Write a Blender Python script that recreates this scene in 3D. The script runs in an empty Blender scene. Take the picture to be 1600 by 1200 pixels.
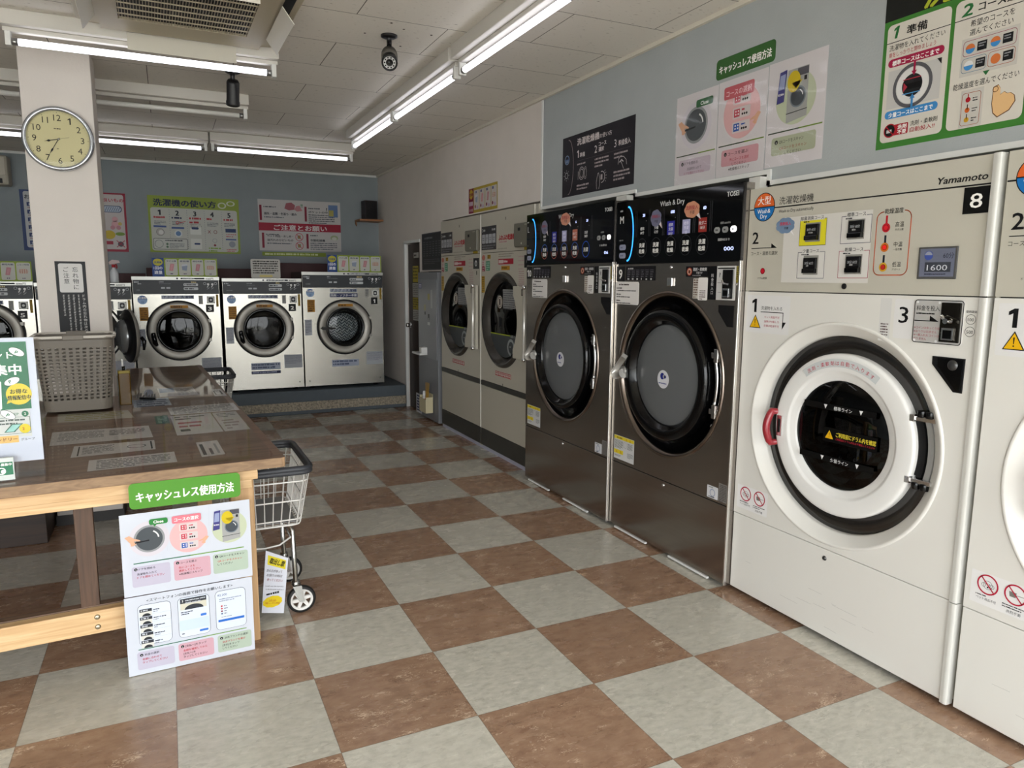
import bpy, math, random
from mathutils import Vector, Matrix
random.seed(7)
sc = bpy.context.scene
COL = sc.collection
PI = math.pi

# ---------------------------------------------------------------- camera, world, exposure
cam = bpy.data.cameras.new('camera'); cam_o = bpy.data.objects.new('camera', cam); COL.objects.link(cam_o)
cam.sensor_width = 36.0; cam.lens = 1119.5 * 36.0 / 1600.0; cam.clip_start = 0.05; cam.clip_end = 200
YAW, PITCH, ROLL = 0.44557, -0.145925, 0.0066786
_f = Vector((math.sin(YAW)*math.cos(PITCH), math.cos(YAW)*math.cos(PITCH), math.sin(PITCH)))
_r = Vector((math.cos(YAW), -math.sin(YAW), 0)); _u = _r.cross(_f)
_r2 = math.cos(ROLL)*_r + math.sin(ROLL)*_u; _u2 = -math.sin(ROLL)*_r + math.cos(ROLL)*_u
mw = Matrix((( _r2.x, _u2.x, -_f.x, -1.748), (_r2.y, _u2.y, -_f.y, -2.471), (_r2.z, _u2.z, -_f.z, 1.4327), (0,0,0,1)))
cam_o.matrix_world = mw
sc.camera = cam_o
sc.view_settings.view_transform = 'Standard'; sc.view_settings.look = 'None'
sc.view_settings.gamma = 1.0; sc.view_settings.use_curve_mapping = False
sc.view_settings.exposure = 0.0
sc.cycles.use_denoising = True
sc.cycles.max_bounces = 12; sc.cycles.diffuse_bounces = 8; sc.cycles.glossy_bounces = 6; sc.cycles.transparent_max_bounces = 16
sc.cycles.sample_clamp_indirect = 6.0
w = bpy.data.worlds.new('overcast_sky'); sc.world = w; w.use_nodes = True
bg = w.node_tree.nodes['Background']; bg.inputs[0].default_value = (0.955, 0.985, 1.0, 1); bg.inputs[1].default_value = 8.8
# daylight enters through the glazed shop front (sampling portal in the opening)
pl = bpy.data.lights.new('shopfront_portal', 'AREA'); pl.shape = 'RECTANGLE'; pl.size = 6.7; pl.size_y = 2.35
pl.cycles.is_portal = True
plo = bpy.data.objects.new('shopfront_portal', pl); COL.objects.link(plo)
plo.location = (-2.75, -3.68, 1.22); plo.rotation_euler = (PI/2, 0, 0)
TUBE_STRENGTH = 4.0

# ---------------------------------------------------------------- materials
def lin(c):
    return tuple((x/12.92 if x <= 0.04045 else ((x+0.055)/1.055)**2.4) for x in c)
def hexc(h):
    h = h.lstrip('#'); return lin(tuple(int(h[i:i+2], 16)/255 for i in (0, 2, 4)))
def setin(n, k, v):
    if k in n.inputs: n.inputs[k].default_value = v
_m = {}
def M(name, col='#808080', rough=0.5, metal=0.0, coat=0.0, emis=None, es=1.0, bump=None, var=None, aniso=0.0, spec=0.5):
    """principled material; var=(scale, amount[, stretch]) adds a tone variation, bump=(scale, strength)"""
    if name in _m: return _m[name]
    m = bpy.data.materials.new(name); m.use_nodes = True
    nt = m.node_tree; b = nt.nodes['Principled BSDF']
    c = hexc(col)
    b.inputs['Base Color'].default_value = (*c, 1); b.inputs['Roughness'].default_value = rough
    b.inputs['Metallic'].default_value = metal; setin(b, 'Coat Weight', coat); setin(b, 'Coat Roughness', 0.06)
    setin(b, 'Anisotropic', aniso); setin(b, 'Specular IOR Level', spec)
    if emis:
        setin(b, 'Emission Color', (*hexc(emis), 1)); setin(b, 'Emission Strength', es)
    if var or bump:
        tc = nt.nodes.new('ShaderNodeTexCoord'); mp = nt.nodes.new('ShaderNodeMapping')
        nt.links.new(tc.outputs['Object'], mp.inputs['Vector'])
    if var:
        st = var[2] if len(var) > 2 else (1, 1, 1)
        mp.inputs['Scale'].default_value = st
        nz = nt.nodes.new('ShaderNodeTexNoise'); nz.inputs['Scale'].default_value = var[0]; nz.inputs['Detail'].default_value = 4
        nt.links.new(mp.outputs[0], nz.inputs['Vector'])
        rp = nt.nodes.new('ShaderNodeValToRGB')
        a = var[1]
        rp.color_ramp.elements[0].position = 0.3; rp.color_ramp.elements[1].position = 0.7
        rp.color_ramp.elements[0].color = (*[x*(1-a) for x in c], 1); rp.color_ramp.elements[1].color = (*[min(1, x*(1+a)) for x in c], 1)
        nt.links.new(nz.outputs['Fac'], rp.inputs[0]); nt.links.new(rp.outputs[0], b.inputs['Base Color'])
    if bump:
        n2 = nt.nodes.new('ShaderNodeTexNoise'); n2.inputs['Scale'].default_value = bump[0]; n2.inputs['Detail'].default_value = 3
        nt.links.new(mp.outputs[0], n2.inputs['Vector'])
        bp = nt.nodes.new('ShaderNodeBump'); bp.inputs['Strength'].default_value = bump[1]; bp.inputs['Distance'].default_value = 0.002
        nt.links.new(n2.outputs['Fac'], bp.inputs['Height']); nt.links.new(bp.outputs[0], b.inputs['Normal'])
    _m[name] = m; return m

def glassy(name, tint='#ffffff', refl=0.12, rough=0.02, rcol='#ffffff', opac=0.0, ocol='#202020', graz=0.6):
    """thin sheet: see-through, with a mirror share growing at grazing angles and an optional tinted film"""
    if name in _m: return _m[name]
    m = bpy.data.materials.new(name); m.use_nodes = True; nt = m.node_tree; nt.nodes.clear()
    out = nt.nodes.new('ShaderNodeOutputMaterial'); tr = nt.nodes.new('ShaderNodeBsdfTransparent'); tr.inputs[0].default_value = (*hexc(tint), 1)
    base = tr
    if opac > 0:
        df = nt.nodes.new('ShaderNodeBsdfDiffuse'); df.inputs[0].default_value = (*hexc(ocol), 1)
        mx0 = nt.nodes.new('ShaderNodeMixShader'); mx0.inputs[0].default_value = opac
        nt.links.new(tr.outputs[0], mx0.inputs[1]); nt.links.new(df.outputs[0], mx0.inputs[2]); base = mx0
    gl = nt.nodes.new('ShaderNodeBsdfGlossy'); gl.inputs[0].default_value = (*hexc(rcol), 1); gl.inputs[1].default_value = rough
    lw = nt.nodes.new('ShaderNodeLayerWeight'); lw.inputs[0].default_value = 0.5
    pw = nt.nodes.new('ShaderNodeMath'); pw.operation = 'POWER'; pw.inputs[1].default_value = 6.0; nt.links.new(lw.outputs['Facing'], pw.inputs[0])
    ad = nt.nodes.new('ShaderNodeMath'); ad.operation = 'MULTIPLY_ADD'; ad.inputs[1].default_value = graz; ad.inputs[2].default_value = 0.01+refl; ad.use_clamp = True
    nt.links.new(pw.outputs[0], ad.inputs[0])
    mx = nt.nodes.new('ShaderNodeMixShader'); nt.links.new(ad.outputs[0], mx.inputs[0])
    nt.links.new(base.outputs[0], mx.inputs[1]); nt.links.new(gl.outputs[0], mx.inputs[2]); nt.links.new(mx.outputs[0], out.inputs[0])
    _m[name] = m; return m

def ink(h, rough=0.45):
    return M('ink_' + h.lstrip('#'), h, rough, spec=0.2)

# ---------------------------------------------------------------- mesh builder (frontal frame: x right, z up, front faces -y)
class MB:
    def __init__(s): s.v = []; s.f = []; s.mi = []; s.sm = []; s.mats = []
    def mid(s, m):
        if isinstance(m, str): m = ink(m)
        if m not in s.mats: s.mats.append(m)
        return s.mats.index(m)
    def face(s, idx, m, sm=False): s.f.append(tuple(idx)); s.mi.append(s.mid(m)); s.sm.append(sm)
    def box(s, x0, x1, y0, y1, z0, z1, m):
        b = len(s.v)
        s.v += [(x0,y0,z0),(x1,y0,z0),(x1,y1,z0),(x0,y1,z0),(x0,y0,z1),(x1,y0,z1),(x1,y1,z1),(x0,y1,z1)]
        for f in ((0,3,2,1),(4,5,6,7),(0,1,5,4),(1,2,6,5),(2,3,7,6),(3,0,4,7)): s.face([b+i for i in f], m)
        return s
    def prism(s, pts, y0, y1, m):          # polygon in x,z extruded along y; any winding
        a = sum(pts[i][0]*pts[(i+1) % len(pts)][1]-pts[(i+1) % len(pts)][0]*pts[i][1] for i in range(len(pts)))
        if a < 0: pts = pts[::-1]
        b = len(s.v); n = len(pts)
        s.v += [(x, y0, z) for x, z in pts] + [(x, y1, z) for x, z in pts]
        s.face([b+i for i in range(n)], m); s.face([b+n+i for i in range(n)][::-1], m)
        for i in range(n): j = (i+1) % n; s.face((b+j, b+i, b+n+i, b+n+j), m)
        return s
    def prismz(s, pts, z0, z1, m):         # polygon in x,y extruded along z
        a = sum(pts[i][0]*pts[(i+1) % len(pts)][1]-pts[(i+1) % len(pts)][0]*pts[i][1] for i in range(len(pts)))
        if a < 0: pts = pts[::-1]
        b = len(s.v); n = len(pts)
        s.v += [(x, y, z0) for x, y in pts] + [(x, y, z1) for x, y in pts]
        s.face([b+i for i in range(n)][::-1], m); s.face([b+n+i for i in range(n)], m)
        for i in range(n): j = (i+1) % n; s.face((b+i, b+j, b+n+j, b+n+i), m)
        return s
    def lathe(s, prof, c, m, n=48, axis='y', sm=True, sx=1.0, mats=None):   # profile (r, t): t along axis
        b = len(s.v); cx, cy, cz = c
        for r, t in prof:
            for k in range(n):
                a = 2*PI*k/n
                if axis == 'y': s.v.append((cx+r*math.cos(a)*sx, cy+t, cz+r*math.sin(a)))
                elif axis == 'z': s.v.append((cx+r*math.cos(a)*sx, cy+r*math.sin(a), cz+t))
                else: s.v.append((cx+t, cy+r*math.cos(a), cz+r*math.sin(a)))
        for i in range(len(prof)-1):
            mm = mats[i] if mats else m
            for k in range(n):
                k2 = (k+1) % n
                q = (b+i*n+k, b+i*n+k2, b+(i+1)*n+k2, b+(i+1)*n+k)
                s.face(q if axis != 'y' else q[::-1], mm, sm)
        return s
    def cap(s, c, r, m, n=48, axis='y', sx=1.0):
        b = len(s.v); cx, cy, cz = c
        for k in range(n):
            a = 2*PI*k/n
            if axis == 'y': s.v.append((cx+r*math.cos(a)*sx, cy, cz+r*math.sin(a)))
            elif axis == 'z': s.v.append((cx+r*math.cos(a)*sx, cy+r*math.sin(a), cz))
            else: s.v.append((cx, cy+r*math.cos(a), cz+r*math.sin(a)))
        s.face([b+k for k in range(n)], m)
        return s
    def tube(s, pts, r, m, n=8, closed=False, caps=True):
        pts = [Vector(p) for p in pts]; N = len(pts); b = len(s.v); up = None
        rr = r if isinstance(r, (list, tuple)) else [r]*N
        for i, p in enumerate(pts):
            if closed: t = (pts[(i+1) % N]-pts[i-1])
            else: t = pts[min(i+1, N-1)]-pts[max(i-1, 0)]
            if t.length < 1e-9: t = Vector((0, 0, 1))
            t.normalize()
            if up is None:
                up = Vector((0, 0, 1)) if abs(t.z) < 0.9 else Vector((1, 0, 0))
            u = t.cross(up)
            if u.length < 1e-6: u = t.cross(Vector((0, 1, 0)))
            u.normalize(); vv = u.cross(t); up = vv.copy()
            for k in range(n):
                a = 2*PI*k/n; q = p+(u*math.cos(a)+vv*math.sin(a))*rr[i]; s.v.append(tuple(q))
        for i in range(N if closed else N-1):
            i2 = (i+1) % N
            for k in range(n):
                k2 = (k+1) % n
                s.face((b+i*n+k, b+i*n+k2, b+i2*n+k2, b+i2*n+k), m, True)
        if caps and not closed:
            s.face([b+k for k in range(n)], m); s.face([b+(N-1)*n+k for k in range(n)][::-1], m)
        return s
    def holed(s, x0, x1, z0, z1, cx, cz, r, m, y=0.0, n=64):     # flat panel with a round hole
        angs = sorted(set([2*PI*k/n for k in range(n)] + [math.atan2(z-cz, x-cx) % (2*PI) for x in (x0, x1) for z in (z0, z1)]))
        b = len(s.v); N = len(angs)
        for a in angs:
            ca, sa = math.cos(a), math.sin(a)
            t = min([(x1-cx)/ca if ca > 1e-9 else 1e9, (x0-cx)/ca if ca < -1e-9 else 1e9, (z1-cz)/sa if sa > 1e-9 else 1e9, (z0-cz)/sa if sa < -1e-9 else 1e9])
            s.v.append((cx+r*ca, y, cz+r*sa)); s.v.append((cx+t*ca, y, cz+t*sa))
        for i in range(N):
            j = (i+1) % N; s.face((b+2*i, b+2*i+1, b+2*j+1, b+2*j), m)
        return s
    # ---- flat print, level L counted in thin layers in front of y = Y
    Y = 0.0; T = 0.0005
    def _y(s, L): return s.Y-L*s.T
    def rect(s, x0, z0, x1, z1, m, L=1):
        if x1 < x0: x0, x1 = x1, x0
        if z1 < z0: z0, z1 = z1, z0
        b = len(s.v); y = s._y(L); s.v += [(x0,y,z0),(x1,y,z0),(x1,y,z1),(x0,y,z1)]; s.face((b,b+1,b+2,b+3), m); return s
    def poly(s, pts, m, L=1):
        a = sum(pts[i][0]*pts[(i+1) % len(pts)][1]-pts[(i+1) % len(pts)][0]*pts[i][1] for i in range(len(pts)))
        if a < 0: pts = pts[::-1]
        b = len(s.v); y = s._y(L); s.v += [(x, y, z) for x, z in pts]; s.face(range(b, b+len(pts)), m); return s
    def rr(s, x0, z0, x1, z1, r, m, L=1): return s.poly(rrpts(x0, z0, x1, z1, r), m, L)
    def disc(s, cx, cz, r, m, L=1, rz=None, n=28, a0=0, a1=2*PI):
        rz = rz or r; full = abs(a1-a0-2*PI) < 1e-6
        pts = [(cx+r*math.cos(a0+(a1-a0)*k/n), cz+rz*math.sin(a0+(a1-a0)*k/n)) for k in range(n if full else n+1)]
        return s.poly(pts, m, L)
    def ring(s, cx, cz, r0, r1, m, L=1, a0=0, a1=2*PI, n=32, k=1.0):
        b = len(s.v); y = s._y(L)
        for i in range(n+1):
            a = a0+(a1-a0)*i/n
            for r in (r0, r1): s.v.append((cx+r*math.cos(a)*k, y, cz+r*math.sin(a)))
        for i in range(n): s.face((b+2*i, b+2*i+1, b+2*i+3, b+2*i+2), m)
        return s
    def line(s, p, wd, m, L=1):
        for (x0, z0), (x1, z1) in zip(p, p[1:]):
            dx, dz = x1-x0, z1-z0; l = math.hypot(dx, dz) or 1; nx, nz = -dz/l*wd/2, dx/l*wd/2
            ex, ez = dx/l*wd/2, dz/l*wd/2
            s.poly([(x0+nx-ex, z0+nz-ez), (x1+nx+ex, z1+nz+ez), (x1-nx+ex, z1-nz+ez), (x0-nx-ex, z0-nz-ez)], m, L)
        return s
    def frame(s, x0, z0, x1, z1, wd, m, L=1, r=0):
        p = rrpts(x0, z0, x1, z1, r) if r else [(x0,z0),(x1,z0),(x1,z1),(x0,z1)]
        return s.line(p+[p[0]], wd, m, L)
    def text(s, t, x, z, h, m, L=2, wd=None, al='l', bold=0.0, rot=0.0, slant=0.0):
        """h = glyph body height; wd = fitted width; al l/c/r; z is the baseline"""
        V, F, x0, x1 = glyphs(t)
        sx = h if wd is None else wd/max(x1-x0, 1e-6)
        W = (x1-x0)*sx; ox = x-{'l': 0, 'c': W/2, 'r': W}[al]; ca, sa = math.cos(rot), math.sin(rot); k = s.mid(m)
        o_ = bold*h*0.85; shifts = [(0, 0)] if bold <= 0 else ([(-o_, 0), (o_, 0)] if bold < 0.018 else [(-o_, -o_*0.5), (o_, -o_*0.5), (-o_, o_*0.5), (o_, o_*0.5)])
        for n_, (sxx, szz) in enumerate(shifts):
            b = len(s.v); y = s._y(L+0.12*n_)
            for vx, vy in V:
                X = ox+(vx-x0)*sx+slant*vy*h+sxx; Z = vy*h+szz
                dx = X-x; s.v.append((x+dx*ca-Z*sa, y, z+dx*sa+Z*ca))
            for f in F: s.f.append(tuple(b+i for i in f)); s.mi.append(k); s.sm.append(False)
        return s
    def vtext(s, t, x, z, h, m, L=2, bold=0.0, step=1.08):
        for i, ch in enumerate(t):
            if ch == 'ー': s.text('｜', x, z-h*(1+i*step)*1.0+h*0.1, h, m, L, al='c', bold=bold)
            else: s.text(ch, x, z-h*(0.88+i*step), h, m, L, al='c', bold=bold)
        return s
    def arc_text(s, t, cx, cz, r, a0, a1, h, m, L=2, bold=0.0):
        n = len(t)
        for i, ch in enumerate(t):
            a = a0+(a1-a0)*(i+0.5)/n
            s.text(ch, cx+r*math.cos(a), cz+r*math.sin(a), h, m, L, al='c', bold=bold, rot=a-PI/2)
        return s
    def scrib(s, x0, z1, x1, n, h, m, L=2, gap=0.9):     # unreadable small print: n rows of short dashes
        for i in range(n):
            z = z1-i*h*(1+gap); x = x0; end = x1 if i < n-1 else x0+(x1-x0)*random.uniform(0.5, 0.95)
            while x < end-h*0.5:
                l = min(h*random.choice((0.7, 0.8, 1.5, 2.3)), end-x); s.rect(x, z-h, x+l, z-h*random.uniform(0, 0.25), m, L); x += l+h*random.choice((0.15, 0.25, 0.5))
        return s
    def build(s, name, parent=None, bevel=0, label=None, seg=2):
        me = bpy.data.meshes.new(name); me.from_pydata(s.v, [], s.f)
        for m in s.mats: me.materials.append(m)
        me.polygons.foreach_set('material_index', s.mi); me.polygons.foreach_set('use_smooth', s.sm); me.update()
        o = bpy.data.objects.new(name, me); COL.objects.link(o)
        if parent: o.parent = parent
        if bevel:
            b = o.modifiers.new('b', 'BEVEL'); b.width = bevel; b.segments = seg; b.limit_method = 'ANGLE'; b.angle_limit = math.radians(40)
        if label: o['label'] = label
        return o

def rrpts(x0, z0, x1, z1, r, n=6):
    if x1 < x0: x0, x1 = x1, x0
    if z1 < z0: z0, z1 = z1, z0
    r = min(r, (x1-x0)/2, (z1-z0)/2); p = []
    for cx, cz, a in ((x1-r, z0+r, -PI/2), (x1-r, z1-r, 0), (x0+r, z1-r, PI/2), (x0+r, z0+r, PI)):
        for k in range(n+1): p.append((cx+r*math.cos(a+PI/2*k/n), cz+r*math.sin(a+PI/2*k/n)))
    return p

_g = {}
def glyphs(t, bold=0.0):
    if (t, bold) in _g: return _g[(t, bold)]
    c = bpy.data.curves.new('t', 'FONT'); c.body = t; c.resolution_u = 2; c.size = 1; c.offset = bold
    o = bpy.data.objects.new('t', c); m = o.to_mesh()
    V = [(v.co.x, v.co.y) for v in m.vertices]; F = [tuple(p.vertices) for p in m.polygons]
    if t == '1': V = [(0.17, 0), (0.31, 0), (0.31, 0.72), (0.20, 0.72), (0.0, 0.60), (0.0, 0.48), (0.17, 0.57)]; F = [(0, 1, 2, 3, 6), (3, 4, 5, 6)]
    o.to_mesh_clear(); bpy.data.objects.remove(o); bpy.data.curves.remove(c)
    if not V: V = [(0, 0), (0.1, 0), (0, 0.1)]; F = []
    xs = [v[0] for v in V]
    _g[(t, bold)] = (V, F, min(xs), max(xs)); return _g[(t, bold)]

def thing(name, label, cat, loc=(0, 0, 0), rz=0, group=None):
    o = bpy.data.objects.new(name, None); COL.objects.link(o); o.empty_display_size = 0.1
    o.location = loc; o.rotation_euler = (0, 0, rz); o['label'] = label; o['category'] = cat
    if group: o['group'] = group
    return o
def tag(o, label, cat, group=None, kind=None):
    o['label'] = label; o['category'] = cat
    if group: o['group'] = group
    if kind: o['kind'] = kind
    return o
def struct(o, label=None):
    o['kind'] = 'structure'
    if label: o['label'] = label
    return o
RW = -PI/2      # frontal frame turned to face -x (right wall); local x runs toward the camera

WHITE = '#f2f0ec'; BLACK = '#141416'
m_black = M('black_gloss_plastic', '#060607', 0.12, spec=0.35)
m_blackmat = M('black_plastic', '#0c0c0e', 0.45, spec=0.3)
m_chrome = M('chrome', '#d8d8d8', 0.12, 1.0)
m_steel = M('brushed_steel', '#b4b0a8', 0.3, 0.9, var=(3, 0.06, (0.4, 1, 60)))
m_darkgap = M('dark_gap', '#050505', 0.9)
# ================================================================ THE ROOM
CEIL = 2.65
def floor_material():
    m = bpy.data.materials.new('checker_tile'); m.use_nodes = True; nt = m.node_tree; N = nt.nodes; Lk = nt.links
    b = N['Principled BSDF']; tc = N.new('ShaderNodeTexCoord')
    def math_(op, a, bb=None, cl=False):
        n = N.new('ShaderNodeMath'); n.operation = op; n.use_clamp = cl
        for i, q in enumerate((a, bb)):
            if q is None: continue
            if isinstance(q, (int, float)): n.inputs[i].default_value = q
            else: Lk.new(q, n.inputs[i])
        return n.outputs[0]
    sp = N.new('ShaderNodeSeparateXYZ'); Lk.new(tc.outputs['Object'], sp.inputs[0])
    sx = math_('DIVIDE', sp.outputs[0], 0.45); sy = math_('DIVIDE', sp.outputs[1], 0.45)
    fx = math_('FLOOR', sx); fy = math_('FLOOR', sy)
    par = math_('FLOORED_MODULO', math_('ADD', fx, fy), 2.0)      # 1 = light
    cell = N.new('ShaderNodeCombineXYZ'); Lk.new(fx, cell.inputs[0]); Lk.new(fy, cell.inputs[1])
    wn = N.new('ShaderNodeTexWhiteNoise'); Lk.new(cell.outputs[0], wn.inputs['Vector'])
    # vectors stretched in x, shifted per tile
    off = N.new('ShaderNodeVectorMath'); off.operation = 'MULTIPLY_ADD'
    Lk.new(wn.outputs['Color'], off.inputs[0]); off.inputs[1].default_value = (13, 13, 13); Lk.new(tc.outputs['Object'], off.inputs[2])
    st = N.new('ShaderNodeVectorMath'); st.operation = 'MULTIPLY'; Lk.new(off.outputs[0], st.inputs[0]); st.inputs[1].default_value = (1, 1.9, 1)
    def noise(scale, det, rough=0.6, dist=0.0, vec=st):
        n = N.new('ShaderNodeTexNoise'); n.inputs['Scale'].default_value = scale; n.inputs['Detail'].default_value = det
        n.inputs['Roughness'].default_value = rough; n.inputs['Distortion'].default_value = dist; Lk.new(vec.outputs[0], n.inputs['Vector']); return n.outputs['Fac']
    def ramp(f, stops):
        r = N.new('ShaderNodeValToRGB'); Lk.new(f, r.inputs[0])
        while len(r.color_ramp.elements) < len(stops): r.color_ramp.elements.new(0.5)
        for e, (p, c) in zip(r.color_ramp.elements, stops): e.position = p; e.color = (*(hexc(c) if isinstance(c, str) else (c, c, c)), 1)
        return r.outputs[0]
    def mix(f, a, c):
        n = N.new('ShaderNodeMix'); n.data_type = 'RGBA'
        if isinstance(f, (int, float)): n.inputs[0].default_value = f
        else: Lk.new(f, n.inputs[0])
        for i, q in ((6, a), (7, c)):
            if isinstance(q, str): n.inputs[i].default_value = (*hexc(q), 1)
            else: Lk.new(q, n.inputs[i])
        return n.outputs[2]
    light = ramp(noise(28, 5), [(0.25, '#aaa69a'), (0.5, '#bdb9ad'), (0.75, '#cac6ba')])
    brown = ramp(noise(16, 6, 0.65), [(0.25, '#846551'), (0.5, '#997a63'), (0.78, '#ac8e76')])
    fleck = ramp(math_('MULTIPLY', noise(55, 3, 0.7, 1.5), noise(9, 2)), [(0.335, 0.0), (0.39, 1.0)])
    dark = ramp(math_('MULTIPLY', noise(47, 3, 0.7, 1.2), noise(7, 1)), [(0.345, 0.0), (0.40, 1.0)])
    fl = math_('MULTIPLY', fleck, 0.62); dk = math_('MULTIPLY', dark, 0.45)
    brown = mix(fl, brown, '#e3c9ae'); brown = mix(dk, brown, '#5a4030')
    light = mix(math_('MULTIPLY', fleck, 0.25), light, '#dcd8cb')
    light = mix(math_('MULTIPLY', dark, 0.22), light, '#7d7668')
    tone = math_('MULTIPLY_ADD', wn.outputs['Value'], 0.12)
    tone.node.inputs[2].default_value = 0.94
    col = mix(par, brown, light)
    hs = N.new('ShaderNodeHueSaturation'); Lk.new(col, hs.inputs['Color']); Lk.new(tone, hs.inputs['Value'])
    # thin joints
    gx = math_('ABSOLUTE', math_('SUBTRACT', math_('FRACT', sx), 0.5)); gy = math_('ABSOLUTE', math_('SUBTRACT', math_('FRACT', sy), 0.5))
    g = math_('GREATER_THAN', math_('MAXIMUM', gx, gy), 0.4972)
    col = mix(math_('MULTIPLY', g, 0.55), hs.outputs[0], '#4a3a2e')
    Lk.new(col, b.inputs['Base Color'])
    rg = ramp(noise(6, 3), [(0.3, 0.20), (0.7, 0.32)]); Lk.new(rg, b.inputs['Roughness'])
    setin(b, 'Specular IOR Level', 0.55)
    bp = N.new('ShaderNodeBump'); bp.inputs['Strength'].default_value = 0.12; bp.inputs['Distance'].default_value = 0.002
    Lk.new(noise(10, 2), bp.inputs['Height']); Lk.new(bp.outputs[0], b.inputs['Normal'])
    return m
def ceiling_material():
    m = bpy.data.materials.new('ceiling_board'); m.use_nodes = True; nt = m.node_tree; N = nt.nodes; Lk = nt.links
    b = N['Principled BSDF']; b.inputs['Roughness'].default_value = 0.9
    tc = N.new('ShaderNodeTexCoord'); mp = N.new('ShaderNodeMapping'); Lk.new(tc.outputs['Object'], mp.inputs[0])
    mp.inputs['Location'].default_value = (0.424, -0.605, 0)
    br = N.new('ShaderNodeTexBrick'); Lk.new(mp.outputs[0], br.inputs['Vector'])
    br.inputs['Scale'].default_value = 1.0; br.inputs['Brick Width'].default_value = 0.908; br.inputs['Row Height'].default_value = 0.4545
    br.inputs['Mortar Size'].default_value = 0.0022; br.inputs['Mortar Smooth'].default_value = 0.0; br.offset = 0.5
    br.inputs['Color1'].default_value = (*hexc('#dcd7ce'), 1); br.inputs['Color2'].default_value = (*hexc('#d7d2c9'), 1); br.inputs['Mortar'].default_value = (*hexc('#5d5852'), 1)
    nz = N.new('ShaderNodeTexNoise'); nz.inputs['Scale'].default_value = 60; nz.inputs['Detail'].default_value = 3
    st = N.new('ShaderNodeMapping'); st.inputs['Scale'].default_value = (0.5, 1.4, 1); Lk.new(tc.outputs['Object'], st.inputs[0]); Lk.new(st.outputs[0], nz.inputs['Vector'])
    rp = N.new('ShaderNodeValToRGB'); rp.color_ramp.elements[0].position = 0.26; rp.color_ramp.elements[0].color = (0.45, 0.43, 0.4, 1); rp.color_ramp.elements[1].position = 0.36; rp.color_ramp.elements[1].color = (1, 1, 1, 1)
    Lk.new(nz.outputs['Fac'], rp.inputs[0])
    mx = N.new('ShaderNodeMix'); mx.data_type = 'RGBA'; mx.blend_type = 'MULTIPLY'; mx.inputs[0].default_value = 1; Lk.new(br.outputs['Color'], mx.inputs[6]); Lk.new(rp.outputs[0], mx.inputs[7])
    Lk.new(mx.outputs[2], b.inputs['Base Color'])
    bp = N.new('ShaderNodeBump'); bp.inputs['Strength'].default_value = 0.35; bp.inputs['Distance'].default_value = 0.002; Lk.new(nz.outputs['Fac'], bp.inputs['Height']); Lk.new(bp.outputs[0], b.inputs['Normal'])
    return m
m_floor = floor_material(); m_ceil = ceiling_material()
m_wallw = M('wallpaper_offwhite', '#d3cbc4', 0.85, bump=(90, 0.4), var=(5, 0.025))
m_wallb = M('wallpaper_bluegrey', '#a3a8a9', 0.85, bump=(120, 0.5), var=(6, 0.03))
m_trim = M('trim_white', '#d9d9d6', 0.45)
m_service = M('service_room_paint', '#77736c', 0.9)
YB, YF, XL, XR = 6.30, -3.70, -6.30, 0.62

struct(MB().box(XL-0.1, 1.95, YF-0.1, YB+0.1, -0.1, 0.0, m_floor).build('floor'))
struct(MB().box(XL-0.1, 1.95, YF-0.1, YB+0.1, CEIL, CEIL+0.1, m_ceil).build('ceiling'))
struct(MB().box(XL-0.1, 1.95, YB, YB+0.1, 0, CEIL, M('wallpaper_bluegrey_shaded', '#868d91', 0.85, bump=(120, 0.5), var=(6, 0.03))).build('wall_back'))  # blue-grey wallpaper again, with the dim rear's shade put into its colour
struct(MB().box(XL-0.1, XL, YF-0.1, YB, 0, CEIL, m_wallb).build('wall_left'))
struct(MB().box(1.85, 1.95, YF-0.1, YB, 0, CEIL, m_service).build('wall_service'))
# right wall, cut out around the built-in machines (frontal frame: local x = -world y)
def rwall(name, pts, m):
    o = MB().prism([(-y, z) for y, z in pts], 0, 0.09, m).build(name); o.location = (XR, 0, 0); o.rotation_euler = (0, 0, RW); return struct(o)
rwall('wall_right', [(YF, 0), (-2.19, 0), (-2.19, 1.838), (-0.066, 1.838), (-0.066, 1.885), (0.925, 1.885), (0.925, 1.905), (2.03, 1.905), (2.03, CEIL), (YF, CEIL)], m_wallb)
rwall('wall_right_rear', [(2.03, 1.968), (4.045, 1.968), (4.045, 0), (4.062, 0), (4.062, 1.5), (4.70, 1.5), (4.70, 0), (4.72, 0), (4.72, 1.80), (5.22, 1.80), (5.22, 0), (YB, 0), (YB, CEIL), (2.03, CEIL)], m_wallw)
# white edging round the cut-out
tr = MB()
for (ya, za), (yb, zb) in (((2.03, 1.915), (0.925, 1.915)), ((0.915, 1.925), (0.915, 1.885)), ((0.925, 1.895), (-0.066, 1.895)), ((-0.076, 1.905), (-0.076, 1.838)), ((-0.066, 1.848), (-2.19, 1.848))):
    y0, y1 = sorted((ya, yb)); z0, z1 = sorted((za, zb))
    if z0 == z1: z0 -= 0.01; z1 += 0.01
    if y0 == y1: y0 -= 0.01; y1 += 0.01
    tr.box(XR-0.009, XR+0.0005, y0, y1, z0, z1, m_trim)
tr.box(XR-0.006, XR+0.0005, 2.02, 2.04, 1.915, CEIL, m_trim)
struct(tr.build('trim_1'))
struct(MB().box(XL, XR, YB-0.015, YB, CEIL-0.022, CEIL, m_trim).box(XR-0.02, XR, YF, YB-0.015, CEIL-0.02, CEIL, M('trim_cream', '#cfc9bb', 0.6)).build('trim_2'))
struct(MB().box(XR-0.012, XR+0.02, 5.205, 5.24, 0.0, 1.83, m_trim).box(XR-0.012, XR+0.02, 4.70, 5.24, 1.80, 1.83, m_trim).build('trim_3'))
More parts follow.
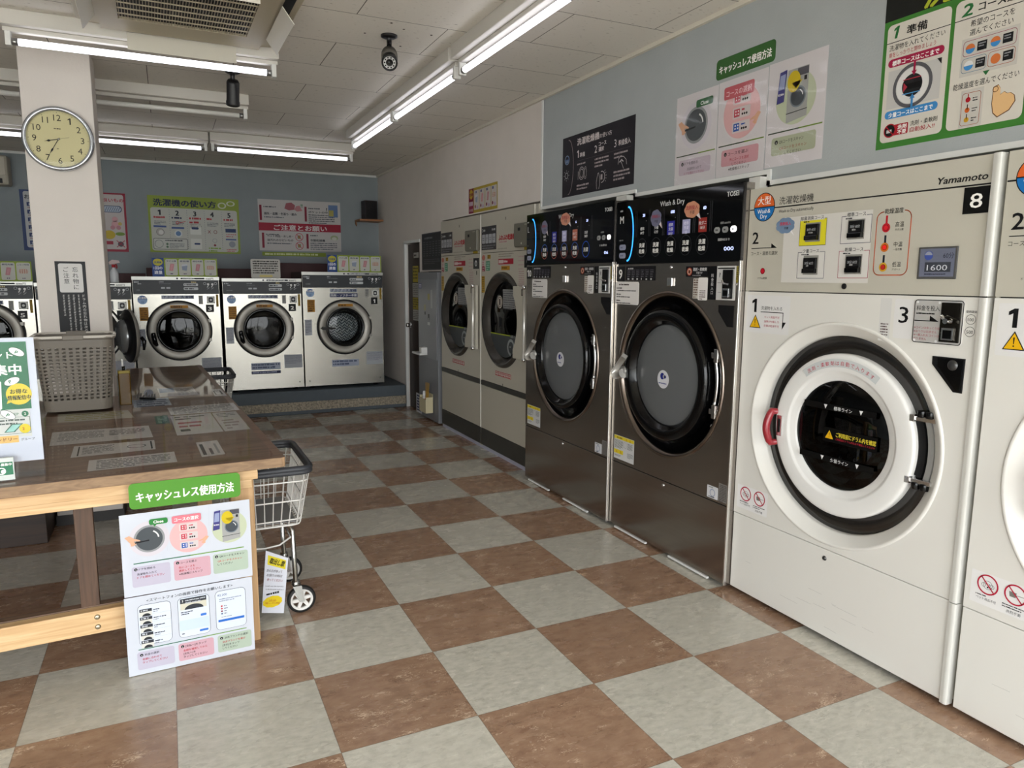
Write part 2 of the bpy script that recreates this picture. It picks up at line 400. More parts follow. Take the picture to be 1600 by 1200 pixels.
struct(MB().box(XR-0.01, XR, 5.24, YB, 0, 0.06, M('vinyl_base_dark', '#2d2a28', 0.5)).build('baseboard_right'))

# door in the right wall
dm = M('dark_brown_door', '#2a1d14', 0.4, var=(8, 0.15, (1, 1, 0.1)), spec=0.2)
door = struct(MB().box(XR+0.03, XR+0.065, 4.725, 5.205, 0.005, 1.79, dm).build('door_1', bevel=0.002))
h = MB(); h.lathe([(0.0, -0.052), (0.02, -0.05), (0.026, -0.035), (0.02, -0.02), (0.012, -0.012), (0.012, -0.004), (0.03, -0.003), (0.03, 0)], (0, 0, 0), m_chrome, n=24)
h = h.build('door_handle'); h.parent = door; h.location = (XR+0.03, 5.15, 0.92); h.rotation_euler = (0, 0, RW)

# shop front: frames, glass, door bars
fm = M('aluminium_frame', '#8f9294', 0.35, 0.8)
gl = glassy('window_glass', '#fafafa', 0.01)
struct(MB().box(XL, XR+0.09, YF-0.1, YF, 2.40, CEIL, m_wallw).build('wall_front'))
for i in range(5):
    x0 = XL+i*(XR-XL)/5; x1 = x0+(XR-XL)/5; p = MB()
    for a in ((x0, x0+0.04, 0.0, 2.4), (x1-0.04, x1, 0.0, 2.4), (x0+0.04, x1-0.04, 0.0, 0.06), (x0+0.04, x1-0.04, 2.34, 2.4)): p.box(a[0], a[1], YF-0.07, YF-0.02, a[2], a[3], fm)
    fr = struct(p.build('window_%d' % (i+1)))
    MB().box(x0+0.04, x1-0.04, YF-0.048, YF-0.042, 0.06, 2.34, gl).build('window_pane', fr)
struct(MB().box(-30, 30, -40, YF-0.1, -0.12, -0.02, M('pale_paving', '#d3d1c9', 0.9, var=(40, 0.1))).build('ground'))

# column
m_col = M('column_paper', '#cbc4bd', 0.8, bump=(90, 0.35), var=(4, 0.02))
cx0, cx1, cy0, cy1 = -2.397, -2.062, 2.25, 2.53
col = struct(MB().box(cx0, cx1, cy0, cy1, 0.0, CEIL, m_col).build('column', bevel=0.004))
MB().box(cx0-0.006, cx1+0.006, cy0-0.006, cy1+0.006, 0, 0.06, M('vinyl_base_dark')).build('base_strip', col)

# raised platform under the washers
pm = M('platform_slate_blue', '#4d555b', 0.75, var=(20, 0.06)); gm = M('rough_granite', '#8b8272', 0.8, bump=(60, 1.0), var=(55, 0.5))
struct(MB().box(XL, 0.60, 5.20, YB, 0, 0.252, pm).build('platform', bevel=0.01))
struct(MB().box(XL, 0.595, 5.185, 5.199, 0.042, 0.133, gm).build('trim_4'))

# ================================================================ CEILING EQUIPMENT
m_fix = M('fixture_enamel', '#c6c2bb', 0.5); m_off = M('unlit_tube', '#cfcdc8', 0.35)
m_on = M('lit_tube', '#ffffff', 0.4, emis='#f3f4ff', es=TUBE_STRENGTH)
def fixture(name, label, x, y, length, along, lit, group=None):
    t = thing(name, label, 'ceiling light', (x, y, CEIL), 0 if along == 'x' else PI/2, group)
    L = length/2
    b = MB(); b.box(-L, L, -0.058, 0.058, -0.068, 0, m_fix); b.box(-L+0.002, L-0.002, -0.018, 0.018, -0.090, -0.068, m_fix)
    b.build('housing', t, bevel=0.004)
    for sx in (-1, 1):
        MB().box(sx*(L-0.022)-0.012, sx*(L-0.022)+0.012, -0.02, 0.02, -0.152, -0.085, m_trim).build('socket', t, bevel=0.004)
    tb = MB(); tb.tube([(-L+0.036, 0, -0.13), (L-0.036, 0, -0.13)], 0.0155, m_on if lit else m_off, n=14); tb.build('tube', t)
    for sx in (-1, 1): e = MB(); e.tube([(sx*(L-0.06), 0, -0.13), (sx*(L-0.035), 0, -0.13)], 0.0165, M('tube_end_metal', '#9a9a9a', 0.3, 0.9), n=14); e.build('tube_cap', t)
    return t
G = 'linear ceiling lights'
for i, (yc, lb) in enumerate(((3.14, 'lit tube light farthest along the right wall, beside the corner'), (1.93, 'lit tube light along the right wall, middle of its row'), (0.67, 'lit tube light along the right wall, running out of the picture top'))):
    fixture('ceiling_light', lb, -0.27, yc, 1.225, 'y', True, G)
fixture('ceiling_light', 'lit tube light in front of the column under the air conditioner', -1.76, 1.76, 1.235, 'x', True, G)
fixture('ceiling_light', 'tube light left of the column head, just its socket showing at the edge', -3.01, 1.76, 1.235, 'x', True, G)
fixture('ceiling_light', 'unlit grey tube light right of the column, behind the small black camera', -1.80, 2.93, 1.24, 'x', False, G)
fixture('ceiling_light', 'unlit grey tube light left of the column', -3.05, 2.93, 1.24, 'x', False, G)
fixture('ceiling_light', 'lit tube light near the back wall, right one of the pair, ending near the corner', -0.735, 4.40, 1.235, 'x', True, G)
fixture('ceiling_light', 'lit tube light near the back wall, next to the column on its right', -1.98, 4.42, 1.235, 'x', True, G)
fixture('ceiling_light', 'lit tube light near the back wall, left of the column', -3.23, 4.44, 1.235, 'x', True, G)

# cassette air conditioner
m_ac = M('aircon_beige', '#aaa08a', 0.5); m_acw = M('deflector_plate', '#c9c4b8', 0.5); m_acd = M('grille_dark', '#15171a', 0.6)
ac = thing('air_conditioner', 'beige ceiling cassette air conditioner with square grille and four white deflector plates', 'air conditioner', (-1.60, 1.23, CEIL), math.radians(1))
b = MB(); b.prismz([(-0.46, -0.42), (-0.42, -0.46), (0.42, -0.46), (0.46, -0.42), (0.46, 0.42), (0.42, 0.46), (-0.42, 0.46), (-0.46, 0.42)], -0.02, 0, m_ac); b.build('panel', ac, bevel=0.006)
b = MB()
for x0, x1, y0, y1 in ((-0.36, -0.28, -0.44, 0.44), (0.28, 0.36, -0.44, 0.44), (-0.28, 0.28, -0.44, -0.26), (-0.28, 0.28, 0.26, 0.44)): b.box(x0, x1, y0, y1, -0.042, -0.02, m_ac)
fr = b.build('grille_frame', ac)
MB().box(-0.28, 0.28, -0.26, 0.26, -0.03, -0.02, m_acd).build('grille_back', ac)
b = MB()
for i in range(46): x = -0.28+0.56*(i+0.5)/46; b.box(x-0.0014, x+0.0014, -0.26, 0.26, -0.040, -0.037, m_ac)
for j in range(1, 7): y = -0.26+0.52*j/7; b.box(-0.28, 0.28, y-0.003, y+0.003, -0.042, -0.037, m_ac)
b.build('grille', ac)
b = MB()
for sx in (-1, 1): b.box(sx*0.405-0.022, sx*0.405+0.022, -0.30, 0.30, -0.0215, -0.0195, m_acd)
for sy in (-1, 1): b.box(-0.27, 0.27, sy*0.452-0.006, sy*0.452+0.006, -0.0215, -0.0195, m_acd)
b.build('air_slot', ac)
# deflector plates hanging at a slant round the four sides
for k, (px, py, rz, wdt, tilt) in enumerate(((0, 0.47, 0, 0.50, 0.12), (0.375, 0.02, -PI/2, 0.50, -0.62), (-0.375, 0.02, PI/2, 0.50, -0.62), (0, -0.47, PI, 0.50, 0.12))):
    p = MB(); p.box(-wdt/2, wdt/2, -0.002, 0.002, -0.085, 0.0, m_acw); o = p.build('deflector_plate', ac, bevel=0.001)
    o.location = (px, py, -0.036); o.rotation_euler = (-tilt, 0, rz)

# security cameras
def security_camera(label, x, y, ang, tilt, back=False):
    t = thing('security_camera', label, 'camera', (x, y, CEIL), ang, 'black ceiling cameras')
    mb_ = M('camera_black', '#17171a', 0.4); mg = M('camera_grey', '#5b5650', 0.5)
    b = MB(); b.lathe([(0.0, 0), (0.042, 0), (0.042, -0.008), (0.03, -0.014), (0.0, -0.014)], (0, 0, 0), mb_, n=24, axis='z'); b.tube([(0, 0, -0.012), (0, 0, -0.035), (0, -0.012, -0.055)], 0.013, mb_, n=10); b.build('mount', t)
    h_ = MB(); h_.lathe([(0.0, 0.075), (0.03, 0.073), (0.037, 0.06), (0.037, -0.05), (0.04, -0.055), (0.04, -0.075), (0.034, -0.076), (0.034, -0.068), (0.0, -0.068)], (0, 0, 0), mb_, n=28)
    o = h_.build('housing', t); o.location = (0, -0.03, -0.115); o.rotation_euler = (tilt, 0, 0)
    s_ = MB(); s_.ring(0, 0, 0.018, 0.031, M('led_ring_white', '#b9b9b9', 0.5), 0, n=24, k=1)
    for k in range(10): a = 2*PI*k/10; s_.disc(0.0245*math.cos(a), 0.0245*math.sin(a), 0.004, BLACK, 1, n=8)
    s_.disc(0, 0, 0.012, '#22221f', 2); s_.disc(-0.003, 0.003, 0.004, '#555a60', 3)
    o2 = s_.build('lens', t); o2.location = (0, -0.03, -0.115); o2.rotation_euler = (tilt, 0, 0)
    for v in o2.data.vertices: v.co.y -= 0.0695
    if not back:
        v_ = MB(); v_.lathe([(0.0385, -0.03), (0.0405, -0.03), (0.0405, 0.04), (0.0385, 0.04)], (0, 0, 0), mg, n=28); o3 = v_.build('sunshade', t); o3.location = (0, -0.03, -0.115); o3.rotation_euler = (tilt, 0, 0)
    return t
security_camera('black bullet camera facing the viewer, hung between the air conditioner and right lights', -0.661, 1.28, -0.28, 0.62)
security_camera('small black camera hung below the lit tube, seen from behind', -1.324, 2.33, PI, 1.0, True)
sch = MB()
for x, y in ((-0.70, 1.10), (-0.62, 1.16), (-0.47, 1.18), (-0.56, 1.42), (-0.78, 1.30)): sch.lathe([(0, -0.002), (0.006, -0.0015), (0.006, 0)], (x, y, CEIL), M('screw_rust', '#3a2f28', 0.6), n=8, axis='z')
tag(sch.build('ceiling_screws'), 'tiny dark screw heads in the ceiling board around the facing camera', 'screws', kind='stuff')
# ================================================================ MACHINES ON THE RIGHT
m_ywhite = M('enamel_white', '#d8d6d0', 0.32, coat=0.15); m_ybeige = M('enamel_greige', '#b9b5a8', 0.35)
m_ypost = M('post_light', '#c9c8c2', 0.28, coat=0.2); m_door = M('door_white', '#e0dfdc', 0.3, coat=0.2)
m_annulus = M('smoked_black', '#1b1917', 0.16, spec=0.9); m_bezel = M('bezel_white', '#dad8d2', 0.3)
m_drum = M('drum_steel', '#77787a', 0.35, 0.85, var=(40, 0.2))
m_glassd = glassy('door_glass_dark', '#3c3e40', 0.02, graz=0.3); m_glasst = glassy('door_glass_tosei', '#77797b', 0.03, 0.05, graz=0.4, opac=0.3, ocol='#a5a8ab')
m_glassw = glassy('door_glass_washer', '#5b5d5d', 0.01, graz=0.3); m_glassc = glassy('door_glass_dryer', '#5f6161', 0.02, graz=0.3)
RED = '#b3202c'; ORG = '#d5622a'; BLU = '#1d6cb0'

def drum(parent, cx, cz, r, y0, depth, mat=None, paddles=True):
    mat = mat or m_drum; b = MB()
    b.lathe([(r*0.98, 0), (r*1.12, 0.06), (r*1.12, depth), (0.0, depth+0.02)], (cx, y0, cz), mat, n=40)
    if paddles:
        for k in range(3):
            a = 2*PI*k/3+0.4; ca, sa = math.cos(a), math.sin(a); R = r*1.11; t = Vector((-sa, 0, ca)); n = Vector((ca, 0, sa)); p = Vector((cx, 0, cz))+n*R
            q = [p+t*0.03, p-t*0.03, p-n*0.06]; i0 = len(b.v)
            b.v += [(v.x, y0+0.07, v.z) for v in q]+[(v.x, y0+depth-0.01, v.z) for v in q]
            for f in ((0, 1, 2), (5, 4, 3), (0, 3, 4, 1), (1, 4, 5, 2), (2, 5, 3, 0)): b.face([i0+j for j in f], mat)
    return b.build('drum', parent)

def no_sign(s, cx, cz, r, L=2):
    s.ring(cx, cz, r*0.86, r, '#b0233c', L+2, n=28); s.line([(cx-r*0.62, cz+r*0.66), (cx+r*0.62, cz-r*0.66)], r*0.12, '#b0233c', L+2)
def dog(s, cx, cz, r, L=2):
    s.ring(cx, cz-r*0.05, r*0.42, r*0.46, '#55534f', L, n=20); s.ring(cx-r*0.42, cz-r*0.1, r*0.18, r*0.22, '#55534f', L, n=14); s.ring(cx+r*0.42, cz-r*0.1, r*0.18, r*0.22, '#55534f', L, n=14)
    s.disc(cx, cz-r*0.28, r*0.09, '#222222', L, n=8); s.disc(cx-r*0.16, cz+r*0.06, r*0.06, '#222222', L, n=8); s.disc(cx+r*0.16, cz+r*0.06, r*0.06, '#222222', L, n=8)
def bucket(s, cx, cz, r, L=2):
    s.poly([(cx-r*0.62, cz+r*0.22), (cx+r*0.1, cz+r*0.22), (cx+r*0.02, cz-r*0.3), (cx-r*0.54, cz-r*0.3)], '#77756f', L); s.line([(cx+r*0.05, cz-r*0.02), (cx+r*0.75, cz+r*0.02)], r*0.06, '#77756f', L)
def warn_tri(s, cx, z0, w_, L=3):
    h_ = w_*0.87; s.poly([(cx-w_/2, z0), (cx+w_/2, z0), (cx, z0+h_)], '#1b1b1b', L)
    k = 0.84; zc = z0+h_*0.34; s.poly([(cx-w_/2*k, zc-h_*0.34*k), (cx+w_/2*k, zc-h_*0.34*k), (cx, zc+h_*0.66*k)], '#e0ae15', L+1)
    s.poly([(cx-w_*0.035, zc+h_*0.33), (cx+w_*0.035, zc+h_*0.33), (cx+w_*0.018, zc-h_*0.02), (cx-w_*0.018, zc-h_*0.02)], '#1b1b1b', L+2); s.disc(cx, zc-h_*0.13, w_*0.035, '#1b1b1b', L+2, n=10)
def seg_arrow(s, x0, x1, z, L=2, w_=0.003):
    s.line([(x0, z), (x1-0.02, z)], w_, BLACK, L); s.poly([(x1-0.032, z+0.018), (x1-0.032, z-w_/2), (x1, z-w_/2)], BLACK, L)
def badge(s, cx, cz, r, L=1, words=True):
    s.disc(cx, cz, r*1.06, BLACK, L); s.disc(cx, cz, r, ORG, L+1, a0=math.radians(0), a1=PI); s.disc(cx, cz, r, BLU, L+1, a0=PI, a1=2*PI)
    s.line([(cx-r, cz), (cx+r, cz)], 0.0035, BLACK, L+2)
    if words:
        s.text('大型', cx, cz+r*0.22, r*0.68, WHITE, L+3, al='c', bold=0.01); s.text('Wash&', cx, cz-r*0.45, r*0.44, WHITE, L+3, al='c', bold=0.015); s.text('Dry', cx, cz-r*0.83, r*0.44, WHITE, L+3, al='c', bold=0.015)

def yamamoto(y0, label, number):
    t = thing('washer_dryer', label, 'washing machine', (0.55, y0, 0), RW, 'white washer-dryers')
    W = 1.033
    b = MB(); b.box(0.0, 1.06, 0.006, 0.95, 0.035, 1.815, m_ybeige)
    # the body front is open behind the door ring
    b.v, b.f, b.mi, b.sm, b.mats = [], [], [], [], []
    b.box(0.01, 0.02, 0.006, 0.95, 0.035, 1.815, m_ybeige).box(1.04, 1.06, 0.02, 0.95, 0.035, 1.815, m_ybeige).box(0.02, 1.04, 0.93, 0.95, 0.035, 1.815, m_ybeige).box(0.02, 1.04, 0.02, 0.93, 1.79, 1.815, m_ybeige).box(0.02, 1.04, 0.02, 0.93, 0.035, 0.06, m_darkgap)
    b.box(0.02, 1.04, 0.012, 0.02, 0.35, 0.40, m_darkgap).box(0.02, 1.04, 0.012, 0.02, 1.36, 1.41, m_darkgap)
    for x in (0.08, 0.98): b.lathe([(0.0, -0.03), (0.025, -0.03), (0.025, 0.005)], (x, 0.08, 0.031), m_blackmat, n=12, axis='z')
    b.build('body', t)
    # control panel
    p = MB(); p.box(0.01, W, 0.0, 0.012, 1.388, 1.82, m_ybeige)
    p.rect(0.012, 1.7295, W-0.002, 1.7345, BLACK, 1)
    badge(p, 0.095, 1.739, 0.056)
    p.text('洗濯乾燥機', 0.177, 1.7435, 0.034, '#2a2a2a', 2, wd=0.176); p.text('Wash to Dry automatically', 0.178, 1.7085, 0.018, '#3a3a3a', 2, wd=0.178)
    p.text('Yamamoto', 0.852, 1.7465, 0.031, '#1c1c1c', 2, wd=0.165, bold=0.028, slant=0.25)
    p.text('2', 0.038, 1.588, 0.070, BLACK, 2, wd=0.034, bold=0.018); seg_arrow(p, 0.035, 0.179, 1.5685)
    p.text('コース・温度の選択', 0.033, 1.54, 0.018, '#33322f', 2, wd=0.15); p.disc(0.106, 1.472, 0.013, '#8a1220', 2); p.disc(0.106, 1.473, 0.009, '#c01a2c', 3); p.text('ドラム洗浄', 0.106, 1.438, 0.011, '#33322f', 2, al='c')
    p.frame(0.642, 1.454, 0.774, 1.674, 0.0032, '#c4552c', 2, r=0.024); p.rect(0.669, 1.667, 0.748, 1.679, m_ybeige, 3); p.text('乾燥温度', 0.672, 1.668, 0.02, BLACK, 4, wd=0.072, bold=0.01)
    for zz, c1, c2, a_, b_ in ((1.619, RED, '#d11f2c', '高温', 'タオル類'), (1.551, '#c9702a', '#ef2b25', '中温', '一般衣類'), (1.482, '#c99a2b', '#ba2a20', '低温', 'デリケート')):
        p.rect(0.677, zz, 0.685, zz+0.042, RED if zz > 1.6 else '#1c2430', 2); p.disc(0.681, zz, 0.016, c1, 3); p.disc(0.681, zz, 0.010, '#4a1512', 4); p.disc(0.681, zz, 0.0085, c2, 5)
        p.text(a_, 0.716, zz+0.002, 0.019, '#2b2b2b', 2, wd=0.033); p.text(b_, 0.716, zz-0.012, 0.009, '#2b2b2b', 2, wd=0.032)
    p.build('control_panel', t, bevel=0.003)
    # course card with four switches
    p = MB(); p.Y = -0.001; p.rect(0.212, 1.425, 0.624, 1.687, '#cfccc6', 1)
    for (x0, z0, x1, z1, fillc, fr_, ttl, tx) in ((0.296, 1.570, 0.425, 1.671, '#d9cf2b', '#4b4a3a', '除菌消臭コース', 0.299), (0.493, 1.571, 0.622, 1.670, '#d3d0cb', '#3e4056', '標準コース', 0.517), (0.295, 1.442, 0.426, 1.544, '#d3d0cb', '#3e4056', '少量コース', 0.318), (0.492, 1.444, 0.622, 1.543, '#d3d0cb', '#a02c4a', '乾燥コース', 0.517)):
        p.rect(x0, z0, x1, z1, fillc, 2); p.frame(x0, z0, x1, z1, 0.0018, fr_, 3); ww = 0.112 if len(ttl) > 5 else 0.08
        p.rect(tx-0.003, z1-0.004, tx+ww+0.003, z1+0.010, '#cfccc6', 4); p.text(ttl, tx, z1-0.001, 0.016, '#23242c', 5, wd=ww, bold=0.012); p.scrib(x0+0.018, z1-0.006, x0+0.06, 1, 0.005, '#23242c', 5)
        p.rect(x0+0.029, z0+0.014, x0+0.102, z1-0.013, '#8d8b84', 3)
    p.build('course_card', t)
    for (x0, z0, x1, z1) in ((0.331, 1.590, 0.392, 1.652), (0.531, 1.590, 0.591, 1.652), (0.330, 1.462, 0.391, 1.522), (0.531, 1.463, 0.590, 1.523)):
        s = MB(); s.box(x0, x1, -0.012, 0.0, z0+0.018, z1, m_blackmat); s.Y = -0.0121; s.rect(x0, z0, x1, z0+0.018, '#0b0b0b', -8)
        s.box(x0, x1, -0.018, 0.0, z0, z0+0.018, m_black); s.text('30分 60分', (x0+x1)/2, z1-0.026, 0.013, '#b9bcc0', 1, al='c', wd=0.042); s.scrib(x0+0.018, z0+0.032, x1-0.014, 1, 0.006, '#a0a0a0', 1)
        s.build('course_button', t, bevel=0.002)
    s = MB(); s.Y = -0.0015
    pts = []
    for k in range(48):
        a = 2*PI*k/48; r = 1+0.10*abs(math.sin(4*a)); pts.append((0.219+0.046*r*math.cos(a), 1.655+0.030*r*math.sin(a)))
    s.poly([(0.25, 1.64), (0.268, 1.612), (0.24, 1.635)], '#e6e3e3', 2); s.poly(pts, '#6f86a2', 3); s.text('洗剤投入', 0.219, 1.657, 0.015, '#c4283c', 4, al='c', bold=0.02); s.text('不要', 0.225, 1.640, 0.011, '#23242c', 4, al='c', bold=0.02)
    s.build('cloud_sticker', t)
    # liquid crystal display
    s = MB(); s.box(0.815, 0.949, -0.006, 0.0, 1.441, 1.546, M('display_frame', '#4c4b4a', 0.4)); s.Y = -0.0062; s.rect(0.823, 1.4485, 0.942, 1.540, M('lcd', '#6a6e80', 0.25, coat=0.4), 1)
    s.disc(0.853, 1.518, 0.015, '#3f4f93', 2); s.disc(0.853, 1.518, 0.013, '#8f93a4', 3, a0=0.1, a1=PI-0.1); s.text('60分', 0.903, 1.509, 0.021, '#202531', 2, wd=0.036); s.rect(0.842, 1.464, 0.931, 1.496, '#3d4048', 2); s.text('1600', 0.85, 1.469, 0.026, '#c3c7cf', 3, wd=0.07); s.scrib(0.843, 1.459, 0.925, 1, 0.004, '#303442', 2)
    s.build('display', t, bevel=0.002)
    if number:
        s = MB(); s.box(0.949, 1.031, -0.002, 0.0, 1.6445, 1.7265, ink('#111111', 0.3)); s.Y = -0.002; s.text(number, 0.990, 1.662, 0.064, WHITE, 1, al='c', wd=0.038, bold=0.012); s.build('number_plate', t)
    s = MB(); s.lathe([(0, -0.006), (0.008, -0.005), (0.011, -0.002), (0.011, 0)], (0.523, 0, 1.4125), m_blackmat, n=20); s.lathe([(0, -0.006), (0.006, -0.006), (0.010, 0)], (0.524, 0, 0.341), M('lock_grey', '#555555', 0.3, 0.8), n=20); s.build('panel_lock', t)
    # middle and lower front
    CX, CZ = 0.526, 0.8385
    p = MB(); p.holed(0.01, W, 0.381, 1.384, CX, CZ, 0.44, m_ywhite); p.box(0.0, W, 0.0, 0.010, 0.0, 0.0, m_ywhite) if False else None
    p.Y = 0
    for (x0, x1, z0, z1) in ((0, W, 1.384, 1.384), ): pass
    p.box(0.01, W, 0.0005, 0.01, 1.379, 1.384, m_ywhite).box(0.01, W, 0.0005, 0.01, 0.381, 0.386, m_ywhite)
    p.rr(0.026, 1.209, 0.269, 1.369, 0.006, '#d9d8d7', 1)
    p.text('1', 0.058, 1.297, 0.078, BLACK, 2, al='l', bold=0.022); p.text('洗濯物を入れる', 0.110, 1.309, 0.018, '#2b2b2b', 2, wd=0.118); p.line([(0.110, 1.299), (0.234, 1.299), (0.234, 1.25)], 0.003, BLACK, 2); p.poly([(0.232, 1.26), (0.252, 1.26), (0.232, 1.23)], BLACK, 2)
    warn_tri(p, 0.080, 1.229, 0.066); 
    for i, tx in enumerate(('ペット用品不可', '油等が付着した', '衣類は乾燥不可')): p.text(tx, 0.130, 1.274-i*0.0185, 0.011, '#b0304a', 2, wd=0.085)
    p.rr(0.683, 1.222, 0.727, 1.374, 0.004, '#cfcecb', 1); p.scrib(0.690, 1.285, 0.72, 6, 0.005, '#5a4a4a', 2)
    p.rr(0.74, 1.236, 0.811, 1.372, 0.006, '#d9d8d7', 1); p.text('3', 0.759, 1.290, 0.080, BLACK, 2, wd=0.034, bold=0.016)
    p.text('使用硬貨', 1.009, 1.335, 0.009, '#333333', 2, al='c')
    for zz, tx in ((1.314, '100'), (1.275, '500')): p.ring(1.009, zz, 0.0148, 0.0162, '#333333', 2, n=28); p.text(tx, 1.009, zz-0.006, 0.015, '#333333', 2, al='c')
    p.rr(0.028, 0.410, 0.211, 0.517, 0.004, '#dedddc', 1)
    for xx, fn in ((0.081, dog), (0.164, bucket)): fn(p, xx, 0.481, 0.031, 2); no_sign(p, xx, 0.481, 0.033)
    p.scrib(0.048, 0.444, 0.11, 1, 0.004, '#444', 2) if False else None
    p.scrib(0.046, 0.444, 0.112, 1, 0.004, '#444444', 2); p.text('ペット用品不可', 0.079, 0.428, 0.010, '#333333', 2, al='c', wd=0.062); p.scrib(0.128, 0.444, 0.198, 2, 0.004, '#444444', 2); p.text('洗剤不要', 0.163, 0.418, 0.011, '#333333', 2, al='c')
    p.build('front_panel', t)
    b = MB(); b.box(0.01, W, 0.0, 0.012, 0.022, 0.378, m_ywhite)
    for i in range(10): x = random.uniform(0.1, 0.95); z = random.uniform(0.06, 0.2); b.line([(x, z), (x+random.uniform(0.01, 0.12), z+random.uniform(-0.003, 0.003))], 0.0009, '#a7a6a2', 1)
    b.build('lower_panel', t, bevel=0.003)
    # rounded post on the right edge
    b = MB()
    for z0, z1 in ((0.02, 0.378), (0.381, 1.384), (1.388, 1.82)):
        pts = [(1.035, 0.02), (1.035, -0.010)]+[(1.047+0.012*math.sin(a), -0.010-0.006*math.cos(a)+0.004) for a in [PI/2*k/5 for k in range(6)]]+[(1.0605, 0.02)]
        b.prismz(pts, z0, z1, m_ypost)
    b.build('corner_post', t)
    # ring, door, drum
    s = MB(); s.lathe([(0.4405, 0.003), (0.4395, -0.003), (0.436, -0.006), (0.430, -0.006), (0.427, -0.004), (0.391, 0.026), (0.387, 0.031), (0.386, 0.036), (0.386, 0.05)], (CX, 0, CZ), m_bezel, n=96); s.build('door_surround', t)
    DX, DZ = 0.541, 0.841; s = MB(); s.lathe([(0.388, 0.050), (0.372, 0.046), (0.312, 0.034), (0.300, 0.07), (0.300, 0.10)], (0.532, 0, CZ), m_annulus, n=96); s.build('dark_surround', t)
    CX, CZ = DX, DZ; d = MB(); d.lathe([(0.317, 0.040), (0.3180, 0.012), (0.316, 0.006), (0.311, 0.002), (0.306, 0.001), (0.300, 0.0005), (0.254, -0.001), (0.249, 0.000), (0.244, 0.004), (0.238, 0.007), (0.216, 0.010), (0.213, 0.012), (0.2115, 0.04)], (CX, 0, CZ), m_door, n=96)
    dd = d.build('door', t)
    s = MB(); s.Y = -0.0018
    pts = [(CX+0.298*math.cos(math.radians(a)), CZ+0.298*math.sin(math.radians(a))) for a in range(128, 55, -3)]+[(CX+0.266*math.cos(math.radians(a)), CZ+0.266*math.sin(math.radians(a))) for a in range(56, 129, 3)]
    s.poly(pts, '#c3c7c7', 1); s.arc_text('洗剤・柔軟剤は自動で入ります', CX, CZ, 0.2735, math.radians(125), math.radians(59), 0.019, '#b23046', 2, bold=0.008)
    s.build('arc_sticker', dd)
    g = MB(); g.lathe([(0.2122, 0.018), (0.19, 0.010), (0.15, 0.003), (0.08, -0.001), (0.0, -0.002)], (CX, 0, CZ), m_glassd, n=64); gg = g.build('door_glass', dd)
    s = MB(); s.Y = -0.003; ch = lambda z, R=0.203: math.sqrt(R*R-(z-CZ)**2)
    for zc, tx in ((0.948, '標準ライン'), (0.744, '少量ライン')):
        w1, w0 = ch(zc+0.012), ch(zc-0.012); ww = min(w1, w0); s.rect(CX-ww, zc-0.012, CX+ww, zc+0.012, '#060606', 1); s.text(tx, CX+0.02, zc-0.008, 0.016, '#dddddd', 2, al='c', wd=0.082, bold=0.01)
        for xx in (-0.06, 0.10): s.poly([(CX+xx-0.008, zc+0.008), (CX+xx+0.008, zc+0.008), (CX+xx, zc-0.009)], '#dddddd', 2)
    s.rect(0.478, 0.812, 0.719, 0.868, '#070707', 1); warn_tri(s, 0.508, 0.823, 0.045, 2)
    s.text('ご利用前にドラム内を確認', 0.538, 0.838, 0.02, '#d9c63a', 2, wd=0.175, bold=0.02); s.text('ご利用前にドラム内を必ず確認してください', 0.538, 0.825, 0.009, '#b52a3a', 2, wd=0.172)
    s.build('glass_sticker', gg)
    h_ = MB(); n = 16; pp = [(0.221-0.004*math.sin(PI*k/n), -0.020-0.020*math.sin(PI*k/n), 0.752+0.133*k/n) for k in range(n+1)]
    h_.tube([(0.232, 0.02, 0.752)]+pp+[(0.232, 0.02, 0.885)], [0.010]+[0.0155]*(n+1)+[0.010], M('handle_red', '#8e1f2a', 0.3, coat=0.3), n=14); hh = h_.build('handle', dd, label='red bow handle')
    b = MB(); b.box(0.240, 0.266, -0.006, 0.012, 0.785, 0.872, m_chrome).box(0.247, 0.259, -0.008, -0.004, 0.80, 0.858, m_blackmat); b.build('latch_plate', dd, bevel=0.001)
    for zz, up in ((0.966, 1), (0.747, -1)):
        b = MB(); b.box(0.838, 0.922, 0.006, 0.030, zz-0.008, zz+0.008, m_chrome); b.box(0.830, 0.848, 0.0, 0.02, zz-0.012, zz+0.012, m_chrome)
        for xx in (0.866, 0.897): b.lathe([(0, 0.005), (0.016, 0.005), (0.016, 0.028), (0, 0.028)][::-1] if up < 0 else [(0, 0.005), (0.016, 0.005), (0.016, 0.028), (0, 0.028)], (xx, 0.015, zz), m_black, n=18, axis='z') if up > 0 else b.lathe([(0, -0.028), (0.016, -0.028), (0.016, -0.005), (0, -0.005)], (xx, 0.015, zz), m_black, n=18, axis='z')
        b.build('hinge', dd, bevel=0.0015)
    b = MB()
    pts = [(CX+0.345*math.cos(a), CZ+0.345*math.sin(a)) for a in [math.radians(-14+36*k/10) for k in range(11)]]+[(CX+0.318*math.cos(a), CZ+0.318*math.sin(a)) for a in [math.radians(22-36*k/10) for k in range(11)]]
    b.prism(pts, 0.022, 0.038, m_blackmat); pts = [(CX+0.372*math.cos(a), CZ+0.372*math.sin(a)) for a in [math.radians(-15+36*k/10) for k in range(11)]]+[(CX+0.352*math.cos(a), CZ+0.352*math.sin(a)) for a in [math.radians(21-36*k/10) for k in range(11)]]
    b.prism(pts, 0.024, 0.040, M('bracket_grey', '#a3a3a1', 0.3, 0.5)); b.build('hinge_bracket', t)
    drum(t, CX, CZ, 0.205, 0.07, 0.55)
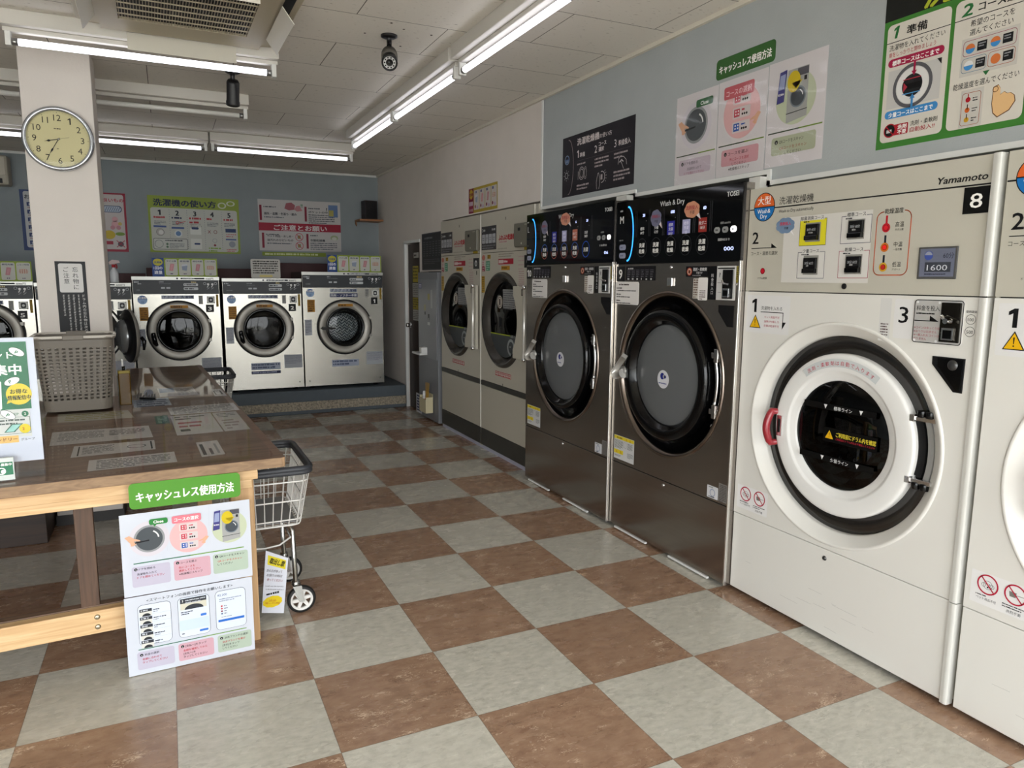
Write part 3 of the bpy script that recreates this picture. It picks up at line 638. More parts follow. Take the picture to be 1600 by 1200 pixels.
    # coin unit
    b = MB(); b.prism(rrpts(0.817, 1.228, 0.986, 1.372, 0.01), -0.004, 0.0, M('coin_plate', '#c4c3c0', 0.35, 0.3)); b.Y = -0.0041; b.frame(0.818, 1.229, 0.985, 1.371, 0.0025, '#1d1d1d', 1, r=0.01)
    b.text('料金を投入', 0.825, 1.337, 0.019, '#2a2a2a', 2, wd=0.082); b.scrib(0.825, 1.329, 0.905, 1, 0.005, '#333333', 2); seg_arrow(b, 0.822, 0.907, 1.302, 2)
    for i, tx in enumerate(('※コインはゆっくり投入', '※おつりは出ません', '※一度入れたコインは', '　戻りません')): b.text(tx, 0.822, 1.275-i*0.0125, 0.0095, '#b5616b', 2)
    for xx, zz in ((0.828, 1.364), (0.905, 1.364), (0.826, 1.236), (0.903, 1.236)): b.disc(xx, zz, 0.0045, '#e5e5e5', 3, n=12)
    cu = b.build('coin_unit', t)
    b = MB(); b.box(0.914, 0.980, -0.010, -0.004, 1.236, 1.365, M('coin_mech', '#37342f', 0.25, 0.9)); b.build('coin_mechanism', cu, bevel=0.002)
    b = MB(); b.tube([(0.927, -0.022, 1.321), (0.948, -0.03, 1.308)], 0.006, m_chrome); b.tube([(0.948, -0.010, 1.306), (0.948, -0.036, 1.306)], 0.009, m_chrome, n=14); b.tube([(0.948, -0.03, 1.306), (0.966, -0.024, 1.304)], 0.006, m_chrome); b.build('return_lever', cu)
    b = MB(); b.box(0.925, 0.965, -0.016, -0.010, 1.243, 1.283, m_chrome).box(0.930, 0.960, -0.0165, -0.0155, 1.248, 1.276, m_black); b.build('coin_return', cu, bevel=0.001)
    # dark pocket with lock
    q = [(0.895, 1.187), (1.005, 1.187), (1.004, 1.075), (0.975, 1.075), (0.896, 1.16)]
    b = MB(); b.prism(q, -0.004, 0.001, m_blackmat); b.prism([(0.915, 1.183), (1.001, 1.183), (1.000, 1.079), (0.986, 1.079), (0.916, 1.157)], -0.007, -0.004, m_black); b.lathe([(0, -0.012), (0.006, -0.012), (0.016, -0.009), (0.018, -0.006)], (0.968, 0, 1.163), M('lock_grey'), n=20); b.build('lock_pocket', t, bevel=0.001)
    return t

yamamoto(-0.03, 'white washer-dryer number 8 with red handle, beside the dark stainless machine 9', '8')
yamamoto(-1.095, 'white washer-dryer cut off by the right edge of the picture', None)
b = MB().box(0.575, 0.62, -0.065, 0.0, 1.82, 1.875, m_ypost); b = b.build('steel_bracket'); b.location = (0, 0, 0)
tag(b, 'small white steel bracket in the gap between machines 8 and 9', 'bracket', 'wall brackets over the machines')
b = MB().box(0.57, 0.615, 0.93, 1.03, 1.868, 1.895, m_ypost).build('steel_bracket')
tag(b, 'small white steel bracket in the gap over machines 9 and 10', 'bracket', 'wall brackets over the machines')

# ---------------------------------------------------------------- dark stainless machines
m_ts = M('dark_stainless', '#98918a', 0.22, 0.95, var=(2.5, 0.05, (0.5, 1, 40)), aniso=0.4); m_gp = M('glass_panel_black', '#040405', 0.05, spec=0.3)
m_arc = M('blue_light_strip', '#1a70b8', 0.4, emis='#3fa9f5', es=1.6); m_led = M('led_digits', '#c0ccff', 0.4, emis='#c6d2ff', es=1.2); m_wled = M('white_key_light', '#ffffff', 0.4, emis='#ffffff', es=1.0)
m_brz = M('bezel_bronze', '#8d8178', 0.25, 1.0)
def tosei(x, y0, W, label, number, size, lit, P):
    t = thing('washer_dryer', label, 'washing machine', (x, y0, 0), RW, 'dark stainless washer-dryers')
    dz = P['dz']; zt, zs, zl = 1.852+dz, 1.515+dz, 0.399
    b = MB(); b.box(0, 0.015, 0.008, 0.98, 0.02, zt, m_ts).box(W-0.015, W, 0.008, 0.98, 0.02, zt, m_ts).box(0.015, W-0.015, 0.96, 0.98, 0.02, zt, m_ts).box(0.015, W-0.015, 0.02, 0.96, zt-0.02, zt, m_ts).box(0.015, W-0.015, 0.02, 0.96, 0.02, 0.04, m_darkgap)
    b.box(0.015, W-0.015, 0.012, 0.02, zl-0.02, zl+0.02, m_darkgap).box(0.015, W-0.015, 0.012, 0.02, zs-0.02, zs+0.02, m_darkgap).box(W-0.03, W-0.015, 0.012, 0.02, 0.02, zt, m_darkgap)
    for xx in (0.1, W-0.1): b.lathe([(0, -0.02), (0.025, -0.02), (0.025, 0.005)], (xx, 0.1, 0.02), m_blackmat, n=12, axis='z')
    b.build('body', t)
    Wp = P['strip']
    p = MB(); p.box(0.004, Wp+0.004, -0.004, 0.010, zs+0.002, zt, m_gp); p.Y = -0.0042; p.T = 0.0004
    ax, az = P['arc'], 1.676+dz
    pts = [(ax+0.049*math.cos(PI/2*k/12), az+0.142*math.sin(PI/2*k/12)) for k in range(-12, 13)]
    p.line(pts, 0.009, m_arc, 2)
    p.scrib(P['M']-0.018, 1.806+dz, P['M']+0.018, 1, 0.009, '#bdbdbd', 2); p.text(size, P['M'], 1.734+dz, 0.056, '#d6d6d6', 2, al='c', wd=0.034 if size == 'M' else 0.022, bold=0.015)
    p.scrib(P['M']-0.02, 1.648+dz, P['M']+0.02, 1, 0.007, '#777777', 2)
    for zz in (1.606+dz, 1.562+dz): p.rr(P['M']-0.018, zz-0.015, P['M']+0.044, zz+0.015, 0.012, '#8f93a8', 2); p.scrib(P['M']-0.006, zz+0.004, P['M']+0.032, 1, 0.008, '#5b5f75', 3)
    p.text('Wash & Dry', P['wash'], 1.797+dz, 0.036, '#bdbdbd', 2, wd=0.19, al='c', bold=0.02); p.text('TOSEI', P['tos'], 1.799+dz, 0.030, '#d0d0d0', 2, wd=0.074, bold=0.02)
    cols = P['cols']
    for i, cx in enumerate(cols):
        zc = 1.598+dz; rc = 0.048
        if lit: p.ring(cx, zc, rc-0.004, rc, '#1f55c8' if i == 4 else '#3c62b8', 2, a0=0 if i < 4 else 0, a1=PI if i < 4 else 2*PI, k=0.88); 
        if lit and i < 4: p.ring(cx, zc, rc-0.004, rc, '#a8584e', 2, a0=PI, a1=2*PI, k=0.88)
        if not lit: p.ring(cx, zc, rc-0.002, rc, '#3a3a3e', 2, k=0.9)
        if lit and i == 4: p.text('洗濯', cx, zc-0.012, 0.027, WHITE, 3, al='c', bold=0.02)
        else: p.text('洗濯', cx, zc+0.003, 0.025, WHITE, 3, al='c', bold=0.02); p.text('乾燥', cx, zc-0.028, 0.025, WHITE, 3, al='c', bold=0.02)
        zl_ = 1.687+dz; kind = P['kinds'][i]
        if kind[1]: p.rect(cx-0.029, zl_-0.033, cx+0.029, zl_+0.033, kind[1], 2)
        tc_ = '#e8e8e8' if kind[1] != '#a9a9cc' else '#e9e6f8'
        for j, tx in enumerate(kind[0]): p.text(tx, cx, zl_+(0.008 if len(kind[0]) == 3 else 0.002)-j*0.021, 0.018, tc_, 3, al='c', bold=0.015)
        if kind[2]: p.text(kind[2], cx+0.010, 1.757+dz, 0.021, m_led, 2, al='c', bold=0.03); p.rect(cx+0.03, 1.733+dz, cx+0.034, 1.737+dz, '#9a9a9a', 2)
    for i in range(6):
        sx_ = cols[0]-0.055+i*(cols[4]-cols[0])/4*0.985
        for o_ in (-0.006, 0.006): p.line([(sx_+o_, 1.655+dz), (sx_+o_, 1.79+dz)], 0.0012, '#5c5c60', 2)
    px = P['pill']
    for i, xx in enumerate(px): p.rr(xx-0.020, 1.643+dz, xx+0.020, 1.670+dz, 0.013, m_wled if i == 2 else '#8e8e8e', 2); p.scrib(xx-0.010, 1.661+dz, xx+0.010, 1, 0.008, '#333333', 3)
    p.scrib(px[0]+0.02, 1.692+dz, px[0]+0.09, 1, 0.010, '#6d6d6d', 2); p.scrib(px[0]+0.008, 1.620+dz, px[0]+0.10, 1, 0.012, '#8a8a8a', 2)
    p.text('000' if not lit else '06', px[1]+0.028, 1.564+dz, 0.024, m_led, 2, al='c', wd=0.062 if not lit else 0.04, bold=0.02)
    p.build('control_panel', t, bevel=0.002)
    for (bx, bz, c, rx, rz_) in P['bub']:
        s = MB(); s.Y = -0.0065; pts = []
        for k in range(40):
            a = 2*PI*k/40; r = 1+0.09*abs(math.sin(3.5*a)); pts.append((bx+rx*r*math.cos(a), bz+rz_*r*math.sin(a)))
        s.poly([(bx+rx*0.4, bz-rz_*0.6), (bx+rx*1.25, bz-rz_*1.35), (bx+rx*0.9, bz-rz_*0.2)], '#d9cfd0', 1); s.poly(pts, c, 2)
        s.text('洗剤投入', bx, bz+rz_*0.05, rx*0.42, '#9c2c3a', 3, al='c', bold=0.02); s.text('不要', bx+rx*0.05, bz-rz_*0.55, rx*0.36, '#2a2630', 3, al='c'); s.build('cloud_sticker', t)
    # main front
    CX, CZ, R = P['cx'], P['cz'], 0.425
    p = MB(); p.holed(0.002, Wp, zl+0.002, zs-0.001, CX, CZ, R, m_ts); p.box(0.002, Wp, 0.0005, 0.01, zs-0.006, zs-0.001, m_ts).box(0.002, Wp, 0.0005, 0.01, zl+0.002, zl+0.007, m_ts)
    p.build('front_panel', t)
    MB().box(0.002, Wp, 0, 0.012, 0.022, zl-0.002, m_ts).build('lower_panel', t, bevel=0.002)
    b = MB(); b.box(Wp+0.002, Wp+0.011, -0.006, 0.012, 0.02, zs+0.004, M('strip_bright', '#d9d6d0', 0.25, 0.9)); b.build('edge_strip', t, bevel=0.002)
    for xa, xb in ((0.06, 0.36), (0.56, 0.86)): MB().box(xa, xb, -0.004, 0.010, 0.008, 0.018, m_trim).build('base_strip', t)
    # stickers under the control panel
    z1 = 1.503+dz
    s = MB(); s.Y = 0; s.rect(P['n'][0], z1-0.079, P['n'][1], z1, '#0e0e10', 1); [s.text(c_, (P['n'][0]+P['n'][1])/2+(0 if len(number) == 1 else (-0.019, 0.014)[q_]), z1-0.066, 0.072 if len(number) == 1 else 0.062, WHITE, 2, al='c', bold=0.02) for q_, c_ in enumerate(number)]; s.build('number_plate', t)
    x0, x1 = P['tab']; s = MB(); s.rect(x0, z1-0.075, x1, z1, '#131215', 1); s.scrib(x0+0.02, z1-0.008, x0+0.12, 1, 0.008, '#b9b9bb', 2)
    for k in range(6): xx = x0+0.012+k*(x1-x0-0.02)/6; s.rect(xx, z1-0.022, xx+0.032, z1-0.019, '#5d5a66', 2); s.scrib(xx+0.004, z1-0.027, xx+0.03, 3, 0.006, '#66646c', 2); s.text(('標準', '少量', '洗濯', '乾燥', '除菌', '毛布')[k] if False else '1', xx+0.012, z1-0.070, 0.012, '#bdbdbd', 2) if False else s.scrib(xx+0.006, z1-0.062, xx+0.026, 1, 0.010, '#bdbdbd', 2)
    s.build('price_table_sticker', t)
    x0, x1 = P['card']; s = MB(); s.prism(rrpts(x0, 1.297+dz, x1, 1.420+dz, 0.012), -0.0012, 0, ink('#d9d5d2')); s.Y = -0.0012; s.scrib(x0+0.035, 1.410+dz, x1-0.03, 1, 0.009, '#3a2a2a', 1)
    for k in range(3): s.scrib(x0+0.012, 1.389+dz-k*0.034, x0+0.07, 1, 0.007, '#3a3a3a', 1); s.scrib(x0+0.012, 1.375+dz-k*0.034, x1-0.012, 1, 0.006, '#2a2a2a', 1)
    s.build('course_card', t)
    s = MB(); s.lathe([(0, -0.006), (0.006, -0.006), (0.009, 0)], (P['key'], 0, 1.494+dz), m_chrome, n=16); s.lathe([(0, -0.006), (0.006, -0.006), (0.009, 0)], (P['key']+0.004, 0, 0.375), m_chrome, n=16); s.build('panel_lock', t)
    s = MB(); s.box(P['key']-0.018, P['key']+0.022, -0.012, 0, 1.400+dz, 1.443+dz, m_chrome); s.build('latch', t, bevel=0.003)
    x0, x1 = P['bl']; s = MB(); s.rect(x0, 1.448+dz, x1, 1.497+dz, '#101014', 1); s.disc(x0+0.026, 1.472+dz, 0.019, '#9c3a28', 2); s.disc(x0+0.026, 1.472+dz, 0.015, '#c9a08a', 3); s.disc(x0+0.027, 1.471+dz, 0.008, '#3a2018', 4); s.line([(x0+0.014, 1.484+dz), (x0+0.038, 1.460+dz)], 0.003, '#9c3a28', 5)
    s.text('洗剤・柔軟剤', x0+0.052, 1.476+dz, 0.017, '#dddddd', 2, wd=0.096, bold=0.02); s.text('不要です', x0+0.075, 1.461+dz, 0.012, '#dddddd', 2, wd=0.045); s.scrib(x0+0.05, 1.456+dz, x1-0.008, 1, 0.004, '#999999', 2); s.build('detergent_sticker', t)
    x0 = P['tg']; s = MB(); s.prism(rrpts(x0-0.038, 1.345+dz, x0+0.004, 1.44+dz, 0.004), -0.0012, 0, ink('#bbb5ac')); s.prism(rrpts(x0, 1.338+dz, x0+0.066, 1.444+dz, 0.008), -0.0028, -0.0014, ink('#dcd8d5')); s.Y = -0.003; s.scrib(x0+0.012, 1.385+dz, x0+0.054, 5, 0.005, '#5a4d4a', 1); s.scrib(x0-0.034, 1.435+dz, x0-0.002, 8, 0.006, '#5a3d35', -3); s.build('instruction_tag', t)
    x0, x1 = P['v']; s = MB(); s.rect(x0, 1.343+dz, x1, 1.496+dz, '#0d0d0f', 1); s.vtext('料金投入口', (x0+x1)/2, 1.462+dz, 0.018, '#d5d5d5', 2, bold=0.015); s.build('coin_slot_label', t)
    x0, x1 = P['coin']; b = MB(); b.box(x0, x1, -0.004, 0, 1.343+dz, 1.496+dz, M('coin_frame', '#c9c8c6', 0.4)); b.Y = -0.0042; b.rect(x0+0.006, 1.482+dz, x1-0.006, 1.488+dz, '#161616', 1); b.text('?', x0+0.022, 1.446+dz, 0.028, '#141414', 1, al='c', bold=0.04); b.rect(x0+0.008, 1.420+dz, x0+0.035, 1.4215+dz, '#444444', 1); b.rect(x0+0.012, 1.377+dz, x0+0.035, 1.3785+dz, '#444444', 1)
    cu = b.build('coin_unit', t, bevel=0.0015); xm = x0+0.044
    b = MB(); b.box(xm, x1-0.012, -0.010, -0.004, 1.350+dz, 1.479+dz, M('coin_mech_dark', '#1c1b1b', 0.3, 0.7)); b.build('coin_mechanism', cu, bevel=0.002)
    b = MB(); b.tube([(xm+0.008, -0.016, 1.430+dz), (xm+0.03, -0.026, 1.417+dz), (xm+0.055, -0.022, 1.414+dz)], 0.0055, m_chrome); b.build('return_lever', cu)
    b = MB(); b.box(xm+0.008, xm+0.05, -0.016, -0.010, 1.356+dz, 1.396+dz, m_chrome).box(xm+0.014, xm+0.044, -0.0165, -0.0155, 1.362+dz, 1.388+dz, m_black); b.build('coin_return', cu, bevel=0.001)
    s = MB(); s.rect(x1+0.001, 1.422+dz, Wp, 1.494+dz, '#8f8236', 1); s.scrib(x1+0.003, 1.488+dz, Wp-0.003, 6, 0.005, '#4a431c', 2); s.build('price_sticker', t)
    x0 = P['pk']; b = MB(); b.prism([(x0, 1.320+dz), (x0+0.10, 1.320+dz), (x0+0.10, 1.224+dz), (x0+0.062, 1.224+dz), (x0, 1.291+dz)], -0.002, 0.001, m_blackmat); b.build('lock_pocket', t)
    # bottom stickers
    s = MB(); s.rect(0.032, 0.419, 0.229, 0.555, '#c5c5c4', 1); s.rect(0.034, 0.534, 0.227, 0.553, '#d6c02d', 2); s.rect(0.034, 0.450, 0.125, 0.473, '#d6c02d', 2); s.scrib(0.06, 0.548, 0.12, 1, 0.008, '#7a6b18', 3)
    warn_tri(s, 0.155, 0.537, 0.016, 3); warn_tri(s, 0.19, 0.537, 0.016, 3); warn_tri(s, 0.06, 0.455, 0.016, 3); warn_tri(s, 0.1, 0.455, 0.016, 3)
    for x_, z_, w__, n_ in ((0.042, 0.528, 0.08, 6), (0.042, 0.492, 0.08, 2), (0.165, 0.525, 0.05, 6), (0.165, 0.47, 0.055, 5), (0.042, 0.443, 0.06, 2)): s.scrib(x_, z_, x_+w__, n_, 0.0032, '#5d5d5d', 2)
    s.frame(0.13, 0.495, 0.155, 0.525, 0.001, '#555555', 2); s.build('warning_sticker', t)
    x0 = Wp-0.138; s = MB(); s.prism(rrpts(x0, 0.411, x0+0.074, 0.470, 0.003), -0.001, 0, ink('#c9c9cc')); s.Y = -0.001; s.ring(x0+0.038, 0.438, 0.014, 0.019, '#8f98ad', 1); s.scrib(x0+0.01, 0.466, x0+0.065, 1, 0.005, '#666666', 1); s.scrib(x0+0.012, 0.42, x0+0.06, 1, 0.005, '#333333', 1); s.build('approval_sticker', t)
    s = MB(); s.rect(x0+0.078, 0.411, x0+0.136, 0.498, '#77736f', 1); s.scrib(x0+0.084, 0.492, x0+0.130, 11, 0.004, '#3f3c3a', 2); s.build('rating_plate', t)
    # bezel, recess, door
    s = MB(); s.lathe([(R+0.001, 0.002), (R, -0.006), (R-0.010, -0.008), (R-0.022, -0.002), (R-0.030, 0.012)], (CX, 0, CZ), m_brz, n=96); s.build('door_surround', t)
    s = MB(); s.lathe([(R-0.030, 0.010), (R-0.040, 0.035), (0.34, 0.05), (0.26, 0.055), (0.24, 0.10)], (CX, 0, CZ), m_black, n=96)
    for a in (2.2, 0.75, -0.6): s.lathe([(0, -0.004), (0.008, -0.003), (0.01, 0)], (CX+0.368*math.cos(a), 0.04, CZ+0.368*math.sin(a)), m_chrome, n=12)
    s.build('dark_surround', t)
    RG = P['rg']; d = MB(); d.lathe([(0.322, 0.052), (0.335, 0.02), (0.335, -0.020), (0.330, -0.031), (0.320, -0.036), (RG+0.034, -0.037), (RG+0.022, -0.031), (RG+0.014, -0.016), (RG+0.006, -0.012), (RG+0.002, -0.004), (RG-0.002, 0.012)], (CX, 0, CZ), m_black, n=96); dd = d.build('door', t)
    g = MB(); g.lathe([(RG, 0.002), (RG-0.03, -0.008), (RG-0.08, -0.014), (0.09, -0.017), (0, -0.018)], (CX, 0, CZ), m_glasst, n=64); gg = g.build('door_glass', dd)
    s = MB(); s.Y = -0.019; s.disc(CX+0.0, CZ-0.02, 0.047, '#c9c9ce', 1, n=36); s.disc(CX-0.007, CZ-0.004, 0.017, '#1b2472', 2); s.disc(CX+0.013, CZ-0.006, 0.009, '#1b2472', 3); s.disc(CX+0.008, CZ-0.005, 0.010, '#c9c9ce', 3); s.disc(CX+0.019, CZ-0.006, 0.006, '#1b2472', 4); s.scrib(CX-0.034, CZ-0.037, CX+0.034, 1, 0.007, '#3a4280', 2); s.build('round_sticker', gg)
    # chrome grip
    hx, hz = CX-0.338, CZ-0.015
    sm_ = M('satin_metal', '#cfccc6', 0.28, 0.55); h_ = MB(); h_.tube([(hx+0.012, -0.01, hz), (hx+0.004, -0.050, hz)], [0.030, 0.024], sm_, n=20); h_.tube([(hx-0.045, -0.066, hz-0.012), (hx+0.058, -0.066, hz+0.088)], [0.021, 0.021], sm_, n=4); h_.tube([(hx-0.036, -0.0765, hz-0.003), (hx+0.049, -0.0765, hz+0.079)], [0.010, 0.010], M('grip_inlay', '#3d4b50', 0.2, 0.3), n=4); h_.tube([(hx-0.045, -0.056, hz-0.026), (hx+0.028, -0.052, hz-0.010)], [0.024, 0.027], sm_, n=16); h_.build('handle', dd, label='slanted metal grip')
    for zz, w_ in ((CZ+0.135, 1), (CZ-0.128, 0)):
        b = MB(); b.box(CX+0.330, CX+0.392, -0.004, 0.035, zz-0.014, zz+0.014, m_chrome).box(CX+0.352, CX+0.378, -0.008, 0.03, zz-0.032, zz+0.032, m_chrome); b.build('hinge', dd, bevel=0.003)
    b = MB(); pts = [(CX+0.362*math.cos(a), 0.016, CZ+0.362*math.sin(a)) for a in [math.radians(-16+34*k/10) for k in range(11)]]; b.tube(pts, 0.011, m_chrome, n=8); b.build('hinge_bar', t)
    drum(t, CX, CZ, 0.25, 0.07, 0.6, M('drum_bright', '#a3a4a5', 0.45, 0.7, var=(60, 0.15)), paddles=False)
    return t
K9 = [(('標準', '18分'), None, '20'), (('少量', '12分'), None, ''), (('標準', '洗濯', '18分'), '#2a2a96', '600'), (('標準', '洗濯', '分'), '#a9a9cc', ''), (('除ダニ', '18分'), '#8e2c26', '60')]
K10 = [(('標準', '38分'), None, ''), (('標準', '洗濯', '38分'), '#2a2a96', ''), (('標準', '洗濯', '分'), '#a9a9cc', ''), (('除ダニ', '38分'), '#b06a58', '6'), (('洗濯', '38分'), None, '20')]
tosei(0.522, 0.944, 0.981, 'dark stainless washer-dryer number 9, size M, next to white machine 8', '9', 'M', False,
      dict(dz=0.0, arc=0.115, M=0.055, wash=0.487, tos=0.875, cols=(0.246, 0.366, 0.484, 0.602, 0.720), pill=(0.820, 0.873, 0.926), kinds=K9, strip=0.969, rg=0.256, cx=0.487, cz=0.951,
           n=(0.011, 0.090), tab=(0.100, 0.368), card=(0.004, 0.226), key=0.493, bl=(0.609, 0.768), tg=0.704, v=(0.769, 0.83), coin=(0.831, 0.952), pk=0.849,
           bub=((0.364, 1.742, '#6c6d84', 0.042, 0.040), (0.642, 1.762, '#c58a6e', 0.052, 0.036))))
tosei(0.51, 2.031, 1.084, 'dark stainless washer-dryer number 10, size L, beside the cream dryers', '10', 'L', True,
      dict(dz=0.011, arc=0.092, M=0.032, wash=0.545, tos=0.985, cols=(0.268, 0.398, 0.527, 0.658, 0.787), pill=(0.929, 0.981, 1.034), kinds=K10, strip=1.071, rg=0.276, cx=0.528, cz=0.945,
           n=(0.002, 0.082), tab=(0.092, 0.350), card=(0.088, 0.303), key=0.540, bl=(0.723, 0.876), tg=0.812, v=(0.884, 0.938), coin=(0.936, 1.052), pk=0.962,
           bub=((0.268, 1.765, '#77768c', 0.040, 0.042), (0.542, 1.80, '#cb8f78', 0.056, 0.036))))

# ---------------------------------------------------------------- cream dryers
m_cr = M('dryer_cream', '#b3aea0', 0.4); m_crk = M('dryer_kick', '#33332f', 0.5); m_cring = M('dryer_ring', '#55524e', 0.25, 0.7)
def dryer(y0, label):
    t = thing('clothes_dryer', label, 'clothes dryer', (0.60, y0, 0), RW, 'cream clothes dryers')
    W = 0.962; CX, CZ = 0.425, 1.110; R = 0.372
    b = MB(); b.box(0.003, 0.02, 0.003, 0.9, 0.02, 1.95, m_cr).box(W-0.02, W-0.003, 0.003, 0.9, 0.02, 1.95, m_cr).box(0.02, W-0.02, 0.88, 0.9, 0.02, 1.95, m_cr).box(0.02, W-0.02, 0.02, 0.88, 1.93, 1.95, m_cr).box(0.02, W-0.02, 0.012, 0.02, 1.60, 1.67, m_darkgap).box(0.02, W-0.02, 0.012, 0.02, 0.5, 0.65, m_darkgap)
    b.build('body', t)
    p = MB(); p.box(0.003, W-0.008, 0, 0.01, 1.640, 1.952, m_cr); p.rect(0.472, 1.876, 0.482, 1.898, '#111111', 1)
    p.text('ふわふわ乾燥機', 0.352, 1.728, 0.046, '#a81428', 1, wd=0.285, bold=0.05); p.scrib(0.36, 1.718, 0.63, 1, 0.010, '#b07a84', 1); p.scrib(0.33, 1.668, 0.60, 1, 0.010, '#a29c92', 1)
    p.build('upper_panel', t, bevel=0.002)
    s = MB(); s.rect(0.010, 1.661, 0.305, 1.848, '#3b3a3c', 1)
    for k in range(4): s.rr(0.022+k*0.069, 1.713, 0.082+k*0.069, 1.785, 0.006, '#a4a5aa', 2); s.scrib(0.034+k*0.069, 1.76, 0.07+k*0.069, 2, 0.008, '#6a6c74', 3)
    s.scrib(0.05, 1.825, 0.14, 1, 0.016, '#a8a8a8', 2); s.scrib(0.22, 1.828, 0.29, 1, 0.018, '#a8a8a8', 2); s.ring(0.032, 1.818, 0.010, 0.014, '#a8a8a8', 2, n=16); s.scrib(0.02, 1.70, 0.29, 2, 0.010, '#77777a', 2); s.build('price_board', t)
    c = MB(); c.prism([(0.690, 1.672), (0.684, 1.75), (0.690, 1.832), (0.950, 1.832), (0.950, 1.660), (0.70, 1.660)], -0.035, 0.0, M('control_box_olive', '#6a675b', 0.4)); c.Y = -0.0355; c.rect(0.76, 1.776, 0.80, 1.798, '#15151a', 1); c.rect(0.83, 1.73, 0.85, 1.80, '#77746a', 1); c.scrib(0.87, 1.82, 0.93, 1, 0.008, '#a5a294', 1); c.disc(0.82, 1.685, 0.008, '#c9c7ba', 1); c.build('control_box', t, bevel=0.008)
    p = MB(); p.holed(0.003, W-0.008, 0.592, 1.636, CX, CZ, R-0.01, m_cr)
    p.disc(0.052, 1.600, 0.033, '#b66a5c', 1, rz=0.022); p.rect(0.02, 1.535, 0.075, 1.575, '#bfb2ae', 1); p.scrib(0.028, 1.568, 0.068, 3, 0.008, '#a85a62', 2); p.rect(0.022, 1.49, 0.078, 1.53, '#8f3a4a', 1); p.scrib(0.03, 1.522, 0.07, 2, 0.01, '#c9a5a8', 2)
    p.rect(0.13, 1.59, 0.195, 1.622, '#a8842a', 1); p.scrib(0.136, 1.617, 0.19, 2, 0.008, '#5c4716', 2); p.rr(0.10, 1.495, 0.182, 1.572, 0.01, '#4f8a6c', 1); p.scrib(0.11, 1.562, 0.172, 4, 0.009, '#a5c9b5', 2)
    p.rect(0.345, 1.542, 0.618, 1.584, '#9e1c30', 1); p.rect(0.354, 1.550, 0.44, 1.576, '#c9bcb8', 2); p.scrib(0.358, 1.573, 0.605, 1, 0.018, '#d5c0c0', 3)
    p.scrib(0.35, 1.625, 0.62, 2, 0.009, '#8f8a80', 1); p.rect(0.400, 1.497, 0.555, 1.530, '#b5842c', 1); p.scrib(0.41, 1.523, 0.545, 1, 0.015, '#6b4a14', 2)
    p.rect(0.012, 1.318, 0.078, 1.452, '#b08a26', 1); p.scrib(0.02, 1.445, 0.07, 9, 0.008, '#5f4a12', 2)
    p.scrib(0.70, 1.60, 0.79, 4, 0.010, '#b59a9a', 1, gap=2); p.scrib(0.71, 1.49, 0.80, 8, 0.008, '#a98a8c', 1)
    p.text('危険乾燥厳禁', 0.445, 0.668, 0.03, RED, 2, al='c') if False else None
    p.rect(0.295, 0.664, 0.590, 0.700, '#a5222e', 1)
    for k in range(6): p.rect(0.303+k*0.048, 0.669, 0.343+k*0.048, 0.695, '#c9bdb5', 2); p.scrib(0.307+k*0.048, 0.691, 0.339+k*0.048, 2, 0.008, '#a5222e', 3)
    p.rect(0.431, 0.593, 0.443, 0.611, '#111111', 1)
    p.build('front_panel', t)
    MB().box(0.003, W-0.008, -0.004, 0.012, 0.548, 0.588, m_crk).build('belt_strip', t, bevel=0.002)
    MB().box(0.003, W-0.008, 0, 0.01, 0.178, 0.545, m_cr).build('lower_panel', t, bevel=0.002)
    MB().box(0.003, W-0.004, -0.002, 0.012, 0.035, 0.175, m_crk).build('kick_plate', t)
    MB().box(0.003, W-0.004, 0.006, 0.03, 0.0, 0.033, M('kick_base_lilac', '#a9a9b8', 0.5)).build('base_strip', t)
    MB().box(W-0.008, W, -0.004, 0.006, 0.18, 1.95, M('seam_light', '#d5d2c8', 0.4)).build('edge_strip', t)
    s = MB(); s.lathe([(R+0.004, 0.003), (R, -0.016), (R-0.018, -0.026), (R-0.03, -0.022), (R-0.062, 0.020), (R-0.085, 0.045)], (CX, 0, CZ), m_cring, n=80); d = s.build('door', t)
    g = MB(); g.lathe([(R-0.07, 0.030), (R-0.16, 0.024), (0, 0.022)], (CX, 0, CZ), m_glassc, n=56); gg = g.build('door_glass', d)
    s = MB(); s.Y = 0.019; Rg = R-0.08; zb = CZ-0.115; ww = math.sqrt(Rg*Rg-0.115**2)
    pts = [(CX+Rg*math.cos(a), CZ+Rg*math.sin(a)) for a in [PI+math.asin(0.115/Rg)+(PI-2*math.asin(0.115/Rg))*k/24 for k in range(25)]]
    s.poly(pts, '#3d4143', 1); s.rect(CX-ww, zb-0.004, CX+ww*0.40, zb+0.005, '#98a32c', 2); s.rect(CX+ww*0.78, zb-0.004, CX+ww, zb+0.005, '#98a32c', 2); s.text('乾燥ライン', CX+ww*0.42, zb-0.012, 0.024, '#b5b9b9', 2, wd=ww*0.34)
    s.ring(CX+0.12, CZ-0.205, 0.045, 0.066, '#8d9293', 3, a0=-PI*0.3, a1=PI*1.5); s.scrib(CX+0.095, CZ-0.195, CX+0.145, 1, 0.010, '#9a9fa0', 3); s.build('fill_line_sticker', gg)
    s = MB(); s.Y = 0.0185; s.rect(CX-0.03, 1.205, CX+0.19, 1.350, '#8b8b8a', 1); s.scrib(CX-0.02, 1.342, CX+0.18, 9, 0.009, '#4d4d50', 2); s.build('notice_sticker', gg)
    for xx in (CX-0.09, CX+0.225): s = MB(); s.Y = 0.0185; s.disc(xx, 1.25, 0.050, '#b3aba0', 1); s.ring(xx, 1.25, 0.036, 0.042, '#3a3530', 2); s.rect(xx-0.014, 1.225, xx+0.014, 1.275, '#3a2f28', 2); s.build('round_sticker', gg)
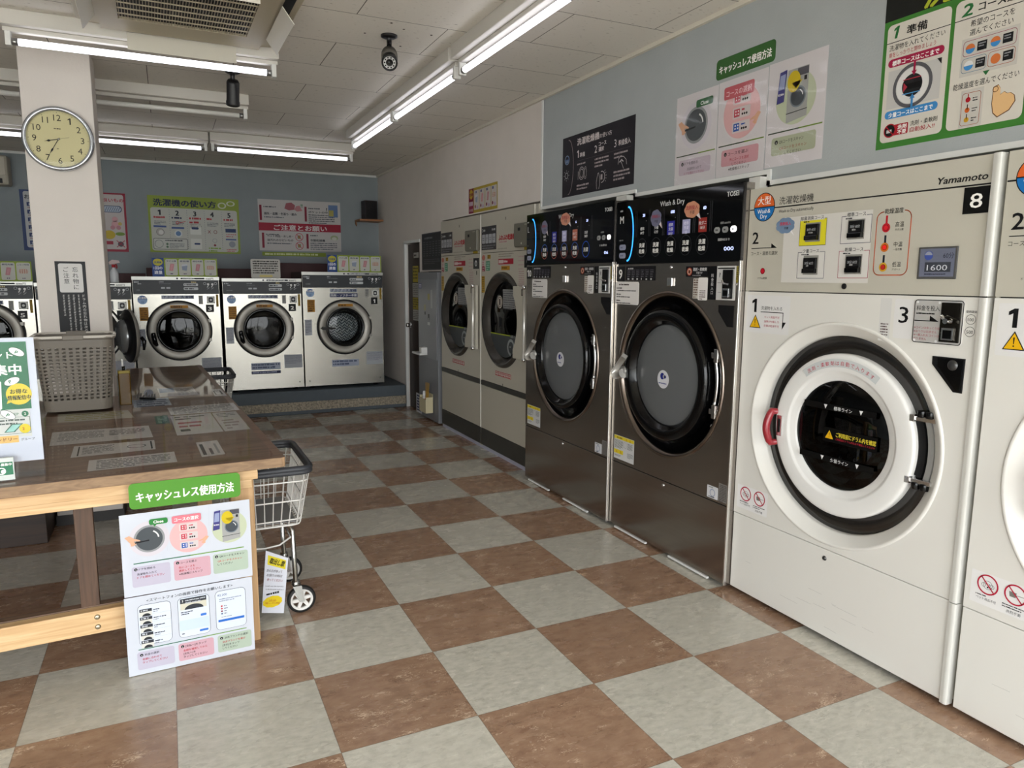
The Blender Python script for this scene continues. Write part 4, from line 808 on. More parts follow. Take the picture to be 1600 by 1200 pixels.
    b = MB(); n = 20; A = [math.radians(38-76*k/n) for k in range(n+1)]
    pts = [(0.955-0.02, 1.375)]+[(0.935, 0.842)]+[(CX+(R-0.045)*math.cos(a), CZ+(R-0.045)*math.sin(a)) for a in A[::-1]]
    pts = [(0.935, 0.842), (0.935, 1.378), (CX+(R-0.045)*math.cos(A[0]), 1.378)]+[(CX+(R-0.045)*math.cos(a), CZ+(R-0.045)*math.sin(a)) for a in A if abs(math.sin(a))*(R-0.045) < 0.262]+[(CX+(R-0.045)*math.cos(A[-1]), 0.842)]
    b.prism(pts, -0.034, -0.012, m_cr); b.Y = -0.0345; b.rect(0.825, 1.31, 0.865, 1.358, '#2b2924', 1); b.rect(0.833, 1.318, 0.857, 1.35, '#6d6a60', 2); b.build('handle_plate', d, bevel=0.003)
    b = MB(); b.tube([(0.905, -0.048, 0.85), (0.905, -0.048, 1.37)], 0.013, M('grab_bar', '#e2dfd8', 0.25, 0.6), n=12)
    for z in (0.85, 1.37): b.lathe([(0, -0.014), (0.017, -0.014), (0.017, 0.014), (0, 0.014)], (0.905, -0.048, z), m_chrome, n=14, axis='z'); b.box(0.895, 0.915, -0.046, -0.03, z-0.01, z+0.01, m_chrome)
    b.build('handle', d)
    cu = MB(); cu.box(0.806, 0.925, -0.004, 0, 1.512, 1.602, M('coin_mech_dark')); cu.Y = -0.0045; cu.disc(0.868, 1.558, 0.025, '#c9c9c9', 1); cu.disc(0.872, 1.555, 0.014, '#6b6b6b', 2); cu.rect(0.865, 1.463, 0.880, 1.495, '#141414', -8); cu.build('coin_unit', t, bevel=0.002)
    s = MB(); s.rect(0.80, 1.64, 0.90, 1.662, '#a08a25', 4); s.build('price_sticker', t)
    drum(t, CX, CZ, R-0.09, 0.06, 0.5)
    return t
dryer(4.020, 'cream clothes dryer beside the grey change machine, farther of the pair')
dryer(3.052, 'cream clothes dryer beside dark machine 10, nearer of the pair')
b = MB().box(0.602, 0.64, 2.04, 2.088, 0.18, 1.95, m_cr).build('filler_strip'); tag(b, 'narrow cream filler strip between the nearer cream dryer and machine 10', 'filler strip')

# ---------------------------------------------------------------- change machine, its board, holder box
m_kg = M('kiosk_grey', '#74767a', 0.45)
k = thing('change_machine', 'grey metal change machine between the brown door and the cream dryers', 'change machine', (0.585, 4.68, 0), RW)
b = MB(); b.box(0.0, 0.60, 0.0, 0.45, 0.015, 1.49, m_kg); b.build('body', k, bevel=0.004)
b = MB(); b.box(0.03, 0.58, -0.008, 0.0, 0.64, 1.42, M('kiosk_door', '#7e8084', 0.4)); b.Y = -0.0085
b.rect(0.055, 1.33, 0.145, 1.38, '#4a4a86', 1); b.rect(0.062, 1.337, 0.138, 1.373, '#c3c1cc', 2); b.text('両替機', 0.10, 1.345, 0.02, '#33337a', 3, al='c', wd=0.065)
b.rect(0.42, 1.14, 0.47, 1.32, '#a5a6a8', 1); b.rect(0.33, 1.22, 0.39, 1.28, '#a59a5c', 1); b.rect(0.215, 1.11, 0.27, 1.17, '#9b9370', 1); b.disc(0.245, 1.085, 0.018, '#1a1a1a', 1); b.rect(0.33, 1.02, 0.38, 1.08, '#2a2a2a', 1); b.rect(0.32, 0.97, 0.39, 1.0, '#c5c5c5', 1); b.disc(0.355, 1.03, 0.014, '#9a9a9a', 2); b.build('front_door', k, bevel=0.002)
b = MB(); b.box(0.20, 0.265, -0.006, 0.0, 0.76, 0.87, m_black); b.build('coin_outlet', k)
b = MB(); b.box(0.05, 0.30, -0.09, -0.008, 0.665, 0.685, m_trim).box(0.23, 0.30, -0.07, -0.008, 0.685, 0.745, m_trim); b.build('coin_tray', k, bevel=0.004, label='white shelf tray')
s = MB(); s.box(0, 0.60, 0, 0.012, 1.512, 1.872, ink('#26282b')); s.Y = -0.0005; s.frame(0.006, 1.518, 0.594, 1.866, 0.006, '#4a4c50', 1); s.scrib(0.08, 1.835, 0.52, 1, 0.02, '#6f7174', 1)
for kx in range(6): s.scrib(0.05+kx*0.09, 1.79, 0.11+kx*0.09, 7, 0.010, '#55575b', 1, gap=1.2)
s.scrib(0.06, 1.62, 0.54, 3, 0.010, '#4c4e52', 1)
s = s.build('notice_board'); s.location = (0.605, 4.60, 0); s.rotation_euler = (0, 0, RW); tag(s, 'dark grey printed notice board on the wall above the change machine', 'notice board')
k = thing('holder_box', 'small ivory box with a bottle and yellow sticks, hung low on the change machine', 'box', (0.50, 4.42, 0.10), RW)
b = MB(); mi = M('ivory_plastic', '#c9bf9c', 0.45)
b.box(0, 0.20, 0, 0.004, 0, 0.14, mi).box(0, 0.20, 0.072, 0.076, 0, 0.19, mi).box(0, 0.004, 0.004, 0.072, 0, 0.16, mi).box(0.196, 0.2, 0.004, 0.072, 0, 0.16, mi).box(0.004, 0.196, 0.004, 0.072, 0, 0.004, mi); b.build('body', k)
for i in range(4):
    b = MB(); b.tube([(0.12+i*0.014, 0.03, 0.006), (0.11+i*0.022, 0.035+0.008*(i % 2), 0.30)], 0.004, M('yellow_stick', '#b78a2a', 0.5), n=6); o = b.build('wooden_stick'); o.location = (0.50, 4.42, 0.10); o.rotation_euler = (0, 0, RW); tag(o, 'thin yellow stick standing in the ivory box on the change machine', 'stick', 'yellow sticks in the ivory box')
bt = thing('small_bottle', 'little white bottle with red cap standing in the ivory box', 'bottle', (0.53, 4.355, 0.106), RW)
b = MB(); b.lathe([(0, 0), (0.022, 0), (0.022, 0.12), (0.012, 0.15), (0.012, 0.16), (0, 0.16)], (0, 0, 0), ink('#cfcfcf'), n=16, axis='z'); b.build('body', bt); b = MB(); b.lathe([(0.0228, 0.1), (0.0228, 0.125)], (0, 0, 0), ink(RED), n=16, axis='z'); b.build('band', bt); b = MB(); b.lathe([(0.016, 0.155), (0.012, 0.2), (0, 0.202)], (0, 0, 0), ink('#dddddd'), n=16, axis='z'); b.build('cap', bt)
s = MB(); s.box(0, 0.17, 0, 0.003, 0, 0.20, ink('#b9bbc0')); s.Y = -0.0003; s.rect(0.02, 0.02, 0.15, 0.185, '#2b3558', 1)
for i in range(5): s.scrib(0.03, 0.17-i*0.03, 0.14, 1, 0.014, '#c3c6d4', 2)
s = s.build('label_card'); s.location = (0.545, 4.66, 0.045); s.rotation_euler = (0, 0, RW); tag(s, 'navy and white label card hung beside the ivory box', 'card')
# ================================================================ WASHERS ON THE PLATFORM
m_ws = M('washer_steel', '#98958d', 0.25, 0.95, var=(3, 0.05, (0.5, 1, 30)), aniso=0.3); m_wpan = M('washer_panel_grey', '#303336', 0.4, spec=0.3)
m_wring = M('washer_ring_steel', '#96928a', 0.42, 0.45)
def washer(x0, x1, ztop, zpan, cx, label, number, price, tier=False, opened=False, laundry=False):
    PZ = 0.262
    t = thing('washing_machine', label, 'washing machine', (x0, 5.30, PZ), 0, 'stainless washing machines')
    W = x1-x0; Z = lambda z: z-PZ; zt, zp, CX, CZ = Z(ztop), Z(zpan), cx-x0, Z(0.905); R = 0.292
    b = MB(); b.box(0.0, 0.012, 0.004, 0.74, 0.015, zt-0.03, m_ws).box(W-0.012, W, 0.004, 0.74, 0.015, zt-0.03, m_ws).box(0.012, W-0.012, 0.72, 0.74, 0.015, zt-0.03, m_ws).box(0, W, 0.01, 0.74, zt-0.03, zt-0.001, m_ws)
    b.box(0.012, W-0.012, 0.02, 0.70, 0.015, 0.03, m_darkgap)
    for xx in (0.08, W-0.08): b.lathe([(0, -0.015), (0.025, -0.015), (0.025, 0.015)], (xx, 0.08, 0.005), m_blackmat, n=12, axis='z')
    b.build('body', t)
    b = MB(); b.box(-0.004, W+0.004, -0.012, 0.008, zt-0.032, zt, M('top_strip', '#aaa9a4', 0.35, 0.7)); b.Y = -0.0125
    b.text(price, W-0.05, zt-0.027, 0.022, '#2c3038', 1, al='r', wd=0.085 if len(price) > 4 else 0.07, bold=0.03); b.rr(W*0.55, zt-0.024, W*0.83, zt-0.010, 0.006, '#20242c', 1); b.scrib(W*0.57, zt-0.012, W*0.81, 1, 0.010, '#b0b3b8', 2); b.disc(W*0.51, zt-0.017, 0.009, '#20242c', 1)
    b.build('top_strip', t, bevel=0.002)
    p = MB(); p.box(0.002, W-0.002, -0.004, 0.010, zp+0.002, zt-0.032, m_wpan); p.Y = -0.0045; zc = (zp+zt-0.032)/2; hh = (zt-0.032-zp)/2
    p.scrib(0.015, zt-0.045, 0.09, 1, 0.013, '#a9abae', 1); p.scrib(0.045, zt-0.062, 0.10, 1, 0.012, '#a9abae', 1); p.scrib(0.035, zc-hh*0.35, 0.10, 1, 0.009, '#74777a', 1)
    p.scrib(W*0.30, zt-0.045, W*0.38, 1, 0.010, '#8d9093', 1); p.scrib(W*0.30, zt-0.065, W*0.46, 1, 0.006, '#6d7073', 1)
    for i, xx in enumerate((W*0.32, W*0.38)): p.rr(xx, zc-0.016, xx+0.035, zc, 0.004, '#b5b7ba', 1)
    for i in range(2): p.rr(W*0.58, zc+0.010-i*0.038, W*0.75, zc+0.036-i*0.038, 0.008, '#c3c6c8', 1); p.scrib(W*0.59, zc+0.030-i*0.038, W*0.74, 1, 0.014, '#55585c', 2)
    p.scrib(W*0.67, zc+0.055, W*0.74, 1, 0.013, '#b7a77a', 1)
    for xx in (W*0.83, W*0.96): p.ring(xx, zc+0.035, 0.010, 0.013, '#b5b8ba', 1, n=20)
    for xx in (W*0.87, W*0.92): p.disc(xx, zc+0.028, 0.010, '#e5e5e5', 1); p.line([(xx-0.008, zc), (xx+0.008, zc+0.028)], 0.007, '#d5d5d5', 2); p.line([(xx-0.01, zc-0.02), (xx+0.01, zc-0.005)], 0.004, '#9d9fa1', 1)
    p.build('control_panel', t, bevel=0.002)
    p = MB(); p.holed(0, W, 0.018, zp, CX, CZ, R-0.03, m_ws); p.box(0, W, 0.0005, 0.01, zp-0.006, zp, m_ws).box(0, W, 0.0005, 0.01, 0.018, 0.024, m_ws)
    p.disc(0.078, zp-0.055, 0.042, '#8fa9cc', 1, n=30); p.disc(0.078, zp-0.055, 0.042, '#3b62a0', 2, a0=0.1, a1=PI-0.1); p.text('洗濯機', 0.078, zp-0.045, 0.024, WHITE, 3, al='c', bold=0.02); p.text('13' if not tier else '27', 0.078, zp-0.085, 0.024, '#2c4f8c', 3, al='c', bold=0.02)
    p.rect(CX-0.145, zp-0.047, CX+0.145, zp-0.012, '#b3b9c4', 1); p.text('ざぶざぶ洗濯機', CX, zp-0.041, 0.031, '#1f2a52', 2, al='c', wd=0.275, bold=0.03)
    if tier: p.rect(CX-0.148, zp-0.100, CX+0.148, zp-0.060, '#27305a', 1); p.text('洗剤・ソフター不要', CX, zp-0.091, 0.028, '#e6e6ea', 2, al='c', wd=0.28, bold=0.03)
    p.rect(W-0.193, zp-0.10, W-0.155, zp-0.015, '#9d9c98', 1); p.scrib(W-0.188, zp-0.022, W-0.16, 6, 0.006, '#55565a', 2)
    p.rect(W-0.118, zp-0.092, W-0.045, zp-0.022, '#d0d0cd', 1); p.rr(W-0.102, zp-0.082, W-0.062, zp-0.033, 0.012, '#202226', 2); p.disc(W-0.082, zp-0.058, 0.011, '#c9c9c9', 3)
    for dx in (-0.112, -0.052): 
        for dz_ in (-0.028, -0.086): p.disc(W+dx, zp+dz_, 0.004, '#2a2a2a', 2, n=8)
    p.rect(W-0.034, zp-0.125, W-0.012, zp-0.005, '#a08226', 1); p.scrib(W-0.031, zp-0.012, W-0.015, 9, 0.007, '#4d3c10', 2)
    p.rect(0.045, zp-0.255, 0.122, zp-0.125, '#a6741e', 1); p.scrib(0.052, zp-0.135, 0.115, 6, 0.010, '#5b3c0c', 2); p.scrib(0.052, zp-0.235, 0.115, 1, 0.012, '#5b3c0c', 2)
    p.rect(0.012, zp-0.50, 0.085, zp-0.335, '#a9adb5', 1); p.scrib(0.018, zp-0.342, 0.080, 12, 0.006, '#62656d', 2)
    p.rect(CX-0.145, Z(0.48), CX+0.145, Z(0.552), '#9fa6b8', 1); p.scrib(CX-0.135, Z(0.545), CX+0.135, 2, 0.020, '#515a72', 2, gap=0.5)
    if not tier: p.rect(CX-0.145, Z(0.437), CX+0.145, Z(0.468), '#262c4c', 1); p.scrib(CX-0.135, Z(0.462), CX+0.135, 1, 0.016, '#8f94ad', 2)
    p.rect(W-0.195, Z(0.488), W-0.012, Z(0.628), '#a3a6ac', 1); p.scrib(W-0.185, Z(0.62), W-0.02, 8, 0.006, '#787b84', 2)
    for xx in (0.045, W-0.045): p.disc(xx, Z(0.335), 0.006, '#2f2f2f', 1, n=10)
    p.build('front_panel', t)
    s = MB(); s.rect(W-0.130, zp-0.178, W-0.058, zp-0.105, '#111214', 1); s.frame(W-0.130, zp-0.178, W-0.058, zp-0.105, 0.002, '#8a8a8a', 2); s.text(number, W-0.094, zp-0.163, 0.052, WHITE, 2, al='c', wd=0.032 if number != '1' else 0.018, bold=0.03); s.build('number_plate', t)
    # door ring and door
    s = MB(); s.lathe([(R+0.004, 0.002), (R+0.004, -0.012), (R-0.012, -0.014), (R-0.012, -0.006)], (CX, 0, CZ), m_blackmat, n=64); s.build('door_gasket', t)
    mr = M('washer_throat', '#2c2b29', 0.5); b = MB(); b.lathe([(R-0.012, 0.0), (R-0.08, 0.02), (R-0.095, 0.1)], (CX, 0, CZ), mr, n=56); b.build('throat', t)
    dr = thing('x', 'x', 'x') if False else None
    d = MB(); ox, oz = (CX, CZ) if not opened else (-R, 0.0)
    if not opened:
        d.lathe([(R-0.012, 0.0), (R-0.012, -0.034), (R-0.017, -0.042), (R-0.030, -0.045), (0.215, -0.042), (0.206, -0.036)], (CX, 0, CZ), m_wring, n=64); d.lathe([(0.208, -0.036), (0.204, -0.046), (0.186, -0.046), (0.176, -0.020), (0.172, 0.0)], (CX, 0, CZ), m_black, n=64)
        dd = d.build('door', t)
        g = MB(); g.lathe([(0.176, -0.030), (0.14, -0.036), (0.08, -0.040), (0, -0.042)], (CX, 0, CZ), glassy('door_glass_clear', '#c3c6c6', 0.01, graz=0.3) if tier else m_glassw, n=48); g.build('door_glass', dd)
        h_ = MB()
        if tier: h_.prism([(CX-0.268, CZ-0.008), (CX-0.245, CZ+0.013), (CX-0.11, CZ-0.002), (CX-0.11, CZ-0.016), (CX-0.245, CZ-0.022)], -0.066, -0.046, m_black)
        else: h_.tube([(CX-0.235, -0.05, CZ-0.02), (CX-0.232, -0.068, CZ-0.05), (CX-0.222, -0.068, CZ-0.11), (CX-0.208, -0.05, CZ-0.135)], [0.020, 0.023, 0.022, 0.014], m_black, n=12)
        h_.build('handle', dd)
        b = MB(); b.box(CX+0.245, CX+0.285, -0.035, 0.0, CZ+0.08, CZ+0.11, m_wring).box(CX+0.245, CX+0.285, -0.035, 0.0, CZ-0.11, CZ-0.08, m_wring); b.build('hinge', dd)
        s = MB(); s.Y = -0.0462; s.rect(CX-0.075, CZ+0.222, CX+0.085, CZ+0.250, '#a8741c', 1); s.scrib(CX-0.068, CZ+0.246, CX+0.078, 1, 0.020, '#5f3e0b', 2); s.build('price_sticker', dd)
    else:
        # door swung out on its right hinge; local origin at the hinge line
        C_ = (-R, 0.0, 0.0)
        d.lathe([(R-0.012, 0.0), (R-0.012, -0.030), (R-0.040, -0.045), (0.20, -0.040), (0.0, -0.042)], C_, m_wring, n=64)
        d.lathe([(R-0.012, 0.0), (R-0.03, 0.012), (0.225, 0.018), (0.20, 0.03), (0.19, 0.05)], C_, m_blackmat, n=64)
        dd = d.build('door', t); dd.location = (CX+R-0.035, -0.03, CZ-0.02); dd.rotation_euler = (0, 0, math.radians(109)); dd.scale = (0.88, 0.88, 0.88)
        g = MB(); g.lathe([(0.182, 0.030), (0.175, 0.062), (0.14, 0.085), (0.07, 0.095), (0, 0.097)], C_, M('door_bulge', '#8a8c8d', 0.22, 0.6, coat=0.2), n=48); g.build('door_glass', dd)
        b = MB(); b.tube([(-2*R+0.03, -0.05, 0.0), (-2*R+0.01, -0.07, -0.04), (-2*R+0.02, -0.065, -0.13)], [0.018, 0.02, 0.012], m_black, n=12); b.build('handle', dd)
        b = MB(); b.box(-0.06, 0.01, -0.03, 0.01, 0.05, 0.08, m_chrome).box(-0.06, 0.01, -0.03, 0.01, -0.10, -0.07, m_chrome); b.build('hinge', dd)
    dm_ = drum(t, CX, CZ, 0.195, 0.10, 0.45, M('washer_drum', '#3e3f41', 0.35, 0.8, var=(30, 0.2)))
    b = MB(); b.lathe([(0.05, 0.54), (0.05, 0.50), (0.03, 0.485), (0, 0.485)], (CX, 0, CZ), M('hub_white', '#c9c9c6', 0.4), n=28); b.build('drum_hub', dm_)
    return t, CX, CZ, PZ
t1, CX, CZ, PZ = washer(-0.475, 0.380, 1.490, 1.325, -0.045, 'larger stainless washer number 1 by the corner, its drum full of patterned laundry', '1', '1000円', tier=True)
washer(-1.252, -0.490, 1.418, 1.262, -0.870, 'stainless washer number 2 with a handwritten note on top', '2', '900円')
washer(-2.050, -1.284, 1.430, 1.262, -1.662, 'stainless washer number 3, right of the opened black door', '3', '900円')
washer(-2.835, -2.064, 1.368, 1.213, -2.445, 'stainless washer number 4 with its round door standing open, behind the column', '4', '600円', opened=True)
washer(-3.615, -2.850, 1.378, 1.222, -3.225, 'stainless washer number 5, at the left edge beyond the column', '5', '600円')
# laundry behind the glass of number 1
def zigzag_mat():
    m = bpy.data.materials.new('chevron_cloth'); m.use_nodes = True; nt = m.node_tree; N = nt.nodes; Lk = nt.links; b = N['Principled BSDF']; b.inputs['Roughness'].default_value = 0.9
    tc = N.new('ShaderNodeTexCoord'); wv = N.new('ShaderNodeTexWave'); wv.wave_type = 'BANDS'; wv.bands_direction = 'Z'; wv.wave_profile = 'SIN'; wv.inputs['Scale'].default_value = 10; wv.inputs['Distortion'].default_value = 0.0
    w2 = N.new('ShaderNodeTexWave'); w2.wave_profile = 'TRI'; w2.bands_direction = 'X'; w2.inputs['Scale'].default_value = 6
    Lk.new(tc.outputs['Object'], w2.inputs['Vector'])
    ml = N.new('ShaderNodeMath'); ml.operation = 'MULTIPLY'; ml.inputs[1].default_value = 0.030; Lk.new(w2.outputs['Fac'], ml.inputs[0])
    cb = N.new('ShaderNodeCombineXYZ'); Lk.new(ml.outputs[0], cb.inputs[2]); ad = N.new('ShaderNodeVectorMath'); ad.operation = 'ADD'; Lk.new(tc.outputs['Object'], ad.inputs[0]); Lk.new(cb.outputs[0], ad.inputs[1]); Lk.new(ad.outputs[0], wv.inputs['Vector'])
    rp = N.new('ShaderNodeValToRGB'); rp.color_ramp.elements[0].position = 0.45; rp.color_ramp.elements[0].color = (*hexc('#4b5963'), 1); rp.color_ramp.elements[1].position = 0.55; rp.color_ramp.elements[1].color = (*hexc('#dfe6e8'), 1)
    Lk.new(wv.outputs['Fac'], rp.inputs[0]); Lk.new(rp.outputs[0], b.inputs['Base Color']); return m
b = MB(); n, k_ = 26, 36
prof = [(0.0, 0.0)]
R_ = 0.166; idx0 = 0
for i in range(n+1):
    r = R_*i/n
    for j in range(k_):
        a = 2*PI*j/k_; yy = 0.0+0.10*(i/n)**3+0.018*math.sin(5*a+i*0.35)*math.sin(PI*i/n)+0.012*math.sin(3*a-i*0.6)
        b.v.append((r*math.cos(a)+0.004, yy, r*math.sin(a)*(0.92)-0.006))
zm = zigzag_mat()
for i in range(n):
    for j in range(k_): j2 = (j+1) % k_; b.face((i*k_+j, (i+1)*k_+j, (i+1)*k_+j2, i*k_+j2), zm, True)
lo = b.build('laundry'); lo.location = (-0.475+CX, 5.30, PZ+CZ); tag(lo, 'grey and white zigzag patterned cloth in the drum of washer 1', 'laundry', kind='thing')

# stand-up cards, note, spray bottle on the washers
def bag_icon(s, k, x, z, r):
    if k == 0 or k == 2: s.poly([(x-r*0.7, z-r), (x+r*0.35, z-r*1.1), (x+r*0.8, z+r), (x-r*0.3, z+r*1.1)], '#bd8a8f' if k else '#c99095', 3); s.line([(x-r*0.5, z-r*0.8), (x+r*0.2, z-r*0.85), (x+r*0.6, z+r*0.75), (x-r*0.15, z+r*0.85), (x-r*0.5, z-r*0.8)], 0.0015, '#8d4d58', 4)
    elif k == 1: s.poly([(x-r*0.7, z-r*0.8), (x+r*0.5, z-r), (x+r*0.8, z+r*0.7), (x-r*0.8, z+r*0.5)], '#8d98ab', 3); s.poly([(x-r*0.9, z+r*0.3), (x+r*0.9, z+r*0.6), (x+r*0.6, z+r), (x-r*0.6, z+r*0.9)], '#c0c4cc', 4)
    else:
        s.poly([(x-r*1.2, z), (x-r*0.6, z+r*0.7), (x+r*0.6, z+r*0.7), (x+r*1.2, z), (x+r*0.7, z-r*0.6), (x-r*0.7, z-r*0.6)], '#c3b1a0', 3)
        for i in range(3):
            for j in range(4): s.disc(x-r*0.8+j*r*0.52, z-r*0.38+i*r*0.38, r*0.13, '#a34d50', 4, n=8)
def course_board(x, z, label, flip=False):
    s = MB(); W, H = 0.585, 0.180; s.box(0, W, 0, 0.004, 0, H, ink('#8da23c')); s.Y = -0.0003
    s.rect(0, 0, 0.105, H, '#2f4a86', 1); s.disc(0.052, H-0.042, 0.042, '#b9b23a', 2, rz=0.034); s.text('洗濯機', 0.052, H-0.052, 0.022, '#24407a', 3, al='c', bold=0.02)
    s.text('1回の', 0.052, 0.070, 0.034, '#e6e8f0', 2, al='c', bold=0.03); s.text('適量', 0.052, 0.026, 0.036, '#e6e8f0', 2, al='c', bold=0.03)
    for k in range(4):
        x0 = 0.118+k*0.117; s.rr(x0, 0.012, x0+0.106, H-0.012, 0.014, '#bdbdb4', 2); s.text(('タオル類', '普段着', '綿毛布類', 'こたつ布団')[k], x0+0.053, H-0.036, 0.016, '#27335f', 3, al='c', wd=0.085, bold=0.02)
        bag_icon(s, k, x0+0.053, H*0.50, 0.033); s.scrib(x0+0.04, 0.034, x0+0.068, 1, 0.011, '#63506a', 3)
    o = s.build('course_board'); o.location = (x, 5.37, z); o.rotation_euler = (-0.03, 0, 0); tag(o, label, 'sign', 'green laundry load boards on the washers')
course_board(-1.872, 1.431, 'green and blue load board standing on washer 3'); course_board(-0.195, 1.491, 'green and blue load board standing on washer 1'); course_board(-3.44, 1.379, 'green load board on washer 5, left of the column')
s = MB(); s.prism(rrpts(0, 0, 0.29, 0.195, 0.015), 0, 0.002, ink('#b9b6b0')); s.Y = -0.0003; s.scrib(0.02, 0.18, 0.27, 6, 0.013, '#3d3a38', 1, gap=0.8); s.rr(0.08, 0.012, 0.21, 0.035, 0.01, '#cfc07c', 1)
s = s.build('note_card'); s.location = (-0.965, 5.40, 1.420); s.rotation_euler = (-0.06, 0, 0); tag(s, 'laminated note full of handwriting, leaning on top of washer 2', 'note')
sp = thing('spray_bottle', 'white spray bottle with red trigger head, standing on washer 4', 'spray bottle', (-2.203, 5.45, 1.369), 0.2)
b = MB(); b.lathe([(0, 0), (0.036, 0), (0.038, 0.01), (0.038, 0.085), (0.030, 0.115), (0.014, 0.135), (0.014, 0.15)], (0, 0, 0), M('bottle_white', '#c9cccf', 0.4), n=28, axis='z'); b.build('body', sp)
b = MB(); b.lathe([(0.017, 0.145), (0.017, 0.172), (0.0, 0.174)], (0, 0, 0), ink('#a32a30'), n=20, axis='z'); b.prism([(-0.035, 0.172), (0.055, 0.190), (0.045, 0.212), (-0.01, 0.218), (-0.04, 0.195)], -0.011, 0.011, ink('#c8b4b4')); b.tube([(0.018, 0, 0.18), (0.028, 0, 0.16), (0.026, 0, 0.135)], 0.005, ink('#a32a30')); b.build('trigger_head', sp)
for (xa, xb, za, zb, lb) in ((-2.35, -1.95, 1.0, 1.462, 'low dark red board behind washer 4, behind the spray bottle'), (-1.94, -0.60, 1.0, 1.522, 'long dark red board behind washers 3 and 2'), (-0.59, 0.10, 1.0, 1.592, 'taller dark red board behind washers 2 and 1')):
    o = MB().box(xa, xb, 6.08, 6.11, za, zb, M('dark_red_board', '#3c1518', 0.6)).build('backing_board', bevel=0.004); tag(o, lb, 'board', 'dark red boards behind the washers')
for (xa, xb) in ((-2.3, -1.0), (-0.9, 0.05)):
    pass

# ================================================================ WALL PRINTS
def place(s, name, label, cat, X, y0, group=None):
    o = s.build(name); o.location = (X, y0, 0); o.rotation_euler = (0, 0, RW); return tag(o, label, cat, group)
def sheet(W, z0, z1, x0=0, m='#d9d6d4'):
    s = MB(); s.box(x0, x0+W, -0.0006, 0.0, z0, z1, ink(m)); s.Y = -0.0008; return s
def hand(s, x, z, k, L=5, col='#cfa184', flip=1):
    for q in ([(-1.3, 0.75), (-0.75, 0.95), (-0.1, 0.42), (-0.25, -0.1), (-0.75, 0.0)], [(-0.45, 0.5), (0.05, 0.42), (0.55, 0.16), (0.52, 0.02), (-0.1, 0.1), (-0.4, 0.1)], [(-0.7, 0.1), (-0.2, 0.12), (-0.05, -0.3), (-0.15, -0.5), (-0.6, -0.35)], [(-0.55, -0.15), (0.02, -0.14), (0.08, -0.30), (-0.3, -0.55), (-0.62, -0.5)]):
        s.poly([(x+k*u*flip, z+k*v) for u, v in q], col, L); L += 0.15
def door_pic(s, x, z, k=1.0, grab=True):
    s.disc(x, z, 0.112*k, '#c5bfc6', 1, n=40); s.disc(x, z, 0.086*k, '#8a8c8e', 2, n=40); s.disc(x, z, 0.074*k, '#474c50', 3, n=40); s.ring(x, z, 0.048*k, 0.056*k, '#d5d5d5', 4, a0=0.1, a1=1.1, n=10)
    if grab: hand(s, x-0.075*k, z-0.008*k, 0.045*k); s.line([(x-0.075*k, z-0.014*k), (x-0.005*k, z-0.008*k)], 0.008*k, '#15151a', 6)
def course_pic(s, x, z, k=1.0):
    s.disc(x, z, 0.115*k, '#d3a6a6', 1, n=40)
    for i, c in enumerate(('#b8404e', '#b8404e', '#2f56a0')):
        zz = z+(0.060-0.062*i)*k; s.rr(x-0.055*k, zz-0.024*k, x+0.055*k, zz+0.024*k, 0.006*k, '#c6bcbb', 2); s.rect(x-0.046*k, zz-0.017*k, x-0.010*k, zz+0.017*k, c, 3)
        for a in (-0.038, -0.022):
            for b_ in (-0.009, 0.004): s.rect(x+a*k, zz+b_*k, x+(a+0.008)*k, zz+(b_+0.007)*k, '#d9cfcf', 4)
        for j in range(3): s.disc(x+(0.008+0.013*j)*k, zz-0.009*k, 0.0055*k, '#1a1a1a', 4, n=8)
        s.scrib(x+0.003*k, zz+0.014*k, x+0.035*k, 1, 0.008*k, c, 4)
    hand(s, x+0.078*k, z-0.050*k, 0.034*k, flip=-1)
def scan_pic(s, x, z, k=1.0):
    s.disc(x, z-0.01*k, 0.105*k, '#b4bba0', 1, n=40); s.poly([(x-0.045*k, z-0.105*k), (x+0.062*k, z-0.09*k), (x+0.062*k, z+0.105*k), (x-0.045*k, z+0.105*k)], '#9a9a98', 2); s.line([(x-0.045*k, z-0.068*k), (x+0.062*k, z-0.062*k)], 0.003*k, '#1d1d1d', 3)
    s.rect(x+0.005*k, z+0.072*k, x+0.062*k, z+0.102*k, '#4b4a52', 3); s.rect(x+0.040*k, z+0.05*k, x+0.054*k, z+0.067*k, '#1d1d1d', 3)
    s.disc(x+0.012*k, z-0.008*k, 0.042*k, '#6f7880', 3); s.disc(x+0.012*k, z-0.008*k, 0.036*k, '#41474d', 4); s.ring(x+0.012*k, z-0.008*k, 0.024*k, 0.028*k, '#d5d5d5', 5, a0=0.1, a1=1.2, n=8)
    s.poly([(x-0.022*k, z+0.05*k), (x+0.035*k, z+0.055*k), (x, z+0.025*k)], '#c3ac1f', 5); s.disc(x-0.012*k, z+0.055*k, 0.034*k, '#c3ac1f', 5, rz=0.042*k)
    s.poly([(x-0.10*k, z-0.02*k), (x-0.06*k, z-0.015*k), (x-0.05*k, z+0.11*k), (x-0.088*k, z+0.105*k)], '#3f3d78', 6); s.poly([(x-0.092*k, z+0.035*k), (x-0.061*k, z+0.037*k), (x-0.056*k, z+0.095*k), (x-0.084*k, z+0.092*k)], '#8b94b5', 7); s.text('SCAN', x-0.078*k, z+0.012*k, 0.012*k, WHITE, 7, al='c', bold=0.03)
